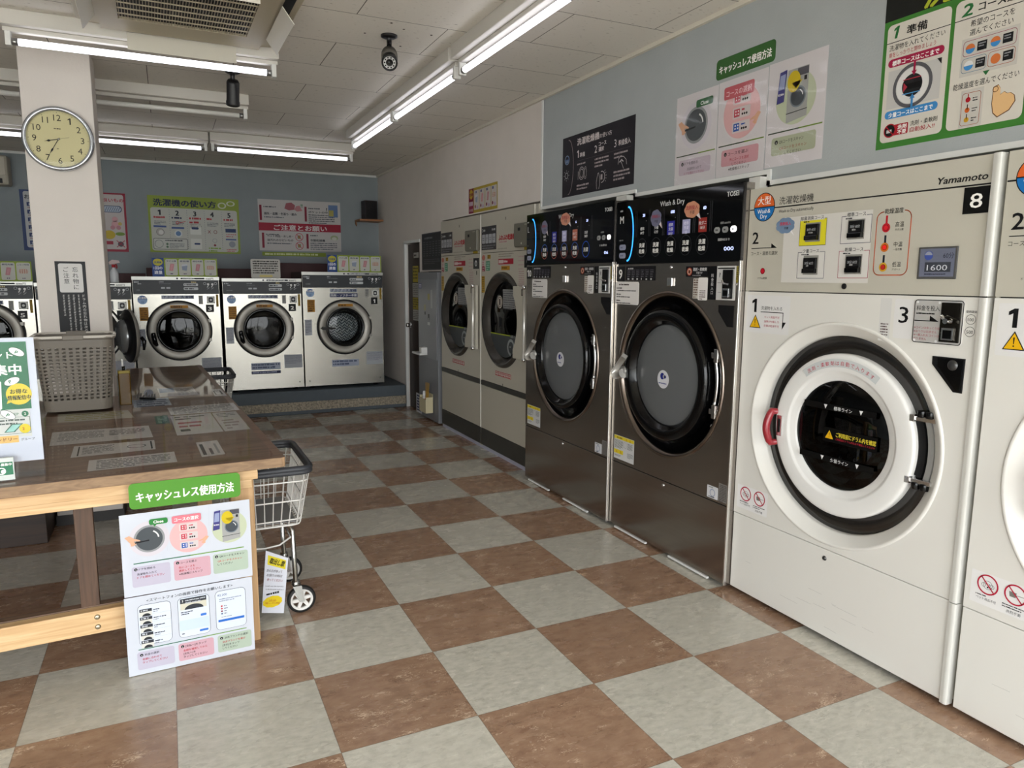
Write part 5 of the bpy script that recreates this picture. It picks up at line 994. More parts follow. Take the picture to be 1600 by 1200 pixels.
# green course poster
g = sheet(0.92, 1.905, 2.50, 0.588, '#3f7a33'); g.rect(0.588, 2.342, 1.508, 2.50, '#1c1d1b', 1); g.text('洗濯乾燥機の使い方', 0.735, 2.352, 0.105, '#a5b02e', 2, bold=0.03, slant=0.15)
for i, (a, c_) in enumerate(((0.603, 0.836), (0.850, 1.088), (1.102, 1.34))): g.rr(a, 1.926, c_, 2.327, 0.018, '#cdc8be', 2); g.rect(a, 2.2655, c_, 2.268, '#2c2c2c', 3)
g.text('1', 0.624, 2.279, 0.054, '#2b6b3a', 4, bold=0.025, slant=0.2); g.text('準備', 0.678, 2.281, 0.032, '#222222', 4, wd=0.075, bold=0.03)
g.text('洗濯物を入れてください', 0.615, 2.240, 0.022, '#2a2a2a', 4, wd=0.205); g.text('扉をしっかりと閉めましょう', 0.615, 2.218, 0.018, '#a8323e', 4, wd=0.175)
g.rr(0.615, 2.182, 0.822, 2.210, 0.014, '#9c1f44', 4); g.text('標準コースはここまで', 0.632, 2.187, 0.019, WHITE, 5, wd=0.172, bold=0.03)
g.rect(0.619, 2.040, 0.817, 2.170, '#bcbab7', 3); g.ring(0.715, 2.105, 0.062, 0.074, '#56565a', 4, n=40); g.disc(0.715, 2.105, 0.060, '#d5d4d2', 4, n=40); g.disc(0.715, 2.105, 0.038, '#1f2022', 5, n=36); g.rect(0.680, 2.093, 0.748, 2.112, '#101012', 6); g.rect(0.680, 2.126, 0.747, 2.129, '#a33040', 6); g.rect(0.680, 2.078, 0.747, 2.081, '#4f8fc5', 6); g.poly([(0.683, 2.086), (0.683, 2.118), (0.698, 2.102)], '#a33040', 7); g.poly([(0.80, 2.17), (0.816, 2.17), (0.816, 2.15)], '#222222', 5)
g.rect(0.716, 2.150, 0.724, 2.182, '#9c1f44', 8); g.poly([(0.710, 2.152), (0.730, 2.152), (0.720, 2.136)], '#9c1f44', 8); g.rect(0.716, 2.03, 0.724, 2.062, '#3f84bf', 8); g.poly([(0.710, 2.060), (0.730, 2.060), (0.720, 2.076)], '#3f84bf', 8)
g.rr(0.617, 2.006, 0.815, 2.033, 0.013, '#3f84bf', 4); g.text('少量コースはここまで', 0.632, 2.011, 0.018, WHITE, 5, wd=0.166, bold=0.03)
g.rr(0.64, 1.946, 0.712, 1.983, 0.004, '#a31f2c', 4); g.disc(0.642, 1.965, 0.024, '#a31f2c', 5); g.disc(0.642, 1.965, 0.020, '#191919', 6); g.rect(0.63, 1.957, 0.65, 1.968, '#c9c9c9', 7); g.line([(0.628, 1.98), (0.656, 1.95)], 0.004, '#a31f2c', 8); g.text('洗剤', 0.673, 1.966, 0.016, WHITE, 6, wd=0.034, bold=0.03); g.text('不要', 0.673, 1.949, 0.016, WHITE, 6, wd=0.034, bold=0.03)
g.text('洗剤・柔軟剤', 0.720, 1.969, 0.018, '#2a2a2a', 4, wd=0.098, bold=0.01); g.text('自動投入!!', 0.720, 1.948, 0.018, '#a31f2c', 4, wd=0.09, bold=0.01)
g.text('2', 0.872, 2.276, 0.052, '#2b6b3a', 4, wd=0.032, bold=0.035, slant=0.2); g.text('コース選択', 0.925, 2.281, 0.030, '#222222', 4, wd=0.145, bold=0.03)
g.text('希望のコースを', 0.903, 2.239, 0.022, '#2a2a2a', 4, wd=0.135); g.text('選んでください', 0.903, 2.212, 0.022, '#2a2a2a', 4, wd=0.133)
g.rect(0.880, 2.088, 1.058, 2.205, '#bfbbb4', 3); g.frame(0.887, 2.150, 1.050, 2.196, 0.0015, '#9a4a60', 4, r=0.01); g.frame(0.886, 2.099, 0.964, 2.143, 0.0015, '#5d7f96', 4, r=0.01); g.frame(0.970, 2.099, 1.050, 2.143, 0.0015, '#a8604a', 4, r=0.01)
for xx, zz in ((0.910, 2.171), (0.988, 2.172), (0.909, 2.120), (0.993, 2.120)):
    if zz > 2.15: g.disc(xx, zz, 0.015, '#3f84bf', 5); g.disc(xx, zz, 0.015, '#c9703c', 6, a0=0, a1=PI)
    else: g.disc(xx, zz, 0.015, '#c9703c' if xx > 0.95 else '#d5d5d5', 5)
    if zz < 2.15 and xx < 0.95: g.disc(xx, zz, 0.015, '#3f84bf', 6, a0=PI, a1=2*PI)
    g.rect(xx+0.022, zz-0.013, xx+0.052, zz+0.015, '#1b1c1f', 5); g.scrib(xx+0.026, zz+0.010, xx+0.048, 2, 0.004, '#8a8c90', 6)
g.poly([(0.957, 2.091), (0.978, 2.091), (0.9675, 2.077)], '#2b6b3a', 4); g.text('乾燥温度を選んでください', 0.864, 2.052, 0.022, '#2a2a2a', 4, wd=0.205)
g.rect(0.893, 1.925+0.003, 0.966, 2.045, '#bfbbb4', 3); g.frame(0.898, 1.934, 0.958, 2.034, 0.0015, '#a8604a', 4, r=0.008)
for zz, c_ in ((2.013, '#b3202c'), (1.981, '#c9602a'), (1.951, '#c99a2b')): g.disc(0.918, zz, 0.008, c_, 5); g.rect(0.9165, zz, 0.9195, zz+0.018, '#3a2022' if zz < 2 else c_, 5); g.scrib(0.933, zz+0.005, 0.95, 2, 0.004, '#4a4a4a', 5)
q = [(0.995, 2.035), (1.010, 2.040), (1.017, 2.028), (1.018, 2.008), (1.030, 2.015), (1.040, 2.008), (1.050, 2.008), (1.062, 1.998), (1.066, 1.980), (1.050, 1.955), (1.015, 1.940), (1.000, 1.955), (0.994, 1.985)]
g.poly(q, '#6b4b33', 4); cxq = sum(a for a, _ in q)/len(q); czq = sum(b_ for _, b_ in q)/len(q); g.poly([(cxq+(a-cxq)*0.94, czq+(b_-czq)*0.94) for a, b_ in q], '#d8b07e', 5); g.ring(1.003, 2.027, 0.007, 0.009, '#6b4b33', 6, n=16)
place(g, 'wall_poster', 'green framed how-to poster with black header over the white machines', 'poster', XR-0.0005, 0.0)
# black poster
b = sheet(0.806, 1.958, 2.329, 0.258, '#1b181d')
pts = [(0.343+0.060*math.cos(PI/2*k/12)-0.006, 2.140+0.168*math.sin(PI/2*k/12)) for k in range(-12, 13)]; b.line(pts, 0.006, '#8f7f80', 1)
b.disc(0.318, 2.187, 0.026, '#3c5680', 1, n=30); b.ring(0.318, 2.187, 0.026, 0.029, '#93a5bb', 2, n=30); b.disc(0.318, 2.192, 0.018, '#1b181d', 2, a0=0, a1=PI, n=16)
for i in range(3): b.line([(0.30, 2.184-i*0.006), (0.336, 2.184-i*0.006)], 0.0025, '#93a5bb', 3)
b.ring(0.312, 2.092, 0.016, 0.019, '#c9c9c9', 1, n=24)
for k in range(8): a = PI*k/4; b.line([(0.312+0.026*math.cos(a), 2.092+0.026*math.sin(a)), (0.312+0.035*math.cos(a), 2.092+0.035*math.sin(a))], 0.002, '#c9c9c9', 1)
b.text('洗濯乾燥機', 0.442, 2.262, 0.046, '#cfc6c6', 1, wd=0.255, bold=0.025); b.text('の使い方', 0.700, 2.263, 0.030, '#cfc6c6', 1, wd=0.132, bold=0.015)
for x_, n_, tx, w__ in ((0.442, '1', None, 0.02), (0.648, '2', None, 0.038), (0.860, '3', None, 0.038)): b.text(n_, x_, 2.184, 0.062, '#d5cccc', 1)
b.text('準備', 0.476, 2.185, 0.030, '#d5cccc', 1, wd=0.06, bold=0.02); b.text('コース', 0.694, 2.218, 0.028, '#d5cccc', 1, wd=0.082, bold=0.02); b.text('選択', 0.694, 2.187, 0.028, '#d5cccc', 1, wd=0.058, bold=0.02); b.text('料金投入', 0.905, 2.188, 0.034, '#d5cccc', 1, wd=0.118, bold=0.02)
b.rect(0.44, 2.164, 1.03, 2.1655, '#55494f', 1)
for x_, z_, w_, n_ in ((0.444, 2.150, 0.13, 1), (0.652, 2.152, 0.155, 3), (0.86, 2.152, 0.14, 2), (0.444, 2.020, 0.15, 2), (0.86, 2.050, 0.165, 3)): b.scrib(x_, z_, x_+w_, n_, 0.011, '#a29696', 1)
b.ring(0.500, 2.085, 0.036, 0.039, '#c9c0c0', 1, k=0.85); b.ring(0.500, 2.085, 0.024, 0.027, '#c9c0c0', 1, k=0.85); b.ring(0.545, 2.083, 0.034, 0.037, '#c9c0c0', 1, k=0.45); b.ring(0.545, 2.083, 0.024, 0.026, '#c9c0c0', 1, k=0.4); b.line([(0.458, 2.05), (0.458, 2.10)], 0.002, '#c9c0c0', 1)
b.ring(0.735, 2.035, 0.030, 0.034, '#c9c0c0', 1, a0=-PI*0.55, a1=PI*0.6); b.line([(0.68, 1.97), (0.675, 2.01), (0.69, 2.06), (0.70, 2.062), (0.712, 2.03), (0.712, 1.99), (0.705, 1.97)], 0.003, '#c9c0c0', 1); b.rect(0.722, 2.02, 0.742, 2.05, '#a89e9e', 1)
for k in range(5): a = -0.6+0.35*k; b.line([(0.735+0.042*math.cos(a), 2.035+0.042*math.sin(a)), (0.735+0.052*math.cos(a), 2.035+0.052*math.sin(a))], 0.002, '#c9c0c0', 1)
b.line([(0.905, 2.085), (0.91, 2.115), (0.93, 2.125), (0.96, 2.12), (0.985, 2.10), (0.99, 2.075)], 0.003, '#c9c0c0', 1); b.line([(0.93, 2.10), (0.945, 2.08), (0.96, 2.055)], 0.003, '#c9c0c0', 1); b.line([(0.92, 2.095), (0.94, 2.105), (0.955, 2.095)], 0.006, '#c9c0c0', 1)
place(b, 'wall_poster', 'black how-to poster with three numbered steps over machine 10', 'poster', XR-0.0005, 2.0)
# cashless header and three laminated sheets
s = MB(); s.prism(rrpts(0.304, 2.350, 0.668, 2.440, 0.018), -0.0006, 0, ink('#36602f')); s.Y = -0.0008; s.text('キャッシュレス使用方法', 0.325, 2.376, 0.040, WHITE, 1, wd=0.322, bold=0.03); place(s, 'header_sign', 'green rounded header sign above the three laminated sheets on the wall', 'sign', XR-0.0005, 0.6)
m_lam = glassy('lamination', '#ffffff', 0.02, 0.08)
def lam(s, x0, x1, z0, z1):      # wavy clear laminate over a print
    b = len(s.v); nx, nz = 10, 14
    for j in range(nz+1):
        for i in range(nx+1):
            u, v = i/nx, j/nz; s.v.append((x0+(x1-x0)*u, -0.0075-0.0022*math.sin(6.3*v+3*u+x0*9)*math.sin(4*u+2)-0.0015*math.sin(17*v+5*u), z0+(z1-z0)*v))
    for j in range(nz):
        for i in range(nx): a = b+j*(nx+1)+i; s.face((a, a+1, a+nx+2, a+nx+1), m_lam, True)
def step_sheet(i, x0, x1, z0, z1, pic, boxc, head, body, label):
    s = MB(); s.box(x0, x1, -0.0006, 0.0, z0, z1, ink('#c9c4c6')); s.Y = -0.0008; xm = (x0+x1)/2; H = z1-z0; zl = z0+H*0.325
    pic(s, xm, z0+H*0.64, 1.0)
    if i == 1: s.rr(xm-0.115, z1-0.085, xm+0.075, z1-0.030, 0.01, '#b95860', 6); s.text('コースの選択', xm-0.02, z1-0.072, 0.030, '#e8c9cc', 7, al='c', wd=0.16, bold=0.015)
    if i == 0: s.rr(xm+0.0, z1-0.075, xm+0.12, z1-0.04, 0.01, '#2c5a34', 6); s.text('Close', xm+0.06, z1-0.068, 0.024, '#dfe6df', 7, al='c', bold=0.03)
    s.line([(x0+0.015, zl), (x1-0.01, zl)], 0.005, '#2a3a1f' , 2); s.line([(xm+0.03, zl), (x1-0.01, zl)], 0.005, '#6c8a2c', 3)
    s.rr(x0+0.035, z0+0.045, x1-0.035, zl-0.020, 0.012, boxc, 2); s.disc(x0+0.062, zl-0.040, 0.009, '#1d1d1d', 3); s.text(str(i+1), x0+0.062, zl-0.046, 0.011, WHITE, 4, al='c'); s.text(head, x0+0.078, zl-0.047, 0.017, '#2b2628', 3, wd=0.13 if i else 0.10)
    for k, (tx, c_) in enumerate(body): s.text(tx, xm, zl-0.073-k*0.021, 0.0155, c_, 3, al='c')
    place(s, 'laminated_sheet', label, 'poster', XR-0.0005, 0.6, 'laminated sheets under the green header')
    return
step_sheet(0, 0.022, 0.326, 1.905, 2.332, door_pic, '#b7a9b4', 'ドアを閉める', (('洗濯物を入れて', '#33292d'), ('ドアを閉めてください', '#8f3a4a')), 'laminated sheet with a hand closing a round door, left of the three')
step_sheet(1, 0.331, 0.636, 1.908, 2.334, course_pic, '#c4939a', 'コースを選ぶ', (('先にコースを選択', '#a8323e'), ('してください', '#33292d'), ('※乾燥機はスキップ', '#33292d')), 'laminated sheet with a pink circle and course buttons, middle of the three')
step_sheet(2, 0.641, 0.946, 1.912, 2.338, scan_pic, '#a3a890', 'QRコードをスキャン', (('QRコードをスキャン', '#8f3a2a'), ('してください', '#33292d')), 'laminated sheet with a phone and a yellow balloon by a machine, right of the three')
s = MB()
for x0, x1, z0, z1 in ((0.022, 0.326, 1.905, 2.332), (0.331, 0.636, 1.908, 2.334), (0.641, 0.946, 1.912, 2.338)):
    s = MB(); lam(s, x0, x1, z0, z1); place(s, 'clear_laminate', 'crinkled clear laminate film over one of the three sheets beneath the green header', 'film', XR-0.0005, 0.6, 'clear films over the laminated sheets')
# yellow price sheet
s = sheet(0.595, 1.978, 2.183, 0.135, '#a5902c'); s.rect(0.135, 1.978, 0.24, 2.183, '#7d1f38', 1); s.disc(0.19, 2.135, 0.04, '#b99a2f', 2); s.text('乾燥機', 0.19, 2.122, 0.028, '#7d1f38', 3, al='c', bold=0.02); s.rect(0.145, 2.04, 0.23, 2.075, '#b5a0ac', 2); s.text('1回の適量', 0.188, 1.995, 0.024, '#d5c5c9', 2, al='c', wd=0.08)
for k in range(4): x0 = 0.252+k*0.119; s.rr(x0, 2.002, x0+0.110, 2.162, 0.006, '#bcb6b0', 1); s.scrib(x0+0.02, 2.155, x0+0.09, 1, 0.020, '#4b4a78', 2); bag_icon(s, (1, 0, 2, 3)[k], x0+0.055, 2.09, 0.032); s.disc(x0+0.03, 2.028, 0.014, '#7d3048', 3); s.disc(x0+0.075, 2.020, 0.014, '#a890b5', 3)
place(s, 'price_poster', 'small yellow and maroon price sheet above the cream dryers', 'poster', XR-0.0005, 3.5)
# door papers
for (x0, x1, z0, z1, c_, tcol, rows, lb) in ((0.012, 0.20, 1.39, 1.56, '#a5932f', '#4b4420', 4, 'yellow upper notice on the brown door'), (0.0, 0.22, 1.23, 1.38, '#a9a6a0', '#5a5754', 6, 'white notice on the brown door, between two yellow ones'), (0.0, 0.22, 1.10, 1.225, '#a5932f', '#4b4420', 4, 'yellow lower notice on the brown door'), (0.0, 0.22, 0.98, 1.095, '#a9a6a0', '#5a5754', 5, 'white lowest notice on the brown door'), (0.05, 0.22, 1.645, 1.70, '#a9a6a0', '#2a2826', 1, 'narrow white name strip high on the brown door')):
    s = sheet(x1-x0, z0, z1, x0, c_); s.scrib(x0+0.015, z1-0.015, x1-0.015, rows, (z1-z0)/rows*0.42, tcol, 1, gap=0.9); o = place(s, 'door_notice', lb, 'notice', XR+0.0292, 5.06, 'notices on the brown door')

# back wall prints
def back(s, name, label, cat, x, z, group=None, tilt=0):
    o = s.build(name); o.location = (x, YB-0.001, z); o.rotation_euler = (0, tilt, 0); return tag(o, label, cat, group)
s = MB(); W, H = 0.915, 0.60; s.box(0, W, -0.0006, 0, 0, H, ink('#86963a')); s.Y = -0.0008; s.text('洗濯機の使い方', 0.055, 0.500, 0.078, '#1b2345', 1, wd=0.62, bold=0.045); s.ring(0.74, 0.525, 0.022, 0.034, '#c3c6b5', 1, k=1.3); s.ring(0.83, 0.55, 0.018, 0.028, '#c3c6b5', 1, k=1.6); s.rr(0.022, 0.018, W-0.022, 0.475, 0.025, '#b7b8b2', 1)
for k in range(5):
    x0 = 0.03+k*0.175; s.text(str(k+1), x0+0.078, 0.398, 0.072, '#1b1f28', 2, al='c', bold=0.05)
    s.scrib(x0+0.02, 0.385, x0+0.145, 1 if k in (0, 1, 3, 4) else 2, 0.022, '#232c50' if k == 1 else '#a03038', 2); s.scrib(x0+0.025, 0.335 if k != 2 else 0.31, x0+0.14, 3, 0.008, '#5a5e66', 2)
    if k: 
        for j in range(18): s.rect(x0-0.003, 0.04+j*0.024, x0+0.001, 0.05+j*0.024, '#6d7180', 2)
s.rect(0.045, 0.265, 0.17, 0.285, '#41568a', 2); s.disc(0.108, 0.215, 0.036, '#a9a4a0', 2); s.disc(0.115, 0.213, 0.024, '#d0cfcc', 3); s.ring(0.108, 0.215, 0.036, 0.039, '#4b4e58', 3); s.rr(0.035, 0.032, 0.375, 0.150, 0.018, '#1f2126', 2); s.rr(0.039, 0.036, 0.371, 0.146, 0.016, '#bcbdb8', 3); s.ring(0.09, 0.09, 0.038, 0.042, '#5a5e66', 4); s.scrib(0.15, 0.135, 0.34, 1, 0.012, '#3a3d44', 4); s.disc(0.17, 0.09, 0.012, '#55705a', 4); s.disc(0.17, 0.06, 0.012, '#55705a', 4); s.scrib(0.19, 0.10, 0.34, 4, 0.008, '#74777f', 4)
s.ring(0.28, 0.32, 0.010, 0.016, '#b0323c', 3); s.line([(0.295, 0.32), (0.36, 0.335)], 0.006, '#b0323c', 3); s.rect(0.22, 0.255, 0.345, 0.275, '#41568a', 2); s.disc(0.285, 0.205, 0.038, '#c9cdd0', 2); s.disc(0.285, 0.205, 0.026, '#5f7da5', 3)
s.rect(0.405, 0.20, 0.515, 0.31, '#d0d1cc', 2); s.rr(0.42, 0.255, 0.49, 0.28, 0.01, '#2a3c66', 3); s.rect(0.405, 0.045, 0.515, 0.155, '#c9cac5', 2); s.rr(0.44, 0.09, 0.50, 0.11, 0.008, '#2a3c66', 3)
s.line([(0.585, 0.22), (0.61, 0.25)], 0.005, '#7a2630', 3); s.line([(0.585, 0.25), (0.61, 0.22)], 0.005, '#7a2630', 3); s.ring(0.66, 0.235, 0.014, 0.019, '#7a2630', 3); s.ring(0.65, 0.14, 0.02, 0.024, '#8a8d94', 3); s.poly([(0.65, 0.075), (0.665, 0.09), (0.65, 0.105), (0.635, 0.09)], '#7a2630', 3); s.scrib(0.585, 0.065, 0.71, 2, 0.015, '#7a9a3a', 3)
s.rect(0.765, 0.235, 0.875, 0.275, '#2a3c66', 2); s.scrib(0.77, 0.22, 0.875, 2, 0.012, '#b0626a', 2); s.disc(0.83, 0.105, 0.034, '#8a8f98', 2); s.rect(0.765, 0.15, 0.875, 0.165, '#41568a', 2); s.scrib(0.77, 0.05, 0.875, 2, 0.009, '#b0323c', 2)
back(s, 'wall_poster', 'lime green five-step washer poster on the back wall above washer 3', 'poster', -1.893, 1.692, tilt=0.004)
s = MB(); W, H = 0.93, 0.575; s.box(0, W, -0.0006, 0, 0, H, ink('#b9b5b5')); s.Y = -0.0008; s.rect(0, 0.225, W, 0.315, '#962036', 1); s.text('ご注意とお願い', W/2, 0.238, 0.066, '#d6cfd0', 2, al='c', wd=0.60, bold=0.03)
for x0, z0 in ((0.015, 0.34), (0.515, 0.34), (0.03, 0.03), (0.525, 0.03)): s.rect(x0, z0, x0+0.025, z0+0.17, '#7d2033', 1); s.scrib(x0+0.045, z0+0.16, x0+0.20, 1, 0.014, '#55585f', 1)
s.text('損失・盗難・色落ち・縮み', 0.065, 0.405, 0.032, '#2a2d36', 1, wd=0.36, bold=0.03); s.scrib(0.065, 0.385, 0.43, 1, 0.014, '#5d6068', 1); s.text('ポケットの中', 0.56, 0.44, 0.028, '#2a2d36', 1, wd=0.22, bold=0.03); s.scrib(0.56, 0.425, 0.86, 5, 0.012, '#4d5058', 1)
s.text('ペット用品・おしめ・', 0.085, 0.155, 0.028, '#2a2d36', 1, wd=0.29, bold=0.03); s.text('油汚れのひどいもの', 0.085, 0.110, 0.028, '#2a2d36', 1, wd=0.29, bold=0.03); s.scrib(0.085, 0.09, 0.37, 1, 0.014, '#5d6068', 1); s.text('衣類乾燥機', 0.57, 0.115, 0.030, '#2a2d36', 1, wd=0.17, bold=0.03); s.scrib(0.57, 0.10, 0.88, 4, 0.012, '#5d6068', 1)
for zz in (0.16, 0.06): no_sign(s, 0.445, zz, 0.045, 1); s.rect(0.425, zz-0.02, 0.46, zz+0.02, '#8a7f55', 2)
s.poly([(0.29, 0.48), (0.31, 0.54), (0.37, 0.55), (0.41, 0.52), (0.40, 0.47), (0.34, 0.46)], '#93535c', 2); s.poly([(0.40, 0.47), (0.42, 0.51), (0.46, 0.52), (0.49, 0.46), (0.43, 0.45)], '#b0787e', 3); s.text('!!', 0.475, 0.50, 0.05, '#3c7a4a', 3, bold=0.03); s.text('?', 0.765, 0.47, 0.05, '#22242a', 3, bold=0.04); s.rect(0.79, 0.40, 0.90, 0.54, '#5f77a0', 2); s.rect(0.795, 0.41, 0.85, 0.48, '#a59c5a', 3); s.disc(0.85, 0.16, 0.045, '#9aa381', 2, rz=0.03); s.disc(0.85, 0.15, 0.03, '#c3c3b8', 3, rz=0.02)
back(s, 'wall_poster', 'white caution poster with a crimson band on the back wall above washer 2', 'poster', -0.770, 1.735, tilt=-0.003)
s = MB(); s.box(0, 0.72, -0.0006, 0, 0, 0.045, ink('#7f8f35')); s.Y = -0.0008; s.scrib(0.03, 0.034, 0.66, 1, 0.022, '#c5cc9a', 1); back(s, 'wall_strip', 'thin green strip of print under the white caution poster', 'sign', -0.745, 1.675)
s = MB(); W, H = 0.50, 0.60; s.box(0, W, -0.0006, 0, 0, H, ink('#33436e')); s.Y = -0.0008; s.rr(0.03, 0.03, W-0.03, H-0.015, 0.02, '#b3b5b8', 1); s.text('お洗濯', 0.04, 0.515, 0.045, '#22262e', 2, wd=0.17, bold=0.03)
for i, tx in enumerate(('毛布', 'かけ', '羽毛', 'こた', 'カー', 'カー')): zz = 0.44-i*0.076; s.rect(0.055, zz, 0.22, zz+0.038, '#2c3a66', 2); s.text(tx, 0.07, zz+0.005, 0.028, '#cdd0d8', 3, bold=0.03); s.scrib(0.06, zz-0.010, 0.22, 1, 0.008, '#8a5a62', 2)
back(s, 'wall_poster', 'navy framed poster on the back wall, left of the column', 'poster', -3.034, 1.685)
s = MB(); W, H = 0.47, 0.605; s.box(0, W, -0.0006, 0, 0, H, ink('#8f2338')); s.Y = -0.0008; s.rr(0.02, 0.025, W-0.02, H-0.015, 0.02, '#b7b0b0', 1); s.text('が良いもの', 0.45, 0.515, 0.042, '#a3263a', 2, al='r', wd=0.24, bold=0.03)
s.rr(0.25, 0.405, 0.43, 0.475, 0.03, '#3c4a68', 2); s.rr(0.258, 0.412, 0.422, 0.468, 0.026, '#a9b3c4', 3)
for k in range(7): s.line([(0.275+k*0.02, 0.42), (0.295+k*0.02, 0.46)], 0.005, '#3c4a68', 4)
s.disc(0.36, 0.335, 0.028, '#c99aa0', 2); s.disc(0.36, 0.285, 0.035, '#c99aa0', 2); s.disc(0.335, 0.25, 0.022, '#b5808a', 3); s.disc(0.39, 0.25, 0.022, '#b5808a', 3); s.disc(0.405, 0.29, 0.018, '#b5a05c', 3)
s.disc(0.30, 0.175, 0.055, '#b09a2c', 2, rz=0.045); s.disc(0.40, 0.185, 0.045, '#6f8a3a', 2, rz=0.018); s.rect(0.25, 0.075, 0.33, 0.11, '#8f2338', 2); s.line([(0.365, 0.05), (0.435, 0.115)], 0.007, '#8f2338', 4); s.line([(0.365, 0.115), (0.435, 0.05)], 0.007, '#8f2338', 4); s.disc(0.40, 0.08, 0.028, '#4a4550', 2)
back(s, 'wall_poster', 'crimson framed poster with toy and fruit pictures, right of the column', 'poster', -2.568, 1.688)
# wall air conditioner at the far left of the back wall
a = thing('wall_air_conditioner', 'beige wall-mounted air conditioner high on the back wall at the left edge', 'air conditioner', (-3.90, YB-0.002, 2.30))
b = MB(); b.prism([(0, 0), (0.82, 0), (0.82, 0.28), (0, 0.28)], -0.20, 0, M('aircon_cream', '#a8a192', 0.45)); b.build('body', a, bevel=0.02)
b = MB(); b.box(0.02, 0.80, -0.206, -0.198, 0.09, 0.265, M('aircon_front', '#b3ac9d', 0.4)); b.build('front_panel', a, bevel=0.006); b = MB(); b.box(0.05, 0.77, -0.205, -0.199, 0.015, 0.06, m_acd); b.build('air_slot', a)
# corner shelf with speaker
sh = thing('corner_shelf', 'small wooden shelf in the back right corner holding a dark speaker', 'shelf', (0.33, 6.05, 2.095))
MB().box(0, 0.285, 0, 0.245, 0, 0.022, M('shelf_wood', '#96643a', 0.5, var=(10, 0.2, (0.3, 3, 1)))).build('board', sh, bevel=0.002); b = MB(); b.prism([(0, 0), (0.012, 0), (0.012, -0.05), (0, -0.02)], 0.19, 0.24, M('shelf_wood')); b.build('bracket', sh)
sp = thing('speaker', 'dark maroon box speaker standing on the corner shelf', 'speaker', (0.405, 6.07, 2.118), 0.12)
MB().box(0, 0.15, 0, 0.14, 0, 0.215, M('speaker_dark', '#1f1315', 0.5)).build('cabinet', sp, bevel=0.004); MB().box(0.008, 0.142, -0.004, 0, 0.01, 0.205, M('speaker_cloth', '#121012', 0.9)).build('grille', sp)
# ================================================================ TABLE AND WHAT STANDS ON IT
def wood_mat(name, c0, c1, scale=6, stretch=(0.25, 6, 6), rough=0.5, coat=0.0, planks=None):
    m = bpy.data.materials.new(name); m.use_nodes = True; nt = m.node_tree; N = nt.nodes; Lk = nt.links; b = N['Principled BSDF']; b.inputs['Roughness'].default_value = rough; setin(b, 'Coat Weight', coat); setin(b, 'Coat Roughness', 0.05)
    tc = N.new('ShaderNodeTexCoord'); mp = N.new('ShaderNodeMapping'); mp.inputs['Scale'].default_value = stretch; Lk.new(tc.outputs['Object'], mp.inputs[0])
    nz = N.new('ShaderNodeTexNoise'); nz.inputs['Scale'].default_value = scale; nz.inputs['Detail'].default_value = 6; nz.inputs['Distortion'].default_value = 1.2; Lk.new(mp.outputs[0], nz.inputs['Vector'])
    rp = N.new('ShaderNodeValToRGB'); rp.color_ramp.elements[0].position = 0.3; rp.color_ramp.elements[0].color = (*hexc(c0), 1); rp.color_ramp.elements[1].position = 0.7; rp.color_ramp.elements[1].color = (*hexc(c1), 1); Lk.new(nz.outputs['Fac'], rp.inputs[0])
    last = rp.outputs[0]
    if planks:
        br = N.new('ShaderNodeTexBrick'); br.inputs['Scale'].default_value = 1; br.inputs['Brick Width'].default_value = planks[0]; br.inputs['Row Height'].default_value = planks[1]; br.inputs['Mortar Size'].default_value = 0.0008
        br.inputs['Color1'].default_value = (0.75, 0.72, 0.70, 1); br.inputs['Color2'].default_value = (1, 1, 1, 1); br.inputs['Mortar'].default_value = (0.45, 0.4, 0.35, 1); Lk.new(tc.outputs['Object'], br.inputs['Vector'])
        mx = N.new('ShaderNodeMix'); mx.data_type = 'RGBA'; mx.blend_type = 'MULTIPLY'; mx.inputs[0].default_value = 0.8; Lk.new(last, mx.inputs[6]); Lk.new(br.outputs['Color'], mx.inputs[7]); last = mx.outputs[2]
    Lk.new(last, b.inputs['Base Color']); return m
m_top = wood_mat('laminated_wood_top', '#62483a', '#846753', 5, (1.0, 5, 5), 0.4, planks=(0.5, 0.045))
m_edge = wood_mat('laminated_edge', '#96785a', '#bb9c77', 7, (2, 8, 8), 0.5, planks=(0.16, 0.2))
m_pine = wood_mat('pine_timber', '#bc9567', '#d9b98c', 5, (0.5, 9, 9), 0.55); m_pinev = wood_mat('pine_timber_upright', '#b08a5e', '#cba67a', 5, (9, 9, 0.6), 0.55)
TA = math.radians(3.0)
tb = thing('table', 'long wooden work table built round the column, covered with clear vinyl and papers', 'table', (-1.375, 0.32, 0), TA)
# local: near right corner of the top at the origin, x to the right, y to the back
outline = [(-1.75, 0.0), (-0.015, 0.0), (-0.004, 0.004), (0.0, 0.015), (0.0, 3.27), (-0.515, 3.27), (-0.515, 1.885), (-1.75, 1.885)]
b = MB(); b.prismz(outline, 0.712, 0.75, m_edge)
for k_, f in enumerate(b.f):
    if all(abs(b.v[i][2]-0.75) < 1e-6 for i in f): b.mi[k_] = b.mid(m_top)
b.build('table_top', tb, bevel=0.002)
b = MB(); b.box(-1.75, -0.10, 0.035, 0.075, 0.668, 0.710, m_pine).box(-1.75, -0.12, 0.050, 0.085, 0.632, 0.668, m_pine); b.build('apron', tb, bevel=0.002)
b = MB(); b.box(-1.75, -0.52, 1.82, 1.86, 0.635, 0.710, m_pine).box(-0.50, -0.05, 3.20, 3.24, 0.635, 0.710, m_pine).box(-0.505, -0.465, 1.9, 3.19, 0.635, 0.710, m_pine); b.build('rear_apron', tb, bevel=0.002)
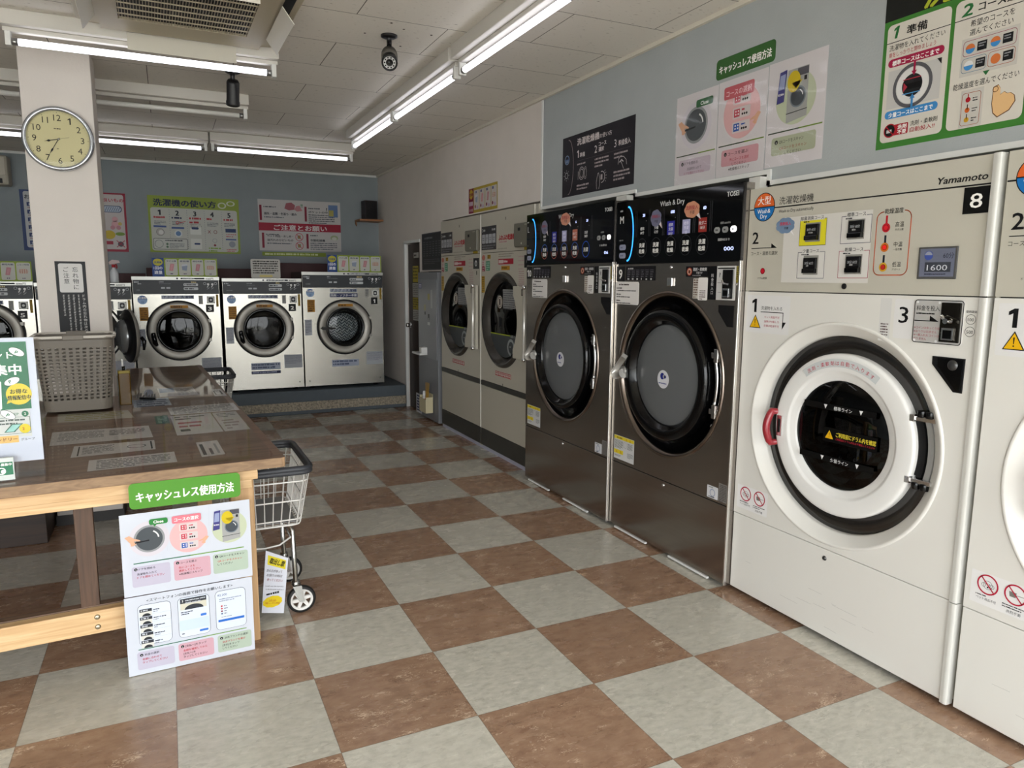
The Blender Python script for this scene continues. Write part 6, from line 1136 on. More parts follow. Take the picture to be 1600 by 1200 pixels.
for (lx, ly, wx, wy, nm) in ((-0.155, 0.085, 0.085, 0.06, 0), (-0.15, 1.80, 0.08, 0.06, 1), (-0.15, 3.14, 0.08, 0.06, 1), (-0.44, 3.14, 0.06, 0.06, 1), (-1.62, 0.085, 0.085, 0.06, 1), (-1.62, 1.76, 0.08, 0.06, 1)):
    MB().box(lx-wx/2, lx+wx/2, ly-wy/2+0.01, ly+wy/2+0.01, 0.0, 0.711, m_pinev).build('leg', tb, bevel=0.003)
MB().box(-0.715, -0.655, 0.115, 0.165, 0.245, 0.711, wood_mat('brown_post', '#3f2c20', '#5c4433', 5, (9, 9, 0.6), 0.6)).build('centre_post', tb, bevel=0.003)
b = MB(); b.box(-1.75, -0.198, 0.066, 0.110, 0.160, 0.245, m_pine)
for zz in (0.185, 0.222): b.lathe([(0, -0.005), (0.008, -0.004), (0.010, 0)], (-0.665, 0.066, zz), M('bolt', '#b0a48c', 0.35, 0.8), n=14)
b.build('lower_rail', tb, bevel=0.003); b = MB(); b.box(-1.75, -0.198, 0.1125, 0.150, 0.215, 0.248, wood_mat('brown_batten', '#5a4636', '#786050', 5, (0.5, 9, 9), 0.6)); b.build('batten', tb)
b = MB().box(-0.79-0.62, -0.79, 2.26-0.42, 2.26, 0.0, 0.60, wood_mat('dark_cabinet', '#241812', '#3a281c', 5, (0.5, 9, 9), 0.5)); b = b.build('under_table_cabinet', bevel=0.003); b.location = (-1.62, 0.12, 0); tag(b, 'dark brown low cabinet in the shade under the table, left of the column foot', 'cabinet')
# clear vinyl cover
v = MB(); v.v = [(-1.74, 0.02, 0.752), (-0.035, 0.02, 0.752), (-0.035, 3.22, 0.752), (-0.505, 3.22, 0.752), (-0.505, 1.88, 0.752), (-1.74, 1.88, 0.752)]; v.face(range(6), glassy('clear_vinyl', '#fbfaf6', 0.02, 0.04)); v = v.build('vinyl_cover'); v.location = (-1.375, 0.32, 0); v.rotation_euler = (0, 0, TA); tag(v, 'glossy clear vinyl sheet lying over the table top and its papers', 'table cover')
# papers under the vinyl (local table frame: x right, y back); printed faces look up
def paper(pts, label, draw=None, col='#b9b7ba', name='paper_notice'):
    s = MB(); a = sum(pts[i][0]*pts[(i+1) % len(pts)][1]-pts[(i+1) % len(pts)][0]*pts[i][1] for i in range(len(pts)))
    if a < 0: pts = pts[::-1]
    b0 = len(s.v); s.v += [(x, y, 0.7506) for x, y in pts]; s.face(range(len(pts)), ink(col))
    if draw: 
        k0 = len(s.v); draw(s)
        for i in range(k0, len(s.v)): x, y, z = s.v[i]; s.v[i] = (x, z, 0.7506-y*0.25)
    o = s.build(name); o.location = (-1.375, 0.32, 0); o.rotation_euler = (0, 0, TA); tag(o, label, 'paper', 'paper notices on the table')
paper([(-0.81, 0.61), (-0.434, 0.61), (-0.443, 0.885), (-0.82, 0.905)], 'wide white paper strip in front of the laundry basket', lambda s: (s.scrib(-0.79, 0.86, -0.62, 7, 0.014, '#6a6a70', 1), s.scrib(-0.60, 0.84, -0.46, 4, 0.016, '#6a6a70', 1)))
paper([(-0.724, 0.35), (-0.434, 0.36), (-0.432, 0.542), (-0.722, 0.559)], 'white paper strip with black end bars, middle of the three strips', lambda s: (s.rect(-0.705, 0.37, -0.700, 0.54, '#222222', 1), s.rect(-0.449, 0.38, -0.443, 0.53, '#222222', 1), s.scrib(-0.69, 0.53, -0.58, 7, 0.011, '#66666c', 1), s.ring(-0.50, 0.455, 0.03, 0.035, '#66666c', 1)))
paper([(-0.661, 0.10), (-0.372, 0.104), (-0.372, 0.284), (-0.661, 0.273)], 'white paper strip nearest the front edge of the table', lambda s: (s.scrib(-0.635, 0.255, -0.39, 6, 0.013, '#57575d', 1),))
paper([(-0.284, 0.14), (-0.199, 0.15), (-0.199, 0.422), (-0.282, 0.413)], 'small white paper with sideways writing near the table corner', lambda s: (s.rect(-0.275, 0.17, -0.262, 0.37, '#3a3a3f', 1), s.rect(-0.247, 0.17, -0.236, 0.28, '#55555b', 1), s.rect(-0.222, 0.18, -0.213, 0.36, '#8a8a90', 1)))
paper([(-0.341, 0.594), (-0.153, 0.594), (-0.156, 1.085), (-0.341, 1.085)], 'large white notice with red printing, in the middle of the table', lambda s: (s.scrib(-0.325, 1.05, -0.18, 2, 0.03, '#55555b', 1), s.scrib(-0.32, 0.90, -0.19, 2, 0.045, '#a0505a', 1), s.scrib(-0.32, 0.72, -0.18, 1, 0.05, '#3a3a3f', 1)))
paper([(-0.147, 0.594), (-0.040, 0.594), (-0.036, 1.085), (-0.150, 1.085)], 'white notice next to the large red printed one, at the table edge', lambda s: (s.scrib(-0.135, 1.05, -0.05, 3, 0.02, '#66666c', 1), s.scrib(-0.13, 0.88, -0.06, 4, 0.035, '#8a7a80', 1)))
paper([(-0.335, 1.118), (-0.012, 1.116), (-0.012, 1.36), (-0.341, 1.345)], 'long white notice behind the large red printed one', lambda s: (s.scrib(-0.32, 1.33, -0.03, 6, 0.018, '#6a6a70', 1),))
paper([(-0.41, 0.90), (-0.352, 0.90), (-0.352, 1.12), (-0.41, 1.12)], 'dark green printed slip beside the large red printed notice', lambda s: (s.scrib(-0.40, 1.10, -0.36, 5, 0.02, '#8aa896', 1),), col='#3c6650')
paper([(-0.492, 1.42), (-0.314, 1.43), (-0.318, 1.71), (-0.503, 1.69)], 'pale blue paper with bold writing right of the amber bottle', lambda s: (s.scrib(-0.48, 1.66, -0.33, 4, 0.035, '#3d4c6c', 1),), col='#9aa5b8')
paper([(-0.815, 1.14), (-0.497, 1.126), (-0.522, 1.36), (-0.831, 1.385)], 'colourful paper half under the laundry basket', lambda s: (s.scrib(-0.79, 1.34, -0.54, 4, 0.025, '#8f8a50', 1),), col='#a9a79e')
paper([(-0.356, 1.74), (-0.154, 1.74), (-0.159, 2.10), (-0.359, 2.09)], 'white form with blue corner, toward the far end of the table', lambda s: (s.rect(-0.35, 1.9, -0.27, 2.08, '#5d77a5', 1), s.scrib(-0.26, 2.05, -0.17, 6, 0.025, '#74747a', 1)))
paper([(-0.077, 1.625), (-0.012, 1.625), (-0.012, 1.918), (-0.067, 1.918)], 'small white card with a black square mark at the far table edge', lambda s: (s.frame(-0.062, 1.70, -0.028, 1.84, 0.008, '#1a1a1a', 1),))
# laundry basket
bk = thing('laundry_basket', 'greige plastic laundry basket with slotted sides and white handles on the table', 'basket', (-2.19, 1.78, 0.7525), TA)
m_bk = M('basket_greige', '#716a60', 0.5); m_bkw = M('basket_white', '#c5bfb5', 0.45)
def ring_pts(hw, hd, r, z, n=8):
    return [(x, y, z) for x, y in rrpts(-hw, -hd, hw, hd, r, n)]
b = MB(); HW0, HD0, HW1, HD1, H_ = 0.145, 0.125, 0.172, 0.150, 0.375
def bpt(u, h, out=0.0):         # u: fraction round the perimeter, h: 0..1 height
    f = h; hw, hd, r = HW0+(HW1-HW0)*f, HD0+(HD1-HD0)*f, 0.05
    p = rrpts(-hw-out, -hd-out, hw+out, hd+out, r, 8); N_ = len(p)
    # arc-length parametrised
    L_ = [0]
    for i in range(N_): a, c_ = p[i], p[(i+1) % N_]; L_.append(L_[-1]+math.hypot(c_[0]-a[0], c_[1]-a[1]))
    t = (u % 1.0)*L_[-1]
    for i in range(N_):
        if L_[i+1] >= t: k = (t-L_[i])/max(L_[i+1]-L_[i], 1e-9); a, c_ = p[i], p[(i+1) % N_]; return (a[0]+(c_[0]-a[0])*k, a[1]+(c_[1]-a[1])*k, 0.012+h*(H_-0.012))
    return (*p[0], h*H_)
NU, NV = 40, 15
cache = {}
def vid(u2, v2):
    key = (u2 % (NU*4), v2)
    if key not in cache: cache[key] = len(b.v); b.v.append(bpt(key[0]/(NU*4), v2/100))
    return cache[key]
# grid lattice: wall strips between slots
zs = [0, 14]+[14+i*72/NV for i in range(1, NV)]+[86, 100]
rows = [0.0, 14.0]; 
vs = [0.0, 13.0]
for i in range(NV): z0 = 13+i*4.95; vs += [z0+2.3, z0+4.95]
vs += [93.0, 100.0]
for iu in range(NU):
    cols_ = [iu*4, iu*4+0.9, iu*4+2, iu*4+3.1, iu*4+4]
    for iv in range(len(vs)-1):
        slot_row = 2 <= iv < len(vs)-2 and iv % 2 == 0
        for c_ in range(4):
            if slot_row and c_ in (1, 2): continue
            if iv in (1,) : pass
            b.face((vid(cols_[c_], vs[iv]), vid(cols_[c_+1], vs[iv]), vid(cols_[c_+1], vs[iv+1]), vid(cols_[c_], vs[iv+1])), m_bk, False)
bot = [bpt(i/NU, 0) for i in range(NU)]; i0 = len(b.v); b.v += bot; b.face([i0+i for i in range(NU)][::-1], m_bk)
o = b.build('body', bk); md = o.modifiers.new('s', 'SOLIDIFY'); md.thickness = 0.003; md.offset = 0
b = MB(); pts = [bpt(i/72, 1.0, 0.004) for i in range(72)]; b.tube(pts, 0.008, m_bk, n=8, closed=True); b.build('rim', bk)
for sgn in (-1, 1):
    b = MB(); pts = []
    for i in range(13):
        a = PI*i/12; pts.append((HW1*1.03*math.cos(a)*0.98, sgn*(0.0+HD1*0.98*math.sin(a)**0.5), H_+0.010))
    q = []
    for i in range(25):
        u = (i/24)*0.5-0.0; p = bpt((0.5 if sgn > 0 else 0.0)+0.0, 1.0)
    hw, hd = HW1+0.006, HD1+0.006
    loop = [(hw, sgn*0.02), (hw, sgn*(hd-0.05)), (hw-0.015, sgn*(hd-0.015)), (hw-0.05, sgn*hd), (0.05, sgn*hd), (0.045, sgn*hd), (-0.045, sgn*hd), (-hw+0.05, sgn*hd), (-hw+0.015, sgn*(hd-0.015)), (-hw, sgn*(hd-0.05)), (-hw, sgn*0.02)]
    b.tube([(x, y, H_+0.006) for x, y in loop], 0.0075, m_bkw, n=8); hd_ = b.build('handle', bk)
    g_ = MB(); g_.box(-0.045, 0.045, sgn*hd-0.010, sgn*hd+0.010, H_-0.008, H_+0.017, m_bk); g_.build('handle_grip', hd_, bevel=0.004)
# amber pump bottle
bo = thing('pump_bottle', 'square amber pump bottle right of the laundry basket', 'bottle', (-1.985, 1.845, 0.7525), 0.1)
b = MB(); b.prismz(rrpts(-0.029, -0.024, 0.029, 0.024, 0.006, 3), 0, 0.168, glassy('amber_liquid', '#b98a22', 0.01, 0.1, opac=0.85, ocol='#5f4510', graz=0.3)); b.prismz(rrpts(-0.029, -0.024, 0.029, 0.024, 0.006, 3), 0.168, 0.183, M('amber_top', '#8f7d2c', 0.3, spec=0.2)); b.build('body', bo, bevel=0.002)
b = MB(); b.tube([(0, 0, 0.183), (0, 0, 0.205)], 0.008, m_black, n=12); b.tube([(-0.004, 0, 0.205), (-0.004, 0, 0.238)], 0.0055, m_trim, n=10); b.tube([(-0.004, 0, 0.238), (-0.006, -0.03, 0.242)], 0.005, m_trim, n=10); b.build('pump', bo)
# crumpled clear wrapper behind the bottle
b = MB(); random.seed(3); pts = []
for k in range(7):
    b.tube([(0.0+k*0.016, 0.02*random.random(), 0.003), (0.012+k*0.016, 0.01, 0.018+0.022*random.random()), (0.02+k*0.017, -0.01, 0.004)], 0.0035, M('wrapper_grey', '#8b8987', 0.25, 0.2), n=6)
b.box(0.03, 0.12, -0.012, 0.0, 0.0, 0.012, m_blackmat); o = b.build('cable_tie_bundle'); o.location = (-1.945, 2.0, 0.7525); o.rotation_euler = (0, 0, -0.5); tag(o, 'small tangle of grey strap and black clip behind the amber bottle', 'strap')
# standing members poster in acrylic frame, cut by the left edge
st = thing('poster_stand', 'green and white membership poster in an acrylic stand at the left edge of the table', 'poster stand', (-2.165, 0.39, 0.7525), TA)
s = MB(); s.box(-0.42, 0.0, 0.0, 0.004, 0.055, 0.475, ink('#b9bfcc')); s.Y = -0.0005
s.rect(-0.42, 0.14, -0.028, 0.462, '#b9bcb9', 1); s.rect(-0.42, 0.235, -0.022, 0.462, '#14603f', 2)
s.text('アカウント', -0.062, 0.408, 0.026, WHITE, 3, al='r', wd=0.145, bold=0.02); s.text('友だち募集中', -0.042, 0.355, 0.038, WHITE, 3, al='r', wd=0.245, bold=0.035)
for (cx_, cz_, r_) in ((-0.050, 0.428, -0.5), (-0.070, 0.330, 0.4), (-0.090, 0.218, -0.6)):
    pts = lambda R1, R2: [(cx_+R1*math.cos(a)*math.cos(r_)-R2*math.sin(a)*math.sin(r_), cz_+R1*math.cos(a)*math.sin(r_)+R2*math.sin(a)*math.cos(r_)) for a in [2*PI*k/24 for k in range(24)]]
    s.poly(pts(0.024, 0.013), '#17251f', 3); s.poly(pts(0.0225, 0.0115), '#d9dcda', 4); s.text('P', cx_-0.003, cz_-0.006, 0.016, '#14603f', 5, al='c', bold=0.04, rot=r_)
s.disc(-0.054, 0.286, 0.036, '#c7b52c', 4, n=30); s.poly([(-0.085, 0.27), (-0.09, 0.255), (-0.07, 0.262)], '#c7b52c', 4); s.text('お得な', -0.054, 0.289, 0.017, '#20302a', 5, al='c', bold=0.03); s.text('情報配信中', -0.054, 0.268, 0.017, '#20302a', 5, al='c', wd=0.064, bold=0.03)
s.text('STEP', -0.073, 0.214, 0.013, '#14603f', 3, al='c'); s.disc(-0.042, 0.2185, 0.010, '#14603f', 3); s.text('2', -0.042, 0.214, 0.012, WHITE, 4, al='c'); s.frame(-0.30, 0.152, -0.030, 0.208, 0.0012, '#3f5f50', 3); s.scrib(-0.12, 0.202, -0.042, 2, 0.006, '#3c4a44', 4)
s.poly([(-0.105, 0.158), (-0.075, 0.158), (-0.050, 0.186), (-0.082, 0.186)], '#2c5a4a', 4); s.poly([(-0.100, 0.160), (-0.078, 0.160), (-0.056, 0.183), (-0.080, 0.183)], '#8fc0b8', 5); s.disc(-0.046, 0.168, 0.016, '#c7b52c', 6); s.text('2', -0.050, 0.163, 0.013, '#a8442c', 7, al='c', bold=0.03)
s.rect(-0.30, 0.122, -0.066, 0.146, '#c9a55e', 3); s.text('コインランドリー', -0.070, 0.129, 0.014, '#7a3c20', 4, al='r', wd=0.115, bold=0.02); s.text('グループ', -0.060, 0.127, 0.010, '#3c3c3c', 3)
s.poly([(-0.16, 0.28), (-0.118, 0.335), (-0.100, 0.33), (-0.104, 0.24), (-0.125, 0.225)], '#d9dcda', 4)
s.build('poster', st)
b = MB(); b.box(-0.422, 0.002, -0.0045, -0.0030, 0.0, 0.478, glassy('acrylic', '#ffffff', 0.0, 0.02)); b.prismz([(-0.422, -0.0045), (0.002, -0.0045), (0.002, 0.07), (-0.422, 0.07)], 0.0, 0.002, glassy('acrylic')); b.build('acrylic_holder', st)
bf = thing('leaflet_holder', 'small clear holder with green leaflets in front of the membership poster', 'leaflet holder', (-2.245, 0.345, 0.7527), TA)
b = MB(); b.box(-0.11, 0.0, 0.0, 0.012, 0.004, 0.080, ink('#c5cbc8')); b.Y = -0.0004; b.rect(-0.108, 0.022, -0.003, 0.066, '#1f6e4c', 1); b.text('友だち募集中', -0.006, 0.054, 0.010, WHITE, 2, al='r', wd=0.06, bold=0.03); b.ring(-0.035, 0.036, 0.009, 0.012, WHITE, 2); b.disc(-0.030, 0.034, 0.007, WHITE, 2); b.build('leaflets', bf)
b = MB(); b.box(-0.114, 0.010, -0.004, -0.0025, 0.0, 0.092, glassy('acrylic')); b.box(-0.114, 0.010, -0.004, 0.022, 0.0, 0.002, glassy('acrylic')); b.box(-0.114, 0.010, 0.0205, 0.022, 0.002, 0.092, glassy('acrylic')); b.build('holder', bf)
# signs fixed to the table front (local table frame)
def tsign(s, name, label, x, z, yy=-0.004, rot=0.0, cat='sign', group=None):
    o = s.build(name); o.location = (-1.375+x*math.cos(TA)-yy*math.sin(TA), 0.32+x*math.sin(TA)+yy*math.cos(TA), z); o.rotation_euler = (0, rot, TA); return tag(o, label, cat, group)
s = MB(); s.prism(rrpts(0, 0, 0.368, 0.093, 0.016), -0.0008, 0, ink('#4f8a2f', 0.3)); s.Y = -0.001; s.text('キャッシュレス使用方法', 0.022, 0.026, 0.040, WHITE, 1, wd=0.322, bold=0.03); tsign(s, 'header_sign', 'green rounded header sign on the front edge of the table', -0.538, 0.621, -0.002, 0.006)
def phone(s, x, z, W, H): s.rr(x, z, x+W, z+H, 0.016, '#3a3d44', 2); s.rr(x+0.0012, z+0.0012, x+W-0.0012, z+H-0.0012, 0.015, '#c9d0de', 3)
s = MB(); W, H = 0.432, 0.302; s.box(0, W, -0.0008, 0, 0, H, ink('#bfc3cc', 0.35)); s.Y = -0.001
door_pic(s, 0.090, 0.205, 0.58); s.rr(0.092, 0.255, 0.152, 0.276, 0.007, '#2f7a3c', 7); s.text('Close', 0.122, 0.260, 0.014, WHITE, 8, al='c', bold=0.03); s.poly([(0.105, 0.257), (0.118, 0.257), (0.108, 0.247)], '#2f7a3c', 7)
course_pic(s, 0.218, 0.196, 0.55); s.rr(0.165, 0.248, 0.262, 0.276, 0.006, '#cf7480', 7); s.text('コースの選択', 0.213, 0.256, 0.015, WHITE, 8, al='c', wd=0.08, bold=0.02)
scan_pic(s, 0.358, 0.212, 0.58); s.rect(0.145, 0.15, 0.1456, 0.30, '#b7b9c2', 1); s.rect(0.288, 0.15, 0.2886, 0.30, '#b7b9c2', 1)
s.rect(0.035, 0.118, 0.405, 0.1215, '#2c6a4a', 2); s.rect(0.22, 0.118, 0.405, 0.1215, '#6f9a3c', 3)
for i, (x0, c_, hd_, ls) in enumerate(((0.028, '#b2adbd', 'ドアを閉める', (('洗濯物を入れて', '#3a3438'), ('ドアを閉めてください', '#a81c2a'))), (0.163, '#c09aa4', 'コースを選ぶ', (('先にコースを', '#a81c2a'), ('選択してください', '#a81c2a'), ('※乾燥機はスキップ', '#3a3438'))), (0.295, '#a5b3a3', 'QRコードをスキャン', (('QRコードをスキャン', '#b8423e'), ('してください', '#3a3438'))))):
    s.rr(x0, 0.032, x0+0.123, 0.108, 0.008, c_, 2); s.disc(x0+0.013, 0.098, 0.0055, '#22262a', 3, n=16); s.text(str(i+1), x0+0.013, 0.0945, 0.007, WHITE, 4, al='c'); s.text(hd_, x0+0.022, 0.0935, 0.0095, '#2b2b30', 3, bold=0.012)
    for k, (tx, cc) in enumerate(ls): s.text(tx, x0+0.016, 0.076-k*0.0125, 0.0092, cc, 3, bold=0.012)
tsign(s, 'instruction_sheet', 'upper laminated instruction sheet with three pictures, hung on the table front', -0.574, 0.304, -0.006, 0.004)
s = MB(); W, H = 0.432, 0.297; s.box(0, W, -0.0008, 0, 0, H, ink('#bfc3cc', 0.35)); s.Y = -0.001; s.text('<スマートフォンの画面で操作をお願いします>', W/2, 0.272, 0.013, '#2a2d34', 2, al='c', wd=0.29, bold=0.01)
for i, x0 in enumerate((0.040, 0.170, 0.298)): phone(s, x0, 0.108, 0.108, 0.155)
for k in range(5): z0 = 0.236-k*0.030; s.rect(0.046, z0, 0.086, z0+0.011, '#33363b', 4); s.scrib(0.05, z0+0.009, 0.084, 1, 0.006, '#b5b8be', 5); s.rect(0.046, z0-0.017, 0.086, z0, '#c9c7c0', 4); s.disc(0.068, z0-0.017, 0.014, '#2a2c30', 5, a0=0, a1=PI, n=12, rz=0.011); s.scrib(0.09, z0+0.005, 0.135, 1, 0.004, '#3a3d44', 4); s.scrib(0.09, z0-0.003, 0.11, 1, 0.003, '#74777f', 4); s.rect(0.086, z0-0.012, 0.146, z0-0.0115, '#9aa0ad', 4)
s.rect(0.179, 0.215, 0.268, 0.258, '#33363b', 4); s.rect(0.179, 0.215, 0.268, 0.240, '#c3bfae', 5); s.disc(0.225, 0.215, 0.032, '#33363b', 6, a0=0, a1=PI, rz=0.018); s.text('3', 0.187, 0.246, 0.011, WHITE, 6, al='c'); s.scrib(0.196, 0.253, 0.264, 2, 0.005, '#a9acb2', 6); s.scrib(0.18, 0.208, 0.22, 2, 0.004, '#3a3d44', 4); s.rr(0.246, 0.180, 0.266, 0.189, 0.003, '#3a6fc0', 4); s.rr(0.240, 0.120, 0.270, 0.128, 0.003, '#3a6fc0', 4); s.rect(0.174, 0.135, 0.274, 0.175, '#bccbe4', 4); s.scrib(0.18, 0.125, 0.196, 1, 0.004, '#3a3d44', 4)
s.text('¥2,200', 0.306, 0.242, 0.012, '#4a5a78', 4, wd=0.034); s.scrib(0.312, 0.232, 0.39, 2, 0.004, '#8890a0', 4)
for k in range(4): s.disc(0.320, 0.202-k*0.010, 0.0035, ('#b8423e', '#b8423e', '#7a3040', '#5a6a8a')[k], 4, n=8); s.scrib(0.328, 0.204-k*0.010, 0.345, 1, 0.004, '#6a6f7c', 4)
s.scrib(0.318, 0.160, 0.37, 1, 0.003, '#6a6f7c', 4); s.rect(0.306, 0.140, 0.398, 0.149, '#2f66b8', 4)
s.rect(0.035, 0.094, 0.405, 0.0970, '#2c6a4a', 2); s.rect(0.25, 0.094, 0.405, 0.0970, '#6f9a3c', 3)
for i, (x0, c_, hd_, ls) in enumerate(((0.030, '#b2adbd', '料金の選択', (('金額に合わせて', '#a81c2a'), ('タップしてください', '#a81c2a'))), (0.165, '#c09aa4', '[支払へ]をタップ', (('金額を確認してから', '#a81c2a'), ('[支払へ]を', '#3a3438'), ('タップしてください', '#3a3438'))), (0.300, '#a5b3a3', '決済ブランドの選択', (('決済ブランドを選び', '#a81c2a'), ('[支払]をタップ', '#3a3438'), ('してください', '#3a3438'))))):
    s.rr(x0, 0.018, x0+0.121, 0.086, 0.008, c_, 2); s.disc(x0+0.014, 0.074, 0.0055, '#22262a', 3, n=16); s.text(str(i+4), x0+0.014, 0.0705, 0.007, WHITE, 4, al='c'); s.text(hd_, x0+0.024, 0.070, 0.0095, '#2b2b30', 3, bold=0.012)
    for k, (tx, cc) in enumerate(ls): s.text(tx, x0+0.016, 0.054-k*0.0125, 0.0092, cc, 3, bold=0.012)
tsign(s, 'instruction_sheet', 'lower laminated instruction sheet with phone screens, reaching the floor', -0.578, 0.003, -0.004, 0.004)

# ---------------------------------------------------------------- column things
ck = thing('wall_clock', 'round silver wall clock with cream dial on the column', 'clock', (-2.236, cy0, 2.165))
b = MB(); b.lathe([(0.164, 0.0), (0.170, -0.012), (0.169, -0.028), (0.160, -0.036), (0.150, -0.034), (0.146, -0.022)], (0, 0, 0), M('clock_rim', '#b9bcc0', 0.25, 0.8), n=72); b.build('rim', ck)
s = MB(); s.Y = -0.012; s.disc(0, 0, 0.150, M('clock_dial', '#b9b184', 0.5), 0, n=64)
for h_ in range(1, 13): a = PI/2-h_*PI/6; s.text(str(h_), 0.112*math.cos(a), 0.112*math.sin(a)-0.016, 0.046, '#2a2622', 1, al='c', bold=0.0)
for mk in range(60): a = 2*PI*mk/60; s.disc(0.139*math.cos(a), 0.139*math.sin(a), 0.0022 if mk % 5 == 0 else 0.0009, '#4a4436', 1, n=6)
s.scrib(-0.018, 0.058, 0.018, 1, 0.006, '#3a352c', 1); s.scrib(-0.012, -0.048, 0.012, 1, 0.004, '#6a6452', 1); s.build('dial', ck)
def clock_hand(ang, L_, w_, nm, yy):
    b = MB(); c_, s_ = math.cos(ang), math.sin(ang); P = lambda r, t: (r*c_-t*s_, r*s_+t*c_)
    b.prism([P(-0.008, -0.002), P(L_*0.55, -0.0016), P(L_*0.68, -w_), P(L_*0.80, -0.0016), P(L_, 0), P(L_*0.80, 0.0016), P(L_*0.68, w_), P(L_*0.55, 0.0016), P(-0.008, 0.002)], yy-0.001, yy, ink('#16181c')); b.build(nm, ck)
clock_hand(PI/2-(8+35/60)*PI/6, 0.070, 0.006, 'hour_hand', -0.016); clock_hand(PI/2-35*PI/30, 0.100, 0.005, 'minute_hand', -0.018)
b = MB(); b.tube([(0, -0.020, -0.0), (0.05, -0.020, 0.012)], 0.0008, ink('#8a8672'), n=5); b.lathe([(0, -0.022), (0.005, -0.021), (0.005, -0.012)], (0, 0, 0), m_chrome, n=14); b.build('second_hand', ck)
b = MB(); b.lathe([(0.149, -0.026), (0.09, -0.029), (0, -0.030)], (0, 0, 0), glassy('clock_glass', '#ffffff', 0.0, 0.02), n=56); b.build('glass', ck)
s = MB(); s.box(-0.0735, 0.0735, -0.0010, 0, -0.50, 0.0, ink('#1d1e20')); s.Y = -0.0012; s.rr(-0.058, -0.172, 0.057, -0.012, 0.010, '#c5c3c0', 1); s.vtext('忘れ物に', 0.022, -0.030, 0.030, '#1d1e20', 2, bold=0.008, step=1.08); s.vtext('ご注意', -0.022, -0.030, 0.030, '#1d1e20', 2, bold=0.008, step=1.08)
s.vtext('ドラム内の忘れ物は次の方', 0.054, -0.182, 0.018, '#cfcdca', 2)
for i, xx in enumerate((0.030, 0.006, -0.018, -0.042)):
    z = -0.184
    while z > (-0.46 if i < 3 else -0.30): hh = random.choice((0.010, 0.013)); w2 = random.uniform(0.003, 0.007); s.rect(xx-w2, z-hh, xx+w2*0.6, z-hh*0.65, '#b5b3b0', 2); s.rect(xx-0.002, z-hh*0.8, xx+0.001, z, '#a5a3a0', 2); s.rect(xx-0.005, z-hh*0.3, xx+w2, z-hh*0.12, '#a5a3a0', 2); z -= hh+0.004
s = s.build('column_notice'); s.location = (-2.232, cy0-0.0005, 1.512); tag(s, 'tall black notice with a white box of vertical writing on the column', 'notice')

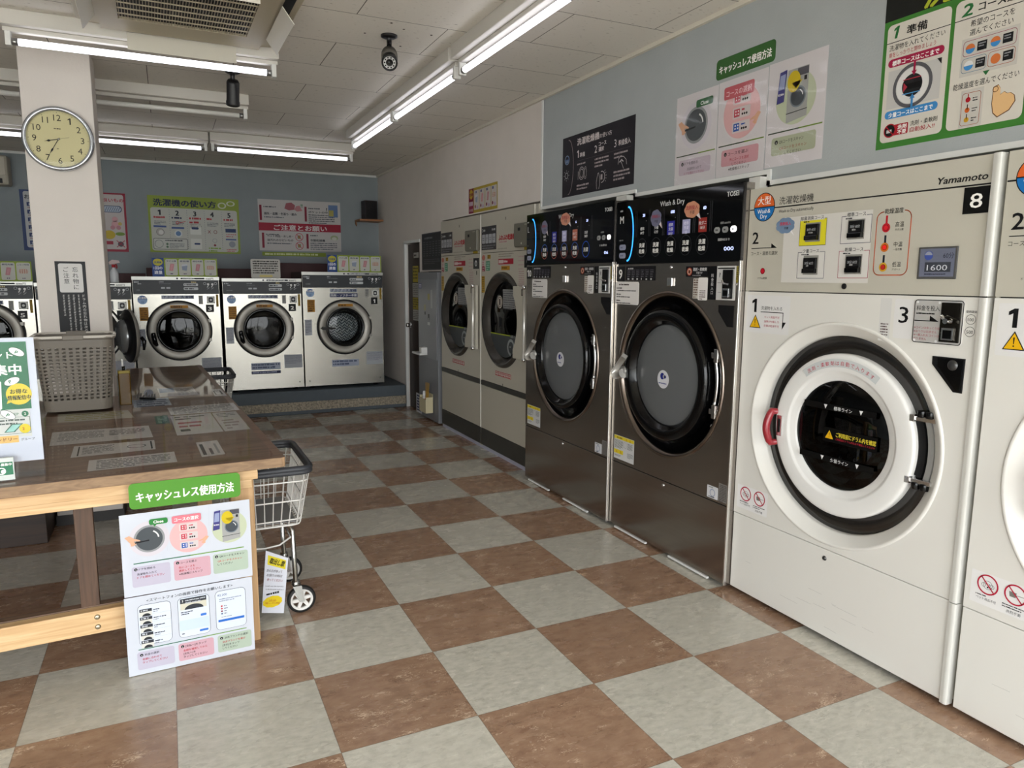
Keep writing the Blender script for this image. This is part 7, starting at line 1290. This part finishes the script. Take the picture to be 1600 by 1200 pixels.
# ---------------------------------------------------------------- laundry cart
m_wire = M('white_wire', '#d6d4cf', 0.35); m_rub = M('dark_grey_plastic', '#33353a', 0.5); m_leg = M('chrome_leg', '#c5c5c2', 0.18, 1.0)
def cart(loc, rz, label):
    t = thing('laundry_cart', label, 'cart', loc, rz, 'wire laundry carts')
    # local: origin on floor under the basket centre; basket 0.36 wide (x) x 0.50 deep (y)
    z0, z1 = 0.40, 0.645; a0, b0, a1, b1 = 0.145, 0.21, 0.185, 0.255
    def pt(u, v, f):     # u,v in -1..1 on the rectangle edge, f 0 bottom..1 top
        return ((a0+(a1-a0)*f)*u, (b0+(b1-b0)*f)*v, z0+(z1-z0)*f)
    b = MB()
    for f in (0.0, 0.10, 0.45, 0.80):
        r = 0.0034 if 0 < f < 1 else 0.004
        A, B_ = a0+(a1-a0)*f, b0+(b1-b0)*f; b.tube([(x, y, z0+(z1-z0)*f) for x, y in rrpts(-A, -B_, A, B_, 0.03, 3)], r, m_wire, n=6, closed=True)
    for i in range(9):
        u = -0.88+1.76*i/8; b.tube([pt(u, -1, 1), pt(u, -1, 0.02), pt(u, -0.97, 0), pt(u, 0.97, 0), pt(u, 1, 0.02), pt(u, 1, 1)], 0.0027, m_wire, n=5)
    for i in range(15):
        v = -0.92+1.84*i/14; b.tube([pt(-1, v, 1), pt(-1, v, 0.02), pt(-0.97, v, 0), pt(0.97, v, 0), pt(1, v, 0.02), pt(1, v, 1)], 0.0027, m_wire, n=5)
    b.build('wire_basket', t)
    b = MB(); pl_ = rrpts(-a1-0.004, -b1-0.004, a1+0.004, b1+0.004, 0.045, 5); b.tube([(x, y, z1+0.006) for x, y in pl_], 0.0125, m_rub, n=10, closed=True); b.tube([(x, y, z1-0.008) for x, y in pl_], 0.0115, m_rub, n=10, closed=True); b.build('rim', t)
    MB().box(-0.13, 0.13, -0.19, 0.19, z0+0.006, z0+0.009, M('cart_mat', '#8a8a8a', 0.6)).build('bottom_mat', t)
    for sx, sy in ((1, -1), (1, 1), (-1, -1), (-1, 1)):
        L = MB(); L.tube([(sx*0.10, sy*0.16, z0-0.006), (sx*0.115, sy*0.165, z0-0.04), (sx*0.12, sy*0.175, 0.135)], 0.0105, m_leg, n=12); lg = L.build('leg', t)
        wx, wy = sx*0.12+0.018, sy*0.175-0.022
        c_ = MB(); c_.lathe([(0, 0.0), (0.018, 0), (0.020, -0.012), (0, -0.012)][::-1], (sx*0.12, sy*0.175, 0.137), m_leg, n=18, axis='z'); 
        for q in (-0.020, 0.020): c_.prism([(sx*0.12-0.018, 0.128), (sx*0.12+0.018, 0.128), (wx+0.009, 0.055), (wx-0.009, 0.055)], wy+q-0.0015, wy+q+0.0015, m_leg)
        c_.prism([(sx*0.12-0.018, 0.124), (sx*0.12+0.018, 0.124), (sx*0.12+0.018, 0.128), (sx*0.12-0.018, 0.128)], wy-0.021, sy*0.175+0.015 if sy*0.175+0.015 > wy+0.02 else wy+0.021, m_leg); cs = c_.build('caster_fork', lg)
        w_ = MB(); w_.lathe([(0.047, -0.013), (0.055, -0.013), (0.060, -0.006), (0.060, 0.006), (0.055, 0.013), (0.047, 0.013)], (wx, wy, 0.060), M('tyre', '#151515', 0.6), n=36); w_.lathe([(0.048, -0.011), (0.048, 0.011), (0.039, 0.011), (0.039, -0.011), (0.048, -0.011)], (wx, wy, 0.060), m_wire, n=32); w_.lathe([(0, -0.013), (0.012, -0.013), (0.012, 0.013), (0, 0.013)], (wx, wy, 0.060), m_wire, n=16)
        for k in range(6):
            a = PI/3*k+0.2; c2, s2 = math.cos(a), math.sin(a); w_.prism([(wx+0.008*c2-0.010*s2, 0.060+0.008*s2+0.010*c2), (wx+0.041*c2-0.005*s2, 0.060+0.041*s2+0.005*c2), (wx+0.041*c2+0.007*s2, 0.060+0.041*s2-0.007*c2), (wx+0.008*c2+0.006*s2, 0.060+0.008*s2-0.006*c2)], -0.006+wy, 0.006+wy, m_wire)
        w_.build('wheel', lg)
    b = MB(); b.tube([(-0.12, -0.17, 0.31), (0.0, -0.175, 0.30), (0.06, -0.172, 0.305), (0.118, -0.17, 0.34)], 0.004, m_wire, n=6); b.tube([(0.118, -0.165, 0.30), (0.118, 0.165, 0.30)], 0.005, m_leg, n=8); b.tube([(-0.118, -0.165, 0.30), (-0.118, 0.165, 0.30)], 0.005, m_leg, n=8); b.build('leg_brace', t)
    return t
cart((-1.440, 0.755, 0), 0.0, 'white wire laundry cart with dark grey rim beside the near end of the table')
cart((-1.49, 3.87, 0), 0.0, 'dark rimmed laundry cart behind the far end of the table, mostly hidden')
s = MB(); W, H = 0.105, 0.275; s.poly([(0.028, 0.262), (0.115, 0.230), (0.090, -0.012), (0, 0.010)], '#c9cbd2', 0)
o = MB(); o.prism([(0.028, 0.275), (0.118, 0.225), (0.090, -0.015), (0, 0.008)], 0, 0.001, ink('#cbcdd6')); o.Y = -0.0005
o.poly([(0.036, 0.255), (0.108, 0.217), (0.104, 0.178), (0.032, 0.214)], '#cfc02c', 1); o.text('取出し票', 0.039, 0.221, 0.026, '#16160f', 2, wd=0.064, bold=0.04, rot=-0.46)
for i, (z_, tx) in enumerate(((0.185, '次の方が待って'), (0.165, 'お困りの時は'), (0.145, '使ってください'))): o.text(tx, 0.026, z_, 0.013, '#3a2a2c' if i < 2 else '#8a3a3c', 1, wd=0.066, rot=-0.30, bold=0.01)
for i in range(2): o.text(('Look out the laundry', 'so the next person could use it')[i], 0.020, 0.120-i*0.014, 0.009, '#333333', 1, wd=0.075, rot=-0.25)
o.scrib(0.022, 0.090, 0.085, 1, 0.010, '#2a2a2a', 1)
pts = []
for k in range(40): a = 2*PI*k/40; r = 1+0.07*abs(math.sin(5*a)); pts.append((0.046+0.038*r*math.cos(a), 0.048+0.024*r*math.sin(a)))
o.poly(pts, '#d6bc22', 1); o.text('ふわふわ', 0.030, 0.052, 0.012, '#a8442c', 2, wd=0.03, rot=-0.2, bold=0.02); o.text('千葉ニュータウン中央店', 0.014, 0.044, 0.010, '#a8442c', 2, wd=0.062, rot=-0.2, bold=0.01)
o = o.build('hanging_tag'); o.location = (-1.470, 0.525, 0.035); o.rotation_euler = (0, 0, 0.1); tag(o, 'white paper tag with yellow heading hung on the cart beside the table leg', 'tag')
